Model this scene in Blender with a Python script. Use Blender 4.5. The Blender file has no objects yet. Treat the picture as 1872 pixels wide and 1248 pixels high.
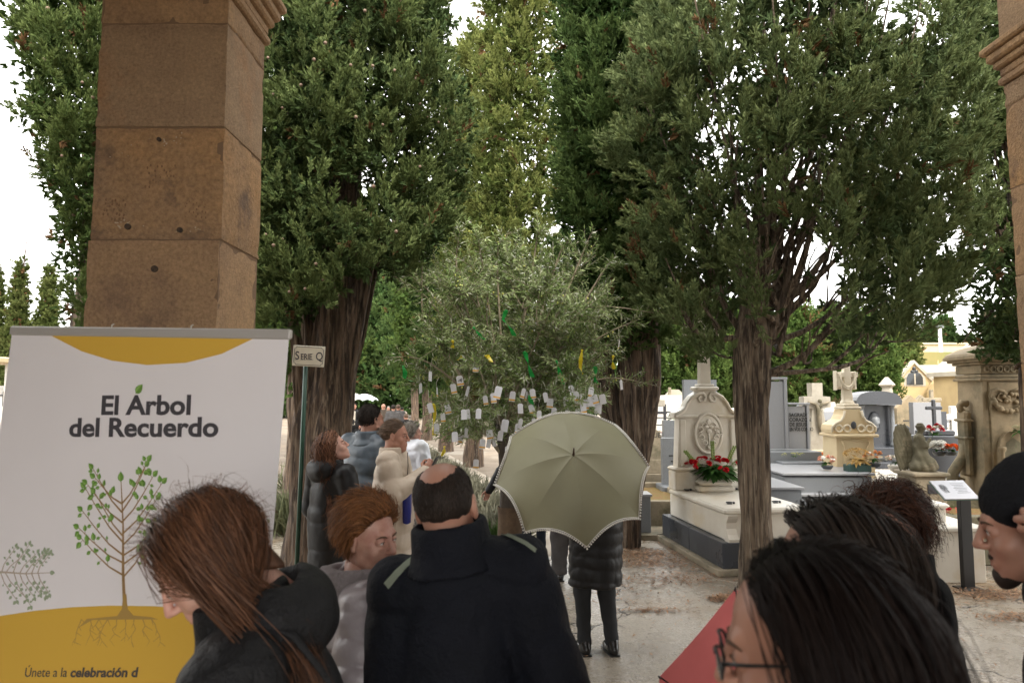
import bpy, math, random
import numpy as np
from mathutils import Vector, Matrix, noise as mnoise

random.seed(7)
RNG = np.random.default_rng(11)
sc = bpy.context.scene
COL = sc.collection
R = math.radians

# ------------------------------------------------------------------ camera, sky, sun, exposure
FPX = 1248.0
PITCH = math.atan(101 / FPX)
CAMZ = 1.82
cam_d = bpy.data.cameras.new("camera")
cam = bpy.data.objects.new("camera", cam_d)
COL.objects.link(cam)
cam.location = (0, 0, CAMZ)
cam.rotation_euler = (math.pi / 2 + PITCH, 0, 0)
cam_d.lens = 24
cam_d.sensor_width = 36
cam_d.clip_start = 0.05
cam_d.clip_end = 1500
cam_d.dof.use_dof = True
cam_d.dof.focus_distance = 5.6
cam_d.dof.aperture_fstop = 4.5
sc.camera = cam

world = bpy.data.worlds.new("World")
sc.world = world
world.use_nodes = True
wn = world.node_tree
wn.nodes.clear()
w_out = wn.nodes.new("ShaderNodeOutputWorld")
w_bg = wn.nodes.new("ShaderNodeBackground")
w_sky = wn.nodes.new("ShaderNodeTexSky")
w_hs = wn.nodes.new("ShaderNodeHueSaturation")
w_sky.sky_type = 'NISHITA'
w_sky.sun_disc = False
SUN_EL, SUN_AZ = R(50), R(160)       # high, veiled by cloud
w_sky.sun_elevation = SUN_EL
w_sky.sun_rotation = SUN_AZ
w_sky.dust_density = 4.0
w_sky.air_density = 1.2
w_hs.inputs['Saturation'].default_value = 0.12
w_bg.inputs['Strength'].default_value = 0.15
wn.links.new(w_sky.outputs[0], w_hs.inputs['Color'])
w_mx = wn.nodes.new("ShaderNodeMix"); w_mx.data_type = 'RGBA'      # an even cloud deck over the sky
w_mx.inputs[0].default_value = 0.8
w_mx.inputs[7].default_value = (9.9, 9.8, 9.5, 1)
wn.links.new(w_hs.outputs[0], w_mx.inputs[6])
wn.links.new(w_mx.outputs[2], w_bg.inputs['Color'])
wn.links.new(w_bg.outputs[0], w_out.inputs['Surface'])

sun_d = bpy.data.lights.new("sun", 'SUN')
sun = bpy.data.objects.new("sun", sun_d)
COL.objects.link(sun)
sun_d.energy = 1.5
sun_d.angle = R(14)
sun_d.color = (1.0, 0.93, 0.82)
SUN_DIR = Vector((math.sin(SUN_AZ) * math.cos(SUN_EL), math.cos(SUN_AZ) * math.cos(SUN_EL), math.sin(SUN_EL)))
sun.rotation_euler = SUN_DIR.to_track_quat('Z', 'Y').to_euler()

sc.view_settings.view_transform = 'Standard'
sc.view_settings.look = 'None'
sc.view_settings.gamma = 1.0
sc.view_settings.use_curve_mapping = False
sc.view_settings.exposure = 1.72
sc.render.film_transparent = False
try:
    sc.cycles.max_bounces = 6
    sc.cycles.diffuse_bounces = 3
    sc.cycles.glossy_bounces = 2
    sc.cycles.transparent_max_bounces = 6
    sc.cycles.transmission_bounces = 3
    sc.cycles.use_denoising = True
    sc.cycles.sample_clamp_indirect = 6
except Exception:
    pass

# ------------------------------------------------------------------ photo pixel -> place
def W(px, py, Y):
    u = (px - 936) / FPX
    v = (624 - py) / FPX
    t = Y / (math.cos(PITCH) - v * math.sin(PITCH))
    return Vector((u * t, Y, CAMZ + t * (math.sin(PITCH) + v * math.cos(PITCH))))

def G(px, py, z=0.0):
    u = (px - 936) / FPX
    v = (624 - py) / FPX
    dz = math.sin(PITCH) + v * math.cos(PITCH)
    t = (z - CAMZ) / dz
    return Vector((u * t, t * (math.cos(PITCH) - v * math.sin(PITCH)), z))

def proj(P):
    """numpy points (N,3) -> photo pixels"""
    dy = P[:, 1]; dz = P[:, 2] - CAMZ
    d = dy * math.cos(PITCH) + dz * math.sin(PITCH)
    up = -dy * math.sin(PITCH) + dz * math.cos(PITCH)
    d = np.maximum(d, 0.05)
    return 936 + FPX * P[:, 0] / d, 624 - FPX * up / d

# ------------------------------------------------------------------ objects
def tag(o, label=None, cat=None, group=None, kind=None):
    if label: o['label'] = label
    if cat: o['category'] = cat
    if group: o['group'] = group
    if kind: o['kind'] = kind
    return o

def thing(name, label, cat, loc=(0, 0, 0), rz=0.0, group=None):
    o = bpy.data.objects.new(name, None)
    COL.objects.link(o)
    o.empty_display_size = 0.1
    o.location = loc
    o.rotation_euler = (0, 0, rz)
    return tag(o, label, cat, group)

def link(name, me, mat=None, parent=None):
    o = bpy.data.objects.new(name, me)
    COL.objects.link(o)
    if mat is not None and not me.materials:
        me.materials.append(mat)
    if parent is not None:
        o.parent = parent
    return o

def np_mesh(name, V, F, smooth=False, col=None):
    """V (n,3), F (m,k) uniform polygons"""
    V = np.asarray(V, dtype=np.float32); F = np.asarray(F, dtype=np.int32)
    me = bpy.data.meshes.new(name)
    k = F.shape[1]
    me.vertices.add(len(V)); me.vertices.foreach_set('co', V.ravel())
    me.loops.add(F.size); me.loops.foreach_set('vertex_index', F.ravel())
    me.polygons.add(len(F))
    me.polygons.foreach_set('loop_start', np.arange(0, F.size, k, dtype=np.int32))
    if smooth:
        me.polygons.foreach_set('use_smooth', np.ones(len(F), dtype=bool))
    if col is not None:
        a = me.color_attributes.new('Col', 'FLOAT_COLOR', 'POINT')
        c = np.ones((len(V), 4), dtype=np.float32); c[:, :3] = col
        a.data.foreach_set('color', c.ravel())
    me.update(calc_edges=True)
    return me

def np_obj(name, V, F, mat, parent=None, smooth=False, col=None):
    return link(name, np_mesh(name, V, F, smooth, col), mat, parent)

def copy_tree(o, parent=None):
    c = o.copy(); COL.objects.link(c)
    if parent is not None: c.parent = parent
    for ch in list(o.children): copy_tree(ch, c)
    return c

class MB:
    """collects faces for ONE mesh"""
    def __init__(s):
        s.v = []; s.f = []; s.sm = []
        s.M = Matrix.Identity(4)
    def _add(s, vs, fs, smooth=False):
        b = len(s.v)
        s.v += [tuple(s.M @ Vector(p)) for p in vs]
        s.f += [tuple(i + b for i in f) for f in fs]
        s.sm += [smooth] * len(fs)
        return s
    def box(s, c, d, rz=0, ch=0.0, R3=None):
        """centre, full dims; ch = chamfer on all vertical & top edges"""
        hx, hy, hz = d[0] / 2, d[1] / 2, d[2] / 2
        c = Vector(c)
        m = R3 if R3 is not None else Matrix.Rotation(rz, 3, 'Z')
        if ch <= 0:
            q = [(-hx, -hy, -hz), (hx, -hy, -hz), (hx, hy, -hz), (-hx, hy, -hz), (-hx, -hy, hz), (hx, -hy, hz), (hx, hy, hz), (-hx, hy, hz)]
            f = [(0, 3, 2, 1), (4, 5, 6, 7), (0, 1, 5, 4), (1, 2, 6, 5), (2, 3, 7, 6), (3, 0, 4, 7)]
            return s._add([c + m @ Vector(p) for p in q], f)
        ch = min(ch, hx * .9, hy * .9, hz * .9)
        def ring(ix, iy, z):
            a, b = hx - ix, hy - iy
            k = ch
            return [(-a + k, -b, z), (a - k, -b, z), (a, -b + k, z), (a, b - k, z), (a - k, b, z), (-a + k, b, z), (-a, b - k, z), (-a, -b + k, z)]
        rs = [ring(ch, ch, -hz), ring(0, 0, -hz + ch), ring(0, 0, hz - ch), ring(ch, ch, hz)]
        vs = [c + m @ Vector(p) for r in rs for p in r]
        f = [tuple(range(7, -1, -1)), tuple(range(24, 32))]
        for k in range(3):
            for i in range(8):
                j = (i + 1) % 8
                f.append((k * 8 + i, k * 8 + j, k * 8 + 8 + j, k * 8 + 8 + i))
        return s._add(vs, f)
    def prism(s, poly, y0, y1, axis='Y'):
        """2D outline (x,z) extruded along Y (or outline (x,y) along Z)"""
        n = len(poly)
        area = sum(poly[i][0] * poly[(i + 1) % n][1] - poly[(i + 1) % n][0] * poly[i][1] for i in range(n))
        if area < 0: poly = poly[::-1]
        if axis == 'Y':
            vs = [(p[0], y0, p[1]) for p in poly] + [(p[0], y1, p[1]) for p in poly]
            f = [tuple(range(n)), tuple(range(2 * n - 1, n - 1, -1))]
            for i in range(n):
                j = (i + 1) % n
                f.append((j, i, n + i, n + j))
        else:
            vs = [(p[0], p[1], y0) for p in poly] + [(p[0], p[1], y1) for p in poly]
            f = [tuple(range(n - 1, -1, -1)), tuple(range(n, 2 * n))]
            for i in range(n):
                j = (i + 1) % n
                f.append((i, j, n + j, n + i))
        return s._add(vs, f)
    def lathe(s, prof, c=(0, 0, 0), n=24, sx=1, sy=1, smooth=True, square=False):
        """prof: list (r,z) bottom to top"""
        vs = []; f = []
        for r, z in prof:
            for i in range(n):
                a = 2 * math.pi * i / n
                if square:
                    a += math.pi / 4
                    rr = r * math.sqrt(2)
                else: rr = r
                vs.append((c[0] + rr * math.cos(a) * sx, c[1] + rr * math.sin(a) * sy, c[2] + z))
        for k in range(len(prof) - 1):
            for i in range(n):
                j = (i + 1) % n
                f.append((k * n + i, k * n + j, k * n + n + j, k * n + n + i))
        f.append(tuple(range(n - 1, -1, -1)))
        f.append(tuple(range((len(prof) - 1) * n, len(prof) * n)))
        return s._add(vs, f, smooth)
    def tube(s, pts, rad, n=8, smooth=True, flat=1.0):
        pts = [Vector(p) for p in pts]
        if not hasattr(rad, '__len__'): rad = [rad] * len(pts)
        vs = []; f = []
        up = None
        for k, p in enumerate(pts):
            t = (pts[min(k + 1, len(pts) - 1)] - pts[max(k - 1, 0)])
            if t.length < 1e-9: t = Vector((0, 0, 1))
            t.normalize()
            if up is None:
                up = t.orthogonal().normalized()
            up = (up - t * up.dot(t))
            up = up.normalized() if up.length > 1e-6 else t.orthogonal().normalized()
            w = t.cross(up)
            for i in range(n):
                a = 2 * math.pi * i / n
                vs.append(p + up * math.cos(a) * rad[k] + w * math.sin(a) * rad[k] * flat)
        for k in range(len(pts) - 1):
            for i in range(n):
                j = (i + 1) % n
                f.append((k * n + i, k * n + j, k * n + n + j, k * n + n + i))
        f.append(tuple(range(n - 1, -1, -1)))
        f.append(tuple(range((len(pts) - 1) * n, len(pts) * n)))
        return s._add(vs, f, smooth)
    def ball(s, c, r, n=10, m=7, R3=None):
        if not hasattr(r, '__len__'): r = (r, r, r)
        vs = []; f = []
        c = Vector(c)
        for k in range(1, m):
            ph = math.pi * k / m - math.pi / 2
            for i in range(n):
                a = 2 * math.pi * i / n
                p = Vector((r[0] * math.cos(ph) * math.cos(a), r[1] * math.cos(ph) * math.sin(a), r[2] * math.sin(ph)))
                if R3 is not None: p = R3 @ p
                vs.append(c + p)
        for sg in (-1, 1):
            p = Vector((0, 0, r[2] * sg))
            if R3 is not None: p = R3 @ p
            vs.append(c + p)
        B, T = len(vs) - 2, len(vs) - 1
        for k in range(m - 2):
            for i in range(n):
                j = (i + 1) % n
                f.append((k * n + i, k * n + j, k * n + n + j, k * n + n + i))
        for i in range(n):
            j = (i + 1) % n
            f.append((B, j, i)); f.append((T, (m - 2) * n + i, (m - 2) * n + j))
        return s._add(vs, f, True)
    def quad(s, a, b, c, d):
        return s._add([a, b, c, d], [(0, 1, 2, 3)])
    def mesh(s, name):
        me = bpy.data.meshes.new(name)
        me.from_pydata(s.v, [], s.f)
        me.polygons.foreach_set('use_smooth', s.sm)
        me.update()
        return me
    def build(s, name, mat, parent=None):
        return link(name, s.mesh(name), mat, parent)

# ------------------------------------------------------------------ materials
def _n(nt, t, **kw):
    n = nt.nodes.new(t)
    for k, v in kw.items(): setattr(n, k, v)
    return n

def mat(name, col, rough=.6, col2=None, scale=4.0, amt=1.0, bump=0.0, bscale=30.0, bdetail=6, spec=.5, metal=0.0,
        stretch=(1, 1, 1), vcol=False, sheen=0.0, coat=0.0, sss=0.0, rough2=None, rscale=3.0, trans=0.0,
        col3=None, scale3=1.0, thr=(.35, .65), thr3=(.55, .65), bstretch=None, coords='Object', emit=None, bdist=.01, speck=0.0, sscale=150.0):
    m = bpy.data.materials.new(name); m.use_nodes = True
    nt = m.node_tree; nt.nodes.clear()
    out = _n(nt, 'ShaderNodeOutputMaterial'); b = _n(nt, 'ShaderNodeBsdfPrincipled')
    nt.links.new(b.outputs[0], out.inputs[0])
    b.inputs['Roughness'].default_value = rough
    b.inputs['Metallic'].default_value = metal
    b.inputs['Specular IOR Level'].default_value = spec
    b.inputs['Sheen Weight'].default_value = sheen
    b.inputs['Coat Weight'].default_value = coat
    if sss:
        b.inputs['Subsurface Weight'].default_value = sss
        b.inputs['Subsurface Radius'].default_value = (.012, .005, .003)
        b.inputs['Subsurface Scale'].default_value = 1.0
    tc = _n(nt, 'ShaderNodeTexCoord')
    def mapped(st):
        mp = _n(nt, 'ShaderNodeMapping'); mp.inputs['Scale'].default_value = st
        nt.links.new(tc.outputs[coords], mp.inputs[0]); return mp.outputs[0]
    base = mapped(stretch)
    def noise(vec, sc_, det=6, rg=.6):
        n = _n(nt, 'ShaderNodeTexNoise'); n.inputs['Scale'].default_value = sc_; n.inputs['Detail'].default_value = det
        n.inputs['Roughness'].default_value = rg
        nt.links.new(vec, n.inputs['Vector']); return n.outputs['Fac']
    def ramp(x, lo, hi):
        r = _n(nt, 'ShaderNodeMapRange'); r.inputs['From Min'].default_value = lo; r.inputs['From Max'].default_value = hi
        nt.links.new(x, r.inputs['Value']); return r.outputs[0]
    def mix(f, a, c):
        x = _n(nt, 'ShaderNodeMix', data_type='RGBA')
        if hasattr(f, 'links'): nt.links.new(f, x.inputs[0])
        else: x.inputs[0].default_value = f
        for k, q in ((6, a), (7, c)):
            if hasattr(q, 'links'): nt.links.new(q, x.inputs[k])
            else: x.inputs[k].default_value = (*q, 1)
        return x.outputs[2]
    c = (*col,)
    if col2 is not None:
        c = mix(ramp(noise(base, scale), *thr), col, col2)
    if col3 is not None:
        c = mix(ramp(noise(base, scale3, 5, .65), *thr3), c, col3)
    if speck:
        r = _n(nt, 'ShaderNodeMapRange'); r.inputs[1].default_value = .3; r.inputs[2].default_value = .7; r.inputs[3].default_value = 1 - speck; r.inputs[4].default_value = 1 + speck
        nt.links.new(noise(base, sscale, 5, .7), r.inputs[0])
        x = _n(nt, 'ShaderNodeMix', data_type='RGBA', blend_type='MULTIPLY'); x.inputs[0].default_value = 1
        if hasattr(c, 'links'): nt.links.new(c, x.inputs[6])
        else: x.inputs[6].default_value = (*c, 1)
        nt.links.new(r.outputs[0], x.inputs[7]); c = x.outputs[2]
    if vcol:
        a = _n(nt, 'ShaderNodeVertexColor', layer_name='Col')
        x = _n(nt, 'ShaderNodeMix', data_type='RGBA', blend_type='MULTIPLY'); x.inputs[0].default_value = 1
        if hasattr(c, 'links'): nt.links.new(c, x.inputs[6])
        else: x.inputs[6].default_value = (*c, 1)
        nt.links.new(a.outputs[0], x.inputs[7]); c = x.outputs[2]
    if hasattr(c, 'links'): nt.links.new(c, b.inputs['Base Color'])
    else: b.inputs['Base Color'].default_value = (*c, 1)
    if rough2 is not None:
        r = _n(nt, 'ShaderNodeMapRange'); r.inputs['From Min'].default_value = .4; r.inputs['From Max'].default_value = .6
        r.inputs['To Min'].default_value = rough; r.inputs['To Max'].default_value = rough2
        nt.links.new(noise(base, rscale, 4), r.inputs['Value']); nt.links.new(r.outputs[0], b.inputs['Roughness'])
    if bump:
        bp = _n(nt, 'ShaderNodeBump'); bp.inputs['Strength'].default_value = bump; bp.inputs['Distance'].default_value = bdist
        nt.links.new(noise(mapped(bstretch) if bstretch else base, bscale, bdetail, .65), bp.inputs['Height'])
        nt.links.new(bp.outputs[0], b.inputs['Normal'])
    if trans:
        tr = _n(nt, 'ShaderNodeBsdfTranslucent'); ms = _n(nt, 'ShaderNodeMixShader'); ms.inputs[0].default_value = trans
        if hasattr(c, 'links'): nt.links.new(c, tr.inputs[0])
        else: tr.inputs[0].default_value = (*c, 1)
        nt.links.new(b.outputs[0], ms.inputs[1]); nt.links.new(tr.outputs[0], ms.inputs[2]); nt.links.new(ms.outputs[0], out.inputs[0])
    if emit:
        b.inputs['Emission Color'].default_value = (*emit, 1); b.inputs['Emission Strength'].default_value = 1
    return m

# ------------------------------------------------------------------ smooth solids
def smin(a, b, k):
    h = np.clip(.5 + .5 * (b - a) / k, 0, 1)
    return b + (a - b) * h - k * h * (1 - h)
def smax(a, b, k): return -smin(-a, -b, k)
def s_ell(P, c, r, Rm=None):
    q = P - np.asarray(c, dtype=np.float32)
    if Rm is not None: q = q @ Rm
    r = np.asarray(r, dtype=np.float32)
    k0 = np.sqrt(((q / r) ** 2).sum(-1)); k1 = np.sqrt(((q / (r * r)) ** 2).sum(-1)) + 1e-6
    return k0 * (k0 - 1) / k1
def s_cap(P, a, b, ra, rb=None):
    a = np.asarray(a, dtype=np.float32); b = np.asarray(b, dtype=np.float32)
    if rb is None: rb = ra
    ab = b - a; t = np.clip(((P - a) @ ab) / (ab @ ab + 1e-9), 0, 1)
    d = P - a - t[..., None] * ab
    return np.sqrt((d * d).sum(-1)) - (ra + (rb - ra) * t)

def polygonize(f, lo, hi, h):
    lo = np.array(lo, float); hi = np.array(hi, float)
    n = np.maximum(np.ceil((hi - lo) / h).astype(int) + 1, 3)
    ax = [lo[i] + h * np.arange(n[i]) for i in range(3)]
    g = np.stack(np.meshgrid(*ax, indexing='ij'), -1).astype(np.float32)
    v = f(g.reshape(-1, 3)).reshape(n)
    for sl in ((0, slice(None), slice(None)), (-1, slice(None), slice(None)), (slice(None), 0, slice(None)), (slice(None), -1, slice(None)), (slice(None), slice(None), 0), (slice(None), slice(None), -1)):
        v[sl] = np.maximum(v[sl], 1e-4)
    ins = v < 0
    cs = np.zeros(np.array(n) - 1); cp = np.zeros((*(np.array(n) - 1), 3))
    offs = [(0, 0), (0, 1), (1, 0), (1, 1)]
    m = np.array(n) - 1
    for axis in range(3):
        o1, o2 = [a for a in range(3) if a != axis]
        for a, b in offs:
            s0 = [None] * 3; s1 = [None] * 3
            s0[axis] = slice(0, m[axis]); s1[axis] = slice(1, m[axis] + 1)
            for o, q in ((o1, a), (o2, b)):
                s0[o] = slice(q, q + m[o]); s1[o] = slice(q, q + m[o])
            v0 = v[tuple(s0)]; v1 = v[tuple(s1)]
            cr = (v0 < 0) != (v1 < 0)
            t = np.where(cr, v0 / np.where(cr, v0 - v1, 1), 0)
            cs += cr
            cp[..., axis] += np.where(cr, t, 0); cp[..., o1] += cr * a; cp[..., o2] += cr * b
    act = cs > 0
    idx = -np.ones(m, dtype=np.int64); idx[act] = np.arange(act.sum())
    ijk = np.argwhere(act)
    V = lo + h * (ijk + cp[act] / cs[act][:, None])
    F = []
    for axis in range(3):
        o1, o2 = [(1, 2), (2, 0), (0, 1)][axis]
        s0 = [slice(1, n[k] - 1) for k in range(3)]; s0[axis] = slice(0, n[axis] - 1)
        s1 = list(s0); s1[axis] = slice(1, n[axis])
        a = ins[tuple(s0)]; b = ins[tuple(s1)]
        for flip in (False, True):
            w = np.argwhere((a & ~b) if not flip else (~a & b))
            if not len(w): continue
            base = w.copy()
            for k in range(3):
                if k != axis: base[:, k] += 1
            def at(d1, d2):
                q = base.copy(); q[:, o1] -= d1; q[:, o2] -= d2
                return idx[q[:, 0], q[:, 1], q[:, 2]]
            quad = np.stack([at(1, 1), at(0, 1), at(0, 0), at(1, 0)], -1)
            if flip: quad = quad[:, ::-1]
            F.append(quad)
    F = np.concatenate(F)
    F = F[(F >= 0).all(1)]
    return V, F

def relax(V, F, it=1, lam=.5):
    n = len(V)
    e = np.concatenate([F[:, [0, 1]], F[:, [1, 2]], F[:, [2, 3]], F[:, [3, 0]]])
    deg = np.bincount(e.ravel(), minlength=n).astype(float)[:, None]
    for _ in range(it):
        s = np.zeros_like(V)
        for k in range(3):
            s[:, k] = np.bincount(e[:, 0], V[e[:, 1], k], n) + np.bincount(e[:, 1], V[e[:, 0], k], n)
        V = V * (1 - lam) + lam * s / np.maximum(deg, 1)
    return V

def rotm(yaw=0, pitch=0, roll=0):
    """yaw about Z, then pitch about X (positive looks up), roll about Y"""
    return np.array(Matrix.Rotation(yaw, 3, 'Z') @ Matrix.Rotation(pitch, 3, 'X') @ Matrix.Rotation(roll, 3, 'Y'), dtype=np.float32)

_PH = np.random.default_rng(3).uniform(0, 6.28, (24,))
_DR = np.random.default_rng(5).normal(0, 1, (24, 3)); _DR /= np.linalg.norm(_DR, axis=1)[:, None]
def wob(P, f, n=8, off=0):
    """cheap smooth noise, about -1..1"""
    s = 0
    for i in range(n):
        j = (i + off) % 24
        s = s + np.sin((P @ (_DR[j] * f * (1 + .35 * (i % 3))).astype(np.float32)) + _PH[j] + 1.7 * np.sin(P @ (_DR[(j + 7) % 24] * f * .6).astype(np.float32)))
    return s / n * 1.6

# ================================================================== MATERIALS
M = {}
M['sand'] = mat('sandstone', (.47, .30, .16), .88, (.37, .235, .135), 2.2, bump=1.0, bscale=70, bdetail=10, col3=(.20, .125, .085), scale3=3.0, thr3=(.50, .75), bdist=.014, speck=.30, sscale=60)
M['sandc'] = mat('sandstone_ochre', (.46, .27, .125), .88, (.30, .20, .125), 1.4, bump=1.0, bscale=60, bdetail=10, col3=(.17, .11, .075), scale3=4.5, thr3=(.56, .72), bdist=.014, speck=.34, sscale=45)
M['sandb'] = mat('sandstone_grey', (.42, .285, .17), .88, (.33, .22, .135), 3.0, bump=1.0, bscale=80, bdetail=10, col3=(.42, .22, .10), scale3=2.4, thr3=(.5, .75), bdist=.014, speck=.30, sscale=70)
M['mortar'] = mat('mortar', (.22, .14, .085), .9)
M['plaster'] = mat('portico_plaster', (.26, .2, .145), .9, (.21, .16, .115), 1.5, bump=.2)
M['ground'] = mat('earth', (.21, .165, .12), .9, (.13, .10, .07), .8, bump=.7, bscale=35, bdist=.02, col3=(.25, .22, .18), scale3=.3)
M['gravel_path'] = mat('gravel_path', (.30, .25, .19), .8, (.22, .18, .135), 1.2, bump=.6, bscale=60, rough2=.45, rscale=.7, bdist=.012)
M['white_marble'] = mat('white_marble', (.72, .68, .6), .35, (.58, .52, .43), 1.6, bump=.06, bscale=30, col3=(.5, .38, .2), scale3=.9, thr3=(.6, .78))
M['cream_stone'] = mat('cream_stone', (.66, .54, .34), .7, (.58, .45, .27), 2.5, bump=.15, bscale=30)
M['cream_light'] = mat('cream_light', (.7, .63, .5), .7, (.56, .48, .36), 3, bump=.15, bscale=30)
M['old_stone'] = mat('old_stone', (.30, .25, .175), .85, (.18, .15, .105), 4, bump=.5, bscale=26, col3=(.09, .085, .05), scale3=3, thr3=(.5, .68))
M['dark_stone'] = mat('dark_weathered_stone', (.15, .135, .09), .9, (.09, .08, .05), 6, bump=.6, bscale=30, col3=(.22, .19, .13), scale3=5, speck=.25)
M['ornate_stone'] = mat('ornate_stone', (.32, .245, .15), .85, (.21, .165, .10), 3, bump=.4, bscale=30, col3=(.10, .09, .055), scale3=1.6, thr3=(.5, .66))
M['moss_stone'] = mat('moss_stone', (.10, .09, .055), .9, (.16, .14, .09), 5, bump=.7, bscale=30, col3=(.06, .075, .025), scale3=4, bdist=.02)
M['pale_stone'] = mat('pale_stone', (.44, .40, .33), .8, (.31, .275, .22), 5, bump=.4, bscale=30)
M['granite'] = mat('grey_granite', (.19, .20, .215), .3, (.13, .14, .15), 120, bump=.03, bscale=200, rough2=.5, rscale=2)
M['granite_light'] = mat('light_granite', (.28, .285, .30), .3, (.22, .225, .24), 140, bump=.03, bscale=200)
M['granite_dark'] = mat('dark_granite', (.055, .06, .07), .22, (.035, .038, .045), 120, rough2=.45, rscale=1.5)
M['black_metal'] = mat('black_metal', (.012, .012, .013), .35)
M['dark_iron'] = mat('dark_iron', (.03, .03, .035), .5)
M['white_paint'] = mat('white_paint', (.62, .60, .56), .6, (.50, .47, .42), 3, speck=.1, sscale=20)
M['chapel'] = mat('chapel_plaster', (.50, .37, .185), .85, (.40, .29, .145), 1.5, bump=.2)
M['chapel_grey'] = mat('chapel_grey_stone', (.42, .38, .3), .85, (.32, .28, .22), 2)
M['roof_tile'] = mat('roof_tile', (.5, .16, .08), .8, (.4, .12, .07), 4)
M['slate'] = mat('slate_roof', (.2, .19, .17), .7, (.28, .25, .2), 3)
M['far_wall'] = mat('far_wall', (.50, .41, .28), .9, (.44, .35, .23), .5)
M['leaf_litter'] = mat('leaf_litter', (.26, .14, .07), .8, vcol=True)
M['moss'] = mat('moss_bed', (.17, .14, .035), .95, (.22, .11, .04), 8, bump=1, bscale=60, bdist=.03)
M['window'] = mat('dark_glass', (.03, .035, .04), .1)
M['glasspane'] = M['window']
M['engrave'] = mat('engraved_letters', (.03, .03, .03), .6)
M['bark'] = mat('cypress_bark', (.15, .10, .066), .95, (.038, .025, .018), 24, stretch=(1, 1, .07), thr=(.42, .58), bump=1.0, bscale=30, bdetail=9, bdist=.05, col3=(.23, .175, .125), scale3=34, thr3=(.52, .66), speck=.25, sscale=60)
M['bark_grey'] = mat('grey_bark', (.20, .15, .105), .95, (.05, .034, .024), 26, stretch=(1, 1, .07), thr=(.42, .58), bump=1.0, bscale=34, bdetail=9, bdist=.05, col3=(.32, .26, .19), scale3=38, thr3=(.52, .66), speck=.25, sscale=70)
M['twig'] = mat('dark_twig', (.055, .038, .028), .9)
M['olive_bark'] = mat('olive_bark', (.085, .07, .055), .9, (.05, .04, .032), 20, bump=.8, bscale=30, stretch=(1, 1, .4))  # dark upper trunk; shade of the crown is put into this colour
M['olive_twig'] = mat('olive_twig', (.24, .2, .14), .8)
M['burlap'] = mat('trunk_wrap', (.13, .085, .05), .9, (.08, .05, .03), 14, bump=.6, bscale=40)
FOL = lambda n, t=.27, rough=.75: mat(n, (1, 1, 1), rough, vcol=True, trans=t, spec=.12)
M['cypress_leaf'] = FOL('cypress_foliage')
M['olive_leaf'] = FOL('olive_foliage', .2, .5)
M['plant_leaf'] = FOL('plant_foliage', .25)
M['petal'] = mat('petals', (1, 1, 1), .6, vcol=True, trans=.15, spec=.3)

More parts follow.
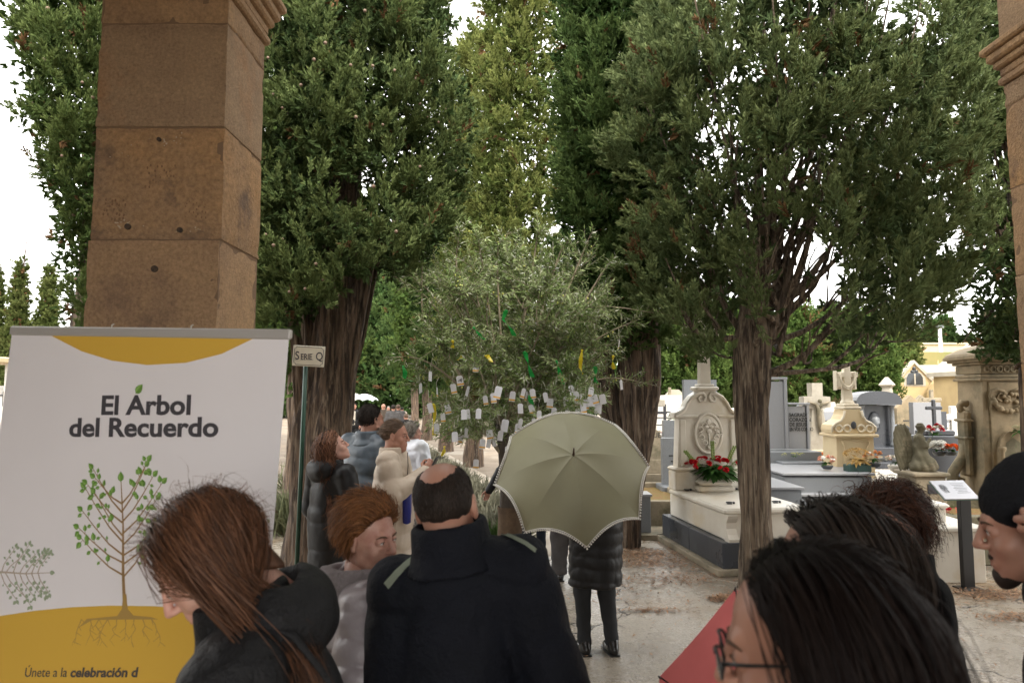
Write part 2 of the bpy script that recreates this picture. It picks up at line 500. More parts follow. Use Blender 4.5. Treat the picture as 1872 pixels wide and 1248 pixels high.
# wet concrete with cracks and shiny patches
def wet_concrete():
    m = bpy.data.materials.new('wet_concrete'); m.use_nodes = True
    nt = m.node_tree; nt.nodes.clear(); L = nt.links.new
    out = _n(nt, 'ShaderNodeOutputMaterial'); b = _n(nt, 'ShaderNodeBsdfPrincipled'); L(b.outputs[0], out.inputs[0])
    tc = _n(nt, 'ShaderNodeTexCoord')
    def nz(s, d=8, r=.6, vec=None):
        n = _n(nt, 'ShaderNodeTexNoise'); n.inputs['Scale'].default_value = s; n.inputs['Detail'].default_value = d; n.inputs['Roughness'].default_value = r
        L(vec or tc.outputs['Object'], n.inputs['Vector']); return n
    def mr(x, a, c, lo=0, hi=1):
        r = _n(nt, 'ShaderNodeMapRange'); r.inputs[1].default_value = a; r.inputs[2].default_value = c; r.inputs[3].default_value = lo; r.inputs[4].default_value = hi
        L(x, r.inputs[0]); return r.outputs[0]
    def mx(f, a, c, bt='MIX'):
        x = _n(nt, 'ShaderNodeMix', data_type='RGBA', blend_type=bt); L(f, x.inputs[0]) if hasattr(f, 'links') else setattr(x.inputs[0], 'default_value', f)
        for k, q in ((6, a), (7, c)):
            if hasattr(q, 'links'): L(q, x.inputs[k])
            else: x.inputs[k].default_value = (*q, 1)
        return x.outputs[2]
    c = mx(mr(nz(1.1).outputs[0], .35, .65), (.42, .37, .30), (.30, .255, .20))
    c = mx(mr(nz(60, 3).outputs[0], .35, .7), c, (.17, .14, .105))
    c = mx(mr(nz(190, 2).outputs[0], .6, .72), c, (.42, .38, .33))
    c = mx(mr(nz(.7, 5).outputs[0], .52, .66), c, (.27, .19, .115))
    # cracks
    wv = nz(1.6, 6); ad = _n(nt, 'ShaderNodeVectorMath', operation='MULTIPLY_ADD'); L(wv.outputs['Color'], ad.inputs[0]); ad.inputs[1].default_value = (.9, .9, 0); L(tc.outputs['Object'], ad.inputs[2])
    vo = _n(nt, 'ShaderNodeTexVoronoi', feature='DISTANCE_TO_EDGE'); vo.inputs['Scale'].default_value = .62; L(ad.outputs[0], vo.inputs['Vector'])
    crack = mr(vo.outputs['Distance'], .003, .009, 1, 0)
    msk = mr(nz(.9, 2).outputs[0], .42, .5)
    mu = _n(nt, 'ShaderNodeMath', operation='MULTIPLY'); L(crack, mu.inputs[0]); L(msk, mu.inputs[1])
    c = mx(mu.outputs[0], c, (.04, .032, .025))
    L(c, b.inputs['Base Color'])
    L(mr(nz(2.6, 7, .7).outputs[0], .42, .62, .10, .5), b.inputs['Roughness'])
    bp = _n(nt, 'ShaderNodeBump'); bp.inputs['Strength'].default_value = .55; bp.inputs['Distance'].default_value = .008
    a1 = _n(nt, 'ShaderNodeMath', operation='ADD'); L(nz(75, 4).outputs[0], a1.inputs[0]); L(nz(9, 4).outputs[0], a1.inputs[1])
    a2 = _n(nt, 'ShaderNodeMath', operation='MULTIPLY_ADD'); L(mu.outputs[0], a2.inputs[0]); a2.inputs[1].default_value = -1.5; L(a1.outputs[0], a2.inputs[2])
    L(a2.outputs[0], bp.inputs['Height']); L(bp.outputs[0], b.inputs['Normal'])
    return m
M['concrete'] = wet_concrete()

# ================================================================== GROUND, PATHS
def sheet(name, poly, z, m, kind='structure'):
    mb = MB(); mb._add([(x, y, z) for x, y in poly], [tuple(range(len(poly)))])
    o = mb.build(name, m); tag(o, kind=kind); return o
sheet('ground', [(-500, -60), (500, -60), (500, 900), (-500, 900)], 0, M['ground'])
sheet('forecourt_paving', [(-9, -5.6), (9.5, -5.6), (9.5, 7.2), (4.6, 7.35), (2.2, 6.9), (2.05, 7.0), (1.75, 9.0), (1.35, 9.3), (.2, 10.2), (-2.5, 9.4), (-6, 8.3), (-9, 8.2)], .004, M['concrete'])
sheet('gravel_path', [(-1.9, 8.0), (1.3, 8.0), (.9, 10.0), (-.6, 16), (-4.0, 30), (-12.5, 64), (-15.5, 64), (-6.8, 30), (-3.9, 16), (-2.4, 10)], .008, M['gravel_path'])

# ================================================================== PORTICO (over the viewer)
def pillar(label, x0, x1, y0, y1, seed, joints=(.0, .5, 1.02, 1.5, 2.025, 2.567, 3.117, 3.64, 3.79)):
    rr = random.Random(seed)
    t = thing('stone_pillar', label, 'pillar', ((x0 + x1) / 2, (y0 + y1) / 2, 0))
    w, d = x1 - x0, y1 - y0
    for k in range(len(joints) - 1):
        a, b = joints[k], joints[k + 1]
        dx, dy = rr.uniform(-.006, .006), rr.uniform(-.006, .006)
        # weathered block: subdivided box with worn edges
        nx, ny, nz = 16, 12, 14
        h = b - a - .003
        V = []; F = []
        def face(o_, u, v, nu, nv):
            base = len(V)
            for i in range(nu + 1):
                for j in range(nv + 1):
                    V.append(Vector(o_) + Vector(u) * (i / nu) + Vector(v) * (j / nv))
            for i in range(nu):
                for j in range(nv):
                    F.append((base + i * (nv + 1) + j, base + (i + 1) * (nv + 1) + j, base + (i + 1) * (nv + 1) + j + 1, base + i * (nv + 1) + j + 1))
        hw, hd = w / 2, d / 2
        face((-hw, -hd, a), (w, 0, 0), (0, 0, h), nx, nz)
        face((hw, -hd, a), (0, d, 0), (0, 0, h), ny, nz)
        face((hw, hd, a), (-w, 0, 0), (0, 0, h), nx, nz)
        face((-hw, hd, a), (0, -d, 0), (0, 0, h), ny, nz)
        face((-hw, -hd, a), (0, d, 0), (w, 0, 0), ny, nx)
        face((-hw, -hd, a + h), (w, 0, 0), (0, d, 0), nx, ny)
        out = []
        for p in V:
            q = p.copy()
            ez = min(p.z - a, a + h - p.z); ex = hw - abs(p.x); ey = hd - abs(p.y)
            es = sorted((ez, ex, ey))
            e2 = es[1]
            wear = max(0, .012 - e2) * .5 + .003 * mnoise.noise(p * 9 + Vector((seed * 3, k, 0)))
            if e2 < .05: wear += .022 * max(0, mnoise.noise(p * 12 + Vector((k * 3, seed, 2))) - .12) 
            s_ = Vector((p.x / hw, p.y / hd, (p.z - a - h / 2) / (h / 2)))
            q.x -= wear * math.copysign(1, p.x) * (abs(s_.x) > .98); q.y -= wear * math.copysign(1, p.y) * (abs(s_.y) > .98)
            q.z -= wear * math.copysign(1, s_.z) * (abs(s_.z) > .98) * .5
            if seed == 1 and abs(p.y + hd) < 1e-4:   # dowel holes are separate parts; shallow hollows here
                q.y += .006 * max(0, mnoise.noise(Vector((p.x * 5, 3, p.z * 5)))) 
            out.append((q.x + dx, q.y + dy, q.z))
        me = bpy.data.meshes.new('stone_block'); me.from_pydata(out, [], F)
        me.polygons.foreach_set('use_smooth', [True] * len(F)); me.update()
        link('stone_block', me, (M['sand'], M['sandb'], M['sandc'])[(k * 2 + seed) % 3], t)
    MB().box((0, 0, 1.9), (w - .02, d - .02, 3.75)).build('mortar_core', M['mortar'], t)
    z = joints[-1]
    mb = MB()
    for (o_, h_) in ((.02, .05), (.01, .06), (.035, .05), (.06, .06), (.085, .05)):
        mb.box((0, 0, z + h_ / 2), (w + 2 * o_, d + 2 * o_, h_ - .002), ch=.012); z += h_
    z0 = joints[-1]
    me = mb.mesh('capital'); link('capital', me, M['sand'], t)
    return t, z
tp, ztop = pillar('thick weathered sandstone pillar with drill holes behind the banner', -2.02, -1.385, 3.2, 3.7, 1)
pillar('sandstone pillar mostly cut off beside the ornate monument, only its edge and capital showing', 3.12, 3.78, 3.7, 4.2, 2)
rr = random.Random(5)
mb = MB()
for (x0, y0, nx, ny) in ((268, 305, 8, 6), (188, 365, 6, 5), (338, 362, 6, 5)):
    for i in range(nx):
        for j in range(ny):
            if rr.random() < .3: continue
            p = W(x0 + i * 7 + rr.uniform(-3, 3) + (j % 2) * 3, y0 + j * 9 + rr.uniform(-3, 3), 3.2); mb.ball((p.x + 1.7025, -.2485, p.z), (.005, .003, .0075), 6, 4)
o = mb.build('chisel_marks', mat('chiselled_sandstone', (.24, .14, .075), .95), tp); o['kind'] = 'stuff'
mb = MB()
for k in range(70):
    cx_, cz_ = ((292, 262), (235, 412), (330, 415), (215, 290), (340, 250))[k % 5]; p = W(cx_ + rr.gauss(0, 22), cz_ + rr.gauss(0, 7), 3.2); mb.ball((p.x + 1.7025, -.249, p.z), (rr.uniform(.002, .007), .002, rr.uniform(.002, .005)), 6, 4)
o = mb.build('chipped_spots', mat('fresh_stone', (.55, .45, .33), .95), tp); o['kind'] = 'stuff'
# drill holes: solid dark plugs, the shade inside is put into their colour
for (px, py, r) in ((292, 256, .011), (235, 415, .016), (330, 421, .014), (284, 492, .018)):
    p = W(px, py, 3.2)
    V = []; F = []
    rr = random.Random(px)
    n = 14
    MB().tube([(p.x + 1.7025, -.262, p.z), (p.x + 1.7025, -.2485, p.z)], [r * .9, r * .9], n=12, smooth=False).build('drill_hole', mat('hole_dark', (.025, .02, .017), .95, (.09, .06, .04), 60) if 'hole_dark' not in bpy.data.materials else bpy.data.materials['hole_dark'], tp)

def arch_poly(xa, xb, z0, ztop_, n=20):
    c, r = (xa + xb) / 2, (xb - xa) / 2
    return [(xa, ztop_), (xa, z0)] + [(c - r * math.cos(math.pi * k / n), z0 + 1.05 * math.sin(math.pi * k / n)) for k in range(1, n)] + [(xb, z0), (xb, ztop_)]
zt = ztop
mb = MB(); H_ = 5.5  # unseen arches and roof kept low so sky light reaches the trees
mb.prism([(-1.385, H_), (-2.02, H_), (-2.02, zt), (-1.385, zt)], 3.2, 3.7)
mb.prism([(3.12, H_), (3.78, H_), (3.78, zt), (3.12, zt)], 3.22, 4.2)
mb.prism(arch_poly(-1.385, 3.12, zt, H_), 3.24, 3.68)
mb.prism(arch_poly(-6.5, -2.02, zt, H_), 3.24, 3.68)
mb.prism(arch_poly(3.78, 8.2, zt, H_), 3.24, 3.68)
o = mb.build('arcade_wall', M['sandb']); tag(o, kind='structure')
mb = MB(); mb.box((.8, .35, H_ + .1), (16, 6.9, .2)); o = mb.build('portico_ceiling', M['plaster']); tag(o, kind='structure')
mb = MB()
mb.prism([(-7.2, 0), (-1.9, 0), (-1.9, H_), (-7.2, H_)], -2.9, -2.5)
mb.prism([(3.0, 0), (8.8, 0), (8.8, H_), (3.0, H_)], -2.9, -2.5)
mb.prism([(-1.9, 3.9), (3.0, 3.9), (3.0, H_), (-1.9, H_)], -2.88, -2.52)  # unseen rear wall; its opening is sized for light on banner and people
mb.box((-7.0, .35, H_ / 2), (.4, 5.6, H_)); mb.box((8.6, .35, H_ / 2), (.4, 5.6, H_))
o = mb.build('portico_walls', M['plaster']); tag(o, kind='structure')

# ================================================================== TREES
def rnd_unit(rng, n):
    v = rng.normal(0, 1, (n, 3)); return v / np.linalg.norm(v, axis=1)[:, None]
def nrm(v): return v / (np.linalg.norm(v, axis=-1, keepdims=True) + 1e-9)

def foliage(rng, pos, axis, L, nb, nl, ll, lw, pal, spread=.55, tip=.35, brown=.02, brownf=None, bl=.38, flat=0):
    """plumes -> branchlets -> little scale sprays (one triangle each)"""
    N = len(pos); L = np.broadcast_to(L, (N,))
    pal = np.asarray(pal, float)
    t = rng.random((N, nb)) ** .75
    rp = rnd_unit(rng, N * nb).reshape(N, nb, 3)
    ax = axis[:, None, :]
    root = pos[:, None, :] + ax * (t * L[:, None])[..., None]
    db = nrm(ax * .95 + rp * spread)
    lb = L[:, None] * bl * (1 - .55 * t) * rng.uniform(.7, 1.2, (N, nb))
    s = rng.random((N, nb, nl)) ** .8
    rl = rnd_unit(rng, N * nb * nl).reshape(N, nb, nl, 3)
    p = root[:, :, None, :] + db[:, :, None, :] * (s * lb[..., None])[..., None] + rl * (.10 * lb[..., None, None])
    dl = nrm(db[:, :, None, :] + rnd_unit(rng, N * nb * nl).reshape(N, nb, nl, 3) * .36)
    wv = nrm(np.cross(dl, rl)) 
    sz = rng.uniform(.65, 1.25, (N, nb, nl, 1))
    a = p - wv * lw * sz * .5; b = p + wv * lw * sz * .5; c = p + dl * ll * sz
    V = np.stack([a, b, c], 3).reshape(-1, 3)
    F = np.arange(len(V)).reshape(-1, 3)
    # colour: a tint for each plume, young growth at the tips, a little per spray
    w = rng.random((N, 1, 1, 1)) * .75 + rng.random((N, nb, 1, 1)) * .25
    col = pal[0] * (1 - w) + pal[1] * w
    tt = (t[:, :, None, None] * .6 + s[..., None] * .4)
    col = col * (1 - tip * tt) + pal[2] * tip * tt
    col = col * rng.uniform(.72, 1.28, (N, nb, nl, 1))
    isb = (rng.random((N, 1)) < (brown if brownf is None else brownf(pos)[:, None])) & (rng.random((N, nb)) < .8)
    bc = np.array([.155, .09, .042])
    col = np.where(isb[:, :, None, None], bc * rng.uniform(.6, 1.4, (N, nb, nl, 1)), col)
    C = np.repeat(col.reshape(-1, 1, 3), 3, 1).reshape(-1, 3)
    return V, F, C

def bark_tube(paths, seg=30, rows=40, amp=.17, fr=5.0):
    """list of (points, radii): ridged fibrous stems"""
    VV = []; FF = []; base = 0
    for pts, rad in paths:
        pts = np.array(pts, float); rad = np.array(rad, float)
        rr = rows if rad[0] > .06 else 9; sg = seg if rad[0] > .06 else 6
        u = np.linspace(0, 1, len(pts)); uu = np.linspace(0, 1, rr)
        # smooth interpolation
        P = np.stack([np.interp(uu, u, pts[:, k]) for k in range(3)], 1)
        for _ in range(2): P[1:-1] = (P[:-2] + 2 * P[1:-1] + P[2:]) / 4
        Rr = np.interp(uu, u, rad)
        T = nrm(np.gradient(P, axis=0))
        up = np.array([1, .2, 0.]); U = nrm(up - T * (T @ up)[:, None]); Wv = np.cross(T, U)
        ang = np.linspace(0, 2 * np.pi, sg, endpoint=False)
        A, K = np.meshgrid(ang, np.arange(rr))
        cs, sn = np.cos(A), np.sin(A)
        ln = np.concatenate([[0], np.cumsum(np.linalg.norm(np.diff(P, axis=0), axis=1))])
        tw = A + ln[:, None] * .35
        rough = amp * (np.sin(tw * 5 + ln[:, None] * .9 + rad[0] * 50) * .5 + np.sin(tw * 11 + 1.3 * np.sin(ln[:, None] * 2.1)) * .35 + np.sin(tw * 3 - ln[:, None] * 1.7) * .45 + np.sin(tw * 17 + 2 * np.sin(ln[:, None] * 3.1) + rad[0] * 9) * .22 + np.sin(ln[:, None] * 7 + tw * 2) * .18)
        rd = Rr[:, None] * (1 + rough * (Rr[:, None] > .03))
        V = P[:, None, :] + U[:, None, :] * (cs * rd)[..., None] + Wv[:, None, :] * (sn * rd)[..., None]
        V = V.reshape(-1, 3)
        i = np.arange(rr - 1)[:, None] * sg; j = np.arange(sg)[None]; jn = (j + 1) % sg
        F = np.stack([i + j, i + jn, i + sg + jn, i + sg + j], -1).reshape(-1, 4)
        VV.append(V); FF.append(F + base); base += len(V)
    return np.concatenate(VV), np.concatenate(FF)

def curve_pts(a, b, bend, n=6, rng=None, jit=.0):
    a = np.array(a, float); b = np.array(b, float)
    out = []
    for k in range(n + 1):
        t = k / n
        p = a * (1 - t) + b * t + np.array(bend) * (4 * t * (1 - t)) 
        if rng is not None and 0 < k < n: p = p + rng.normal(0, jit, 3)
        out.append(p)
    return out

def lumpR(th, z, rng, amp=.16, n=9, fz=1.6):
    s = np.zeros_like(th)
    for k in range(n):
        m = rng.integers(1, 6); s += np.sin(m * th + rng.uniform(.5, fz) * z * 2 + rng.uniform(0, 6.28)) / n
    return 1 + amp * 1.9 * s

PAL_A = ((.056, .096, .034), (.11, .158, .054), (.29, .335, .125))
PAL_Y = ((.10, .138, .036), (.165, .195, .055), (.33, .34, .115))
PAL_E = ((.066, .105, .042), (.128, .172, .066), (.31, .35, .15))
PAL_B = ((.07, .125, .03), (.115, .175, .045), (.22, .28, .08))
PAL_D = ((.05, .10, .03), (.09, .145, .043), (.20, .25, .085))

def crown_points(rng, n, cx, cy, prof, lump=.16, deep=.45, back=.5, lean=0, keep=None, out=.55, upk=1.05, K=1, clump=1.0):
    """plume roots on and under an uneven envelope. prof: list of (z, radius)"""
    zs = np.array([p[0] for p in prof]); rs = np.array([p[1] for p in prof])
    zz = np.linspace(zs[0], zs[-1], 200); rz = np.interp(zz, zs, rs) + .05
    cdf = np.cumsum(rz); cdf /= cdf[-1]
    P = []
    z = np.interp(rng.random(n * 3), cdf, zz); th = rng.uniform(-np.pi, np.pi, n * 3)
    lr = np.random.default_rng(int(abs(cx * 37 + cy * 11)) + 5)
    r = np.interp(z, zs, rs) * lumpR(th, z, lr, lump)
    depth = rng.random(n * 3) ** 1.7 * deep
    rr = r * (1 - depth)
    X = np.stack([cx + rr * np.cos(th), cy + rr * np.sin(th), z], 1)
    ok = (np.sin(th) < .25) | (rng.random(n * 3) < back)
    if keep is not None: ok &= keep(X, rng)
    m = max(n // K, 1)
    X = X[ok][:m]; th = th[ok][:m]
    od = np.stack([np.cos(th), np.sin(th), np.zeros_like(th)], 1)
    ax = nrm(od * out + np.array([0, 0, upk]) + rng.normal(0, .22, X.shape))
    if K > 1:     # billows: several plumes rise from one spot
        X = np.repeat(X, K, 0); ax = np.repeat(ax, K, 0)
        of = rng.normal(0, 1, X.shape) * np.array([.085, .085, .075])
        X = X + of * clump
        ax = nrm(ax + rng.normal(0, .22, ax.shape) + of * 3.6)
    return X, ax

def cypress(label, cx, cy, prof, n, L, nb, nl, ll, lw, pal, trunk=None, group=None, seed=0, lump=.16, deep=.45, back=.5, keep=None,
            brown=.02, brownf=None, bark='bark', spread=.55, tip=.35, limbs=0, cones=0, name='cypress_tree', out=.55, upk=1.05, inner=1500):
    rng = np.random.default_rng(seed + 100)
    base = trunk[0][0][0] if trunk else (cx, cy, 0)
    t = thing(name, label, 'tree', (0, 0, 0), group=group)
    t.location = (base[0], base[1], 0)
    off = np.array([base[0], base[1], 0])
    X, ax = crown_points(rng, n, cx, cy, prof, lump, deep, back, keep=keep, out=out, upk=upk, K=8, clump=min(L / .3, 1.7))
    above = proj(X)[1] < -70        # over the top of the view: coarser sprays
    V, F, C = foliage(rng, (X - ax * L * .4)[~above], ax[~above], L * rng.uniform(.7, 1.25, (~above).sum()), nb, nl, ll, lw, pal, spread, tip, brown, brownf)
    if above.any():
        V2, F2, C2 = foliage(rng, (X - ax * L * .4)[above], ax[above], L, max(nb // 2, 3), max(nl // 2, 3), ll * 1.8, lw * 1.8, pal, spread, tip, brown)
        F = np.concatenate([F, F2 + len(V)]); V = np.concatenate([V, V2]); C = np.concatenate([C, C2])
    # inner dead twigs and shaded foliage, coarser
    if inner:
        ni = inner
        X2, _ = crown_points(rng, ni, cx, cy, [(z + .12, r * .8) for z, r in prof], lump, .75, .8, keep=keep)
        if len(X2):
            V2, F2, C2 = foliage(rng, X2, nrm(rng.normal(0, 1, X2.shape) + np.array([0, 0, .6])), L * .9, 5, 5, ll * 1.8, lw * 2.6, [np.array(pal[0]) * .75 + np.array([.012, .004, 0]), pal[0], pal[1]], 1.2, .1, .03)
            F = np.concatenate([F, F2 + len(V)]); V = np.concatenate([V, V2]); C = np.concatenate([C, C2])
    me = np_mesh('crown', V - off, F, False, C)
    o = link('crown', me, M['cypress_leaf'], t)
    paths = list(trunk) if trunk else []
    z0 = prof[0][0]; zt_ = prof[-1][0]
    if not trunk:
        paths.append(([(cx, cy, -.1), (cx, cy, z0), (cx, cy, (z0 + zt_) / 2)], [.22, .18, .1]))
    top = np.array(paths[0][0][-1])
    if limbs:
        sel = rng.choice(len(X), min(limbs, len(X)), replace=False)
        for i in sel:
            e = X[i]
            zb = z0 + max(0, (e[2] - z0)) * rng.uniform(.0, .45) - .05
            axx = np.interp(zb, [0, top[2]], [0, 1])
            st = np.array([base[0] * (1 - axx) + cx * axx + rng.normal(0, .05), base[1] * (1 - axx) + cy * axx + rng.normal(0, .05), zb])
            d = e - st
            bend = np.array([-d[0], -d[1], 0]) * .14 * -1 + np.array([0, 0, -.12 * np.linalg.norm(d[:2])])
            r0 = rng.uniform(.012, .034)
            paths.append((curve_pts(st, e, bend, 5, rng, .03), np.linspace(r0, .004, 6)))
    Vb, Fb = bark_tube(paths)
    np_obj('trunk', Vb - off, Fb, M[bark], t, True)
    if cones:
        mb = MB()
        r2 = np.random.default_rng(seed)
        k = 0
        for i in r2.permutation(len(X)):
            if X[i][1] > cy - .1: continue
            p = X[i] + ax[i] * L * .3 + nrm(np.array([X[i][0] * -.2, -1, .1])) * .14 - off + r2.normal(0, .03, 3)
            mb.ball(p, .0125 + r2.random() * .005, 7, 5); k += 1
            if k >= cones: break
        o = mb.build('cones', M['cone'], t); o['kind'] = 'stuff'
    return t
M['cone'] = mat('cypress_cone', (.24, .17, .12), .8, (.15, .10, .07), 40)

# --- big open cypress on the right (E) -------------------------------------------------
def keep_E(X, rng):
    px, py = proj(X)
    k = np.ones(len(X))
    def blob(cx, cy, rx, ry, f):
        q = ((px - cx) / rx) ** 2 + ((py - cy) / ry) ** 2
        return np.where(q < 1, f, 1)
    k *= blob(1478, 530, 85, 110, .05)
    k *= blob(1440, 400, 80, 110, .5)
    k *= blob(1500, 300, 50, 70, .7)
    k *= blob(1312, 235, 34, 70, .12)
    k *= blob(1330, 370, 30, 70, .5)
    k *= blob(1440, 110, 60, 60, .55)
    k *= blob(1380, 640, 75, 75, .0)
    k *= blob(1470, 620, 40, 60, .05)
    k *= blob(1650, 0, 75, 75, .0)
    k *= np.where((py > 655), 0, 1)
    k *= np.where((px > 1560) & (py > 625), .12, 1) * np.where((px > 1675) & (py > 560), .1, 1)
    # clustered gaps
    k *= np.where(wob(X, 4.2, 6, 3) > .5, .4, 1)
    return rng.random(len(X)) < k
def brown_E(P):
    px, py = proj(P)
    q = np.exp(-(((px - 1190) / 70) ** 2 + ((py - 440) / 90) ** 2)) + .6 * np.exp(-(((px - 1370) / 60) ** 2 + ((py - 60) / 60) ** 2))
    return .008 + .22 * q * (wob(P, 7, 5) > .1)
tb = G(1385, 1078); ex, ey = tb.x, tb.y
E_trunk = [([(ex, ey, -.1), (ex + .01, ey, .5), (ex + .0, ey, 1.2), (ex - .01, ey, 1.8), (ex + .02, ey, 2.3), (ex + .06, ey, 2.8), (ex + .12, ey, 3.6), (ex + .15, ey, 5.0)], [.165, .145, .135, .15, .18, .12, .05, .02])]
rg = np.random.default_rng(5)
for (tx, ty, r0, yy) in ((1290, 470, .07, .3), (1240, 300, .05, .5), (1350, 250, .06, -.3), (1330, 120, .06, .2), (1440, 150, .06, .3), (1480, 330, .065, -.2), (1540, 360, .06, .3), (1560, 500, .06, .0),
                         (1610, 420, .05, .5), (1460, 420, .05, .6), (1250, 560, .05, -.3), (1410, 330, .05, .4), (1600, 250, .05, -.3), (1515, 230, .045, .6), (1390, 430, .05, -.6), (1660, 540, .04, .3)):
    r0 *= .75
    e = W(tx, ty, ey + yy)
    st = np.array([ex + (e.x - ex) * .06, ey + yy * .15, 1.95 + rg.uniform(-.05, .6)])
    d = np.array(e) - st
    pts = curve_pts(st, e, np.array([d[0] * .14, 0, -.16 * abs(d[0]) - .02]), 7, rg, .05)
    E_trunk.append((pts, np.linspace(r0 * .85, .012, 8)))
    for q in range(8):      # twigs
        i = rg.integers(2, 7); s_ = pts[i]
        e2 = s_ + np.array([d[0] * rg.uniform(.05, .35) + rg.normal(0, .22), rg.normal(0, .25), rg.uniform(.15, .7)])
        E_trunk.append((curve_pts(s_, e2, rg.normal(0, .04, 3), 4, rg, .02), np.linspace(.013, .004, 5)))
cxE = W(1445, 300, ey).x
cypress('tall open-crowned cypress beside the white marble tomb, bare limbs and sky showing through its middle', cxE, ey + .05,
        [(2.25, .9), (2.6, 1.5), (3.3, 1.62), (4.3, 1.66), (5.2, 1.6), (6.2, 1.5), (7.4, 1.1), (8.6, .3)], 6300, .22, 15, 8, .038, .0135, PAL_E,
        trunk=E_trunk, seed=1, keep=keep_E, brownf=brown_E, bark='bark_grey', deep=.5, back=.62, lump=.15, tip=.42, limbs=40, inner=3200)

# --- large dense cypress beside the pillar (A) -----------------------------------------
ax_, ay_ = -2.02, 7.3
A_trunk = [([(ax_, ay_, -.1), (ax_ - .02, ay_, .6), (ax_ + .02, ay_, 1.4), (ax_ + .1, ay_, 2.4), (ax_ + .2, ay_, 4.0), (ax_ + .3, ay_, 6.5)], [.36, .3, .3, .2, .16, .08])]
for (tx, ty, r0, yy) in ((660, 500, .15, -.1), (690, 470, .10, .25), (560, 520, .14, .1), (610, 440, .13, -.25), (520, 480, .10, -.1), (640, 380, .08, .2), (700, 400, .06, -.1)):
    e = W(tx, ty, ay_ + yy)
    st = np.array([ax_ + (e.x - ax_) * .15, ay_ + yy * .3, .75])
    A_trunk.append((curve_pts(st, e, np.array([(e.x - ax_) * -.06, 0, 0]), 6, rg, .012), [r0, r0 * .95, r0 * .85, r0 * .7, r0 * .6, r0 * .5, r0 * .35]))
def keep_A(X, rng):
    px, py = proj(X)
    edge = np.interp(py, [-200, 0, 110, 190, 300, 400, 480], [805, 812, 808, 848, 856, 832, 775])
    lim = np.interp(px, [440, 520, 600, 660, 720, 800, 860], [640, 610, 530, 470, 500, 440, 400])
    hol = ((px - 640) / 45) ** 2 + ((py - 360) / 40) ** 2 < 1
    return (py < lim + 15) & ~hol & (px < edge)
cxA = W(655, 300, ay_).x
cypress('broad dense cypress with a fluted many-stemmed trunk beside the SERIE Q sign', cxA, ay_,
        [(2.1, .6), (2.6, 1.15), (3.3, 1.35), (4.2, 1.42), (5.2, 1.38), (6.4, 1.25), (7.8, .9), (9, .25)], 4300, .22, 15, 8, .036, .013, PAL_A,
        trunk=A_trunk, seed=2, keep=keep_A, brown=.012, deep=.5, back=.2, lump=.17, tip=.45, cones=150, inner=6000)

# --- cypress at the left of the pillar (B) ---------------------------------------------
p = W(185, 300, 6.6)
cypress('dense bright green cypress showing at the far left side of the stone pillar', p.x, 6.6,
        [(1.5, .3), (2.0, .42), (2.7, .50), (3.4, .62), (4.1, .78), (4.9, .95), (5.8, .98), (7, .7), (8.2, .2)], 2000, .21, 16, 8, .034, .012,
        ((.06, .105, .03), (.10, .15, .045), (.24, .285, .10)), trunk=[([(p.x, 6.6, -.1), (p.x, 6.6, 2), (p.x, 6.6, 5.5)], [.2, .17, .08])], seed=3, back=.15, brown=.012, tip=.5, cones=60, lump=.18, inner=4000, keep=lambda X, r: proj(X)[0] > np.interp(proj(X)[1], [-300, 0, 100, 200, 300, 400, 480, 600], [-60, 25, 35, 60, 85, 110, 125, 140]))

# --- dark cypress with leaning trunk behind the olive (D) ------------------------------
dx0 = G(1152, 1000)
D_trunk = [([(dx0.x, dx0.y, -.1), (dx0.x + .03, dx0.y, .6), (dx0.x + .12, dx0.y, 1.4), (dx0.x + .16, dx0.y, 2.1), (dx0.x + .14, dx0.y, 3.2), (dx0.x + .1, dx0.y, 6.5)], [.125, .12, .19, .25, .22, .1]),
           ([(dx0.x, dx0.y + .1, .8), (dx0.x - .22, dx0.y + .1, 1.7), (dx0.x - .42, dx0.y, 2.9), (dx0.x - .5, dx0.y, 4.5)], [.13, .13, .11, .06])]
cxD = W(1125, 250, dx0.y).x
cypress('tall dark green cypress with a leaning reddish trunk behind the green umbrella', cxD, dx0.y + .1,
        [(2.3, .4), (2.9, .78), (3.8, .86), (5, .9), (6.2, .9), (7.4, .8), (9, .35)], 2800, .24, 14, 7, .044, .016, PAL_D, trunk=D_trunk, seed=4, back=.2, tip=.4, lump=.12, brown=.01, cones=0, inner=5000, keep=lambda X, r: proj(X)[0] > 1026)

# --- F: dark cypress at the right edge --------------------------------------------------
def keep_F(X, rng):
    px, py = proj(X)
    k = np.where(wob(X, 3.4, 6, 5) > .25, .12, 1.0) * np.where((py > 300) & (px < 1790), .55, 1)
    k *= np.where(((px - 1725) / 40) ** 2 + ((py - 400) / 160) ** 2 < 1, .12, 1)
    k *= np.where(py > 650, 0, 1) * np.where((px < 1790) & (py > 500), 0, 1)
    return rng.random(len(X)) < k
pf = W(1845, 300, 8.2)
F_tr = [([(pf.x + .3, 8.3, -.1), (pf.x + .25, 8.3, 2.6), (pf.x + .1, 8.2, 5), (pf.x, 8.2, 7.5)], [.2, .17, .12, .06])]
for k in range(12):
    e = W(rg.uniform(1700, 1850), rg.uniform(250, 640), 8.2 + rg.uniform(-.4, .4)); st = np.array([pf.x + .2, 8.25, rg.uniform(2.6, 4.5)])
    F_tr.append((curve_pts(st, e, np.array([0, 0, -.15]), 6, rg, .05), np.linspace(.04, .006, 7)))
cypress('sparse dark cypress beside the right-hand pillar, above the ornate stone monument', pf.x, 8.2,
        [(2.2, .75), (2.7, .95), (3.6, .95), (4.6, .9), (5.6, 1.15), (6.6, 1.1), (7.8, .8), (8.8, .3)], 2600, .23, 14, 7, .041, .015, PAL_A, trunk=F_tr, seed=5, keep=keep_F, back=.5, brown=.02, tip=.45, limbs=30, inner=2600)

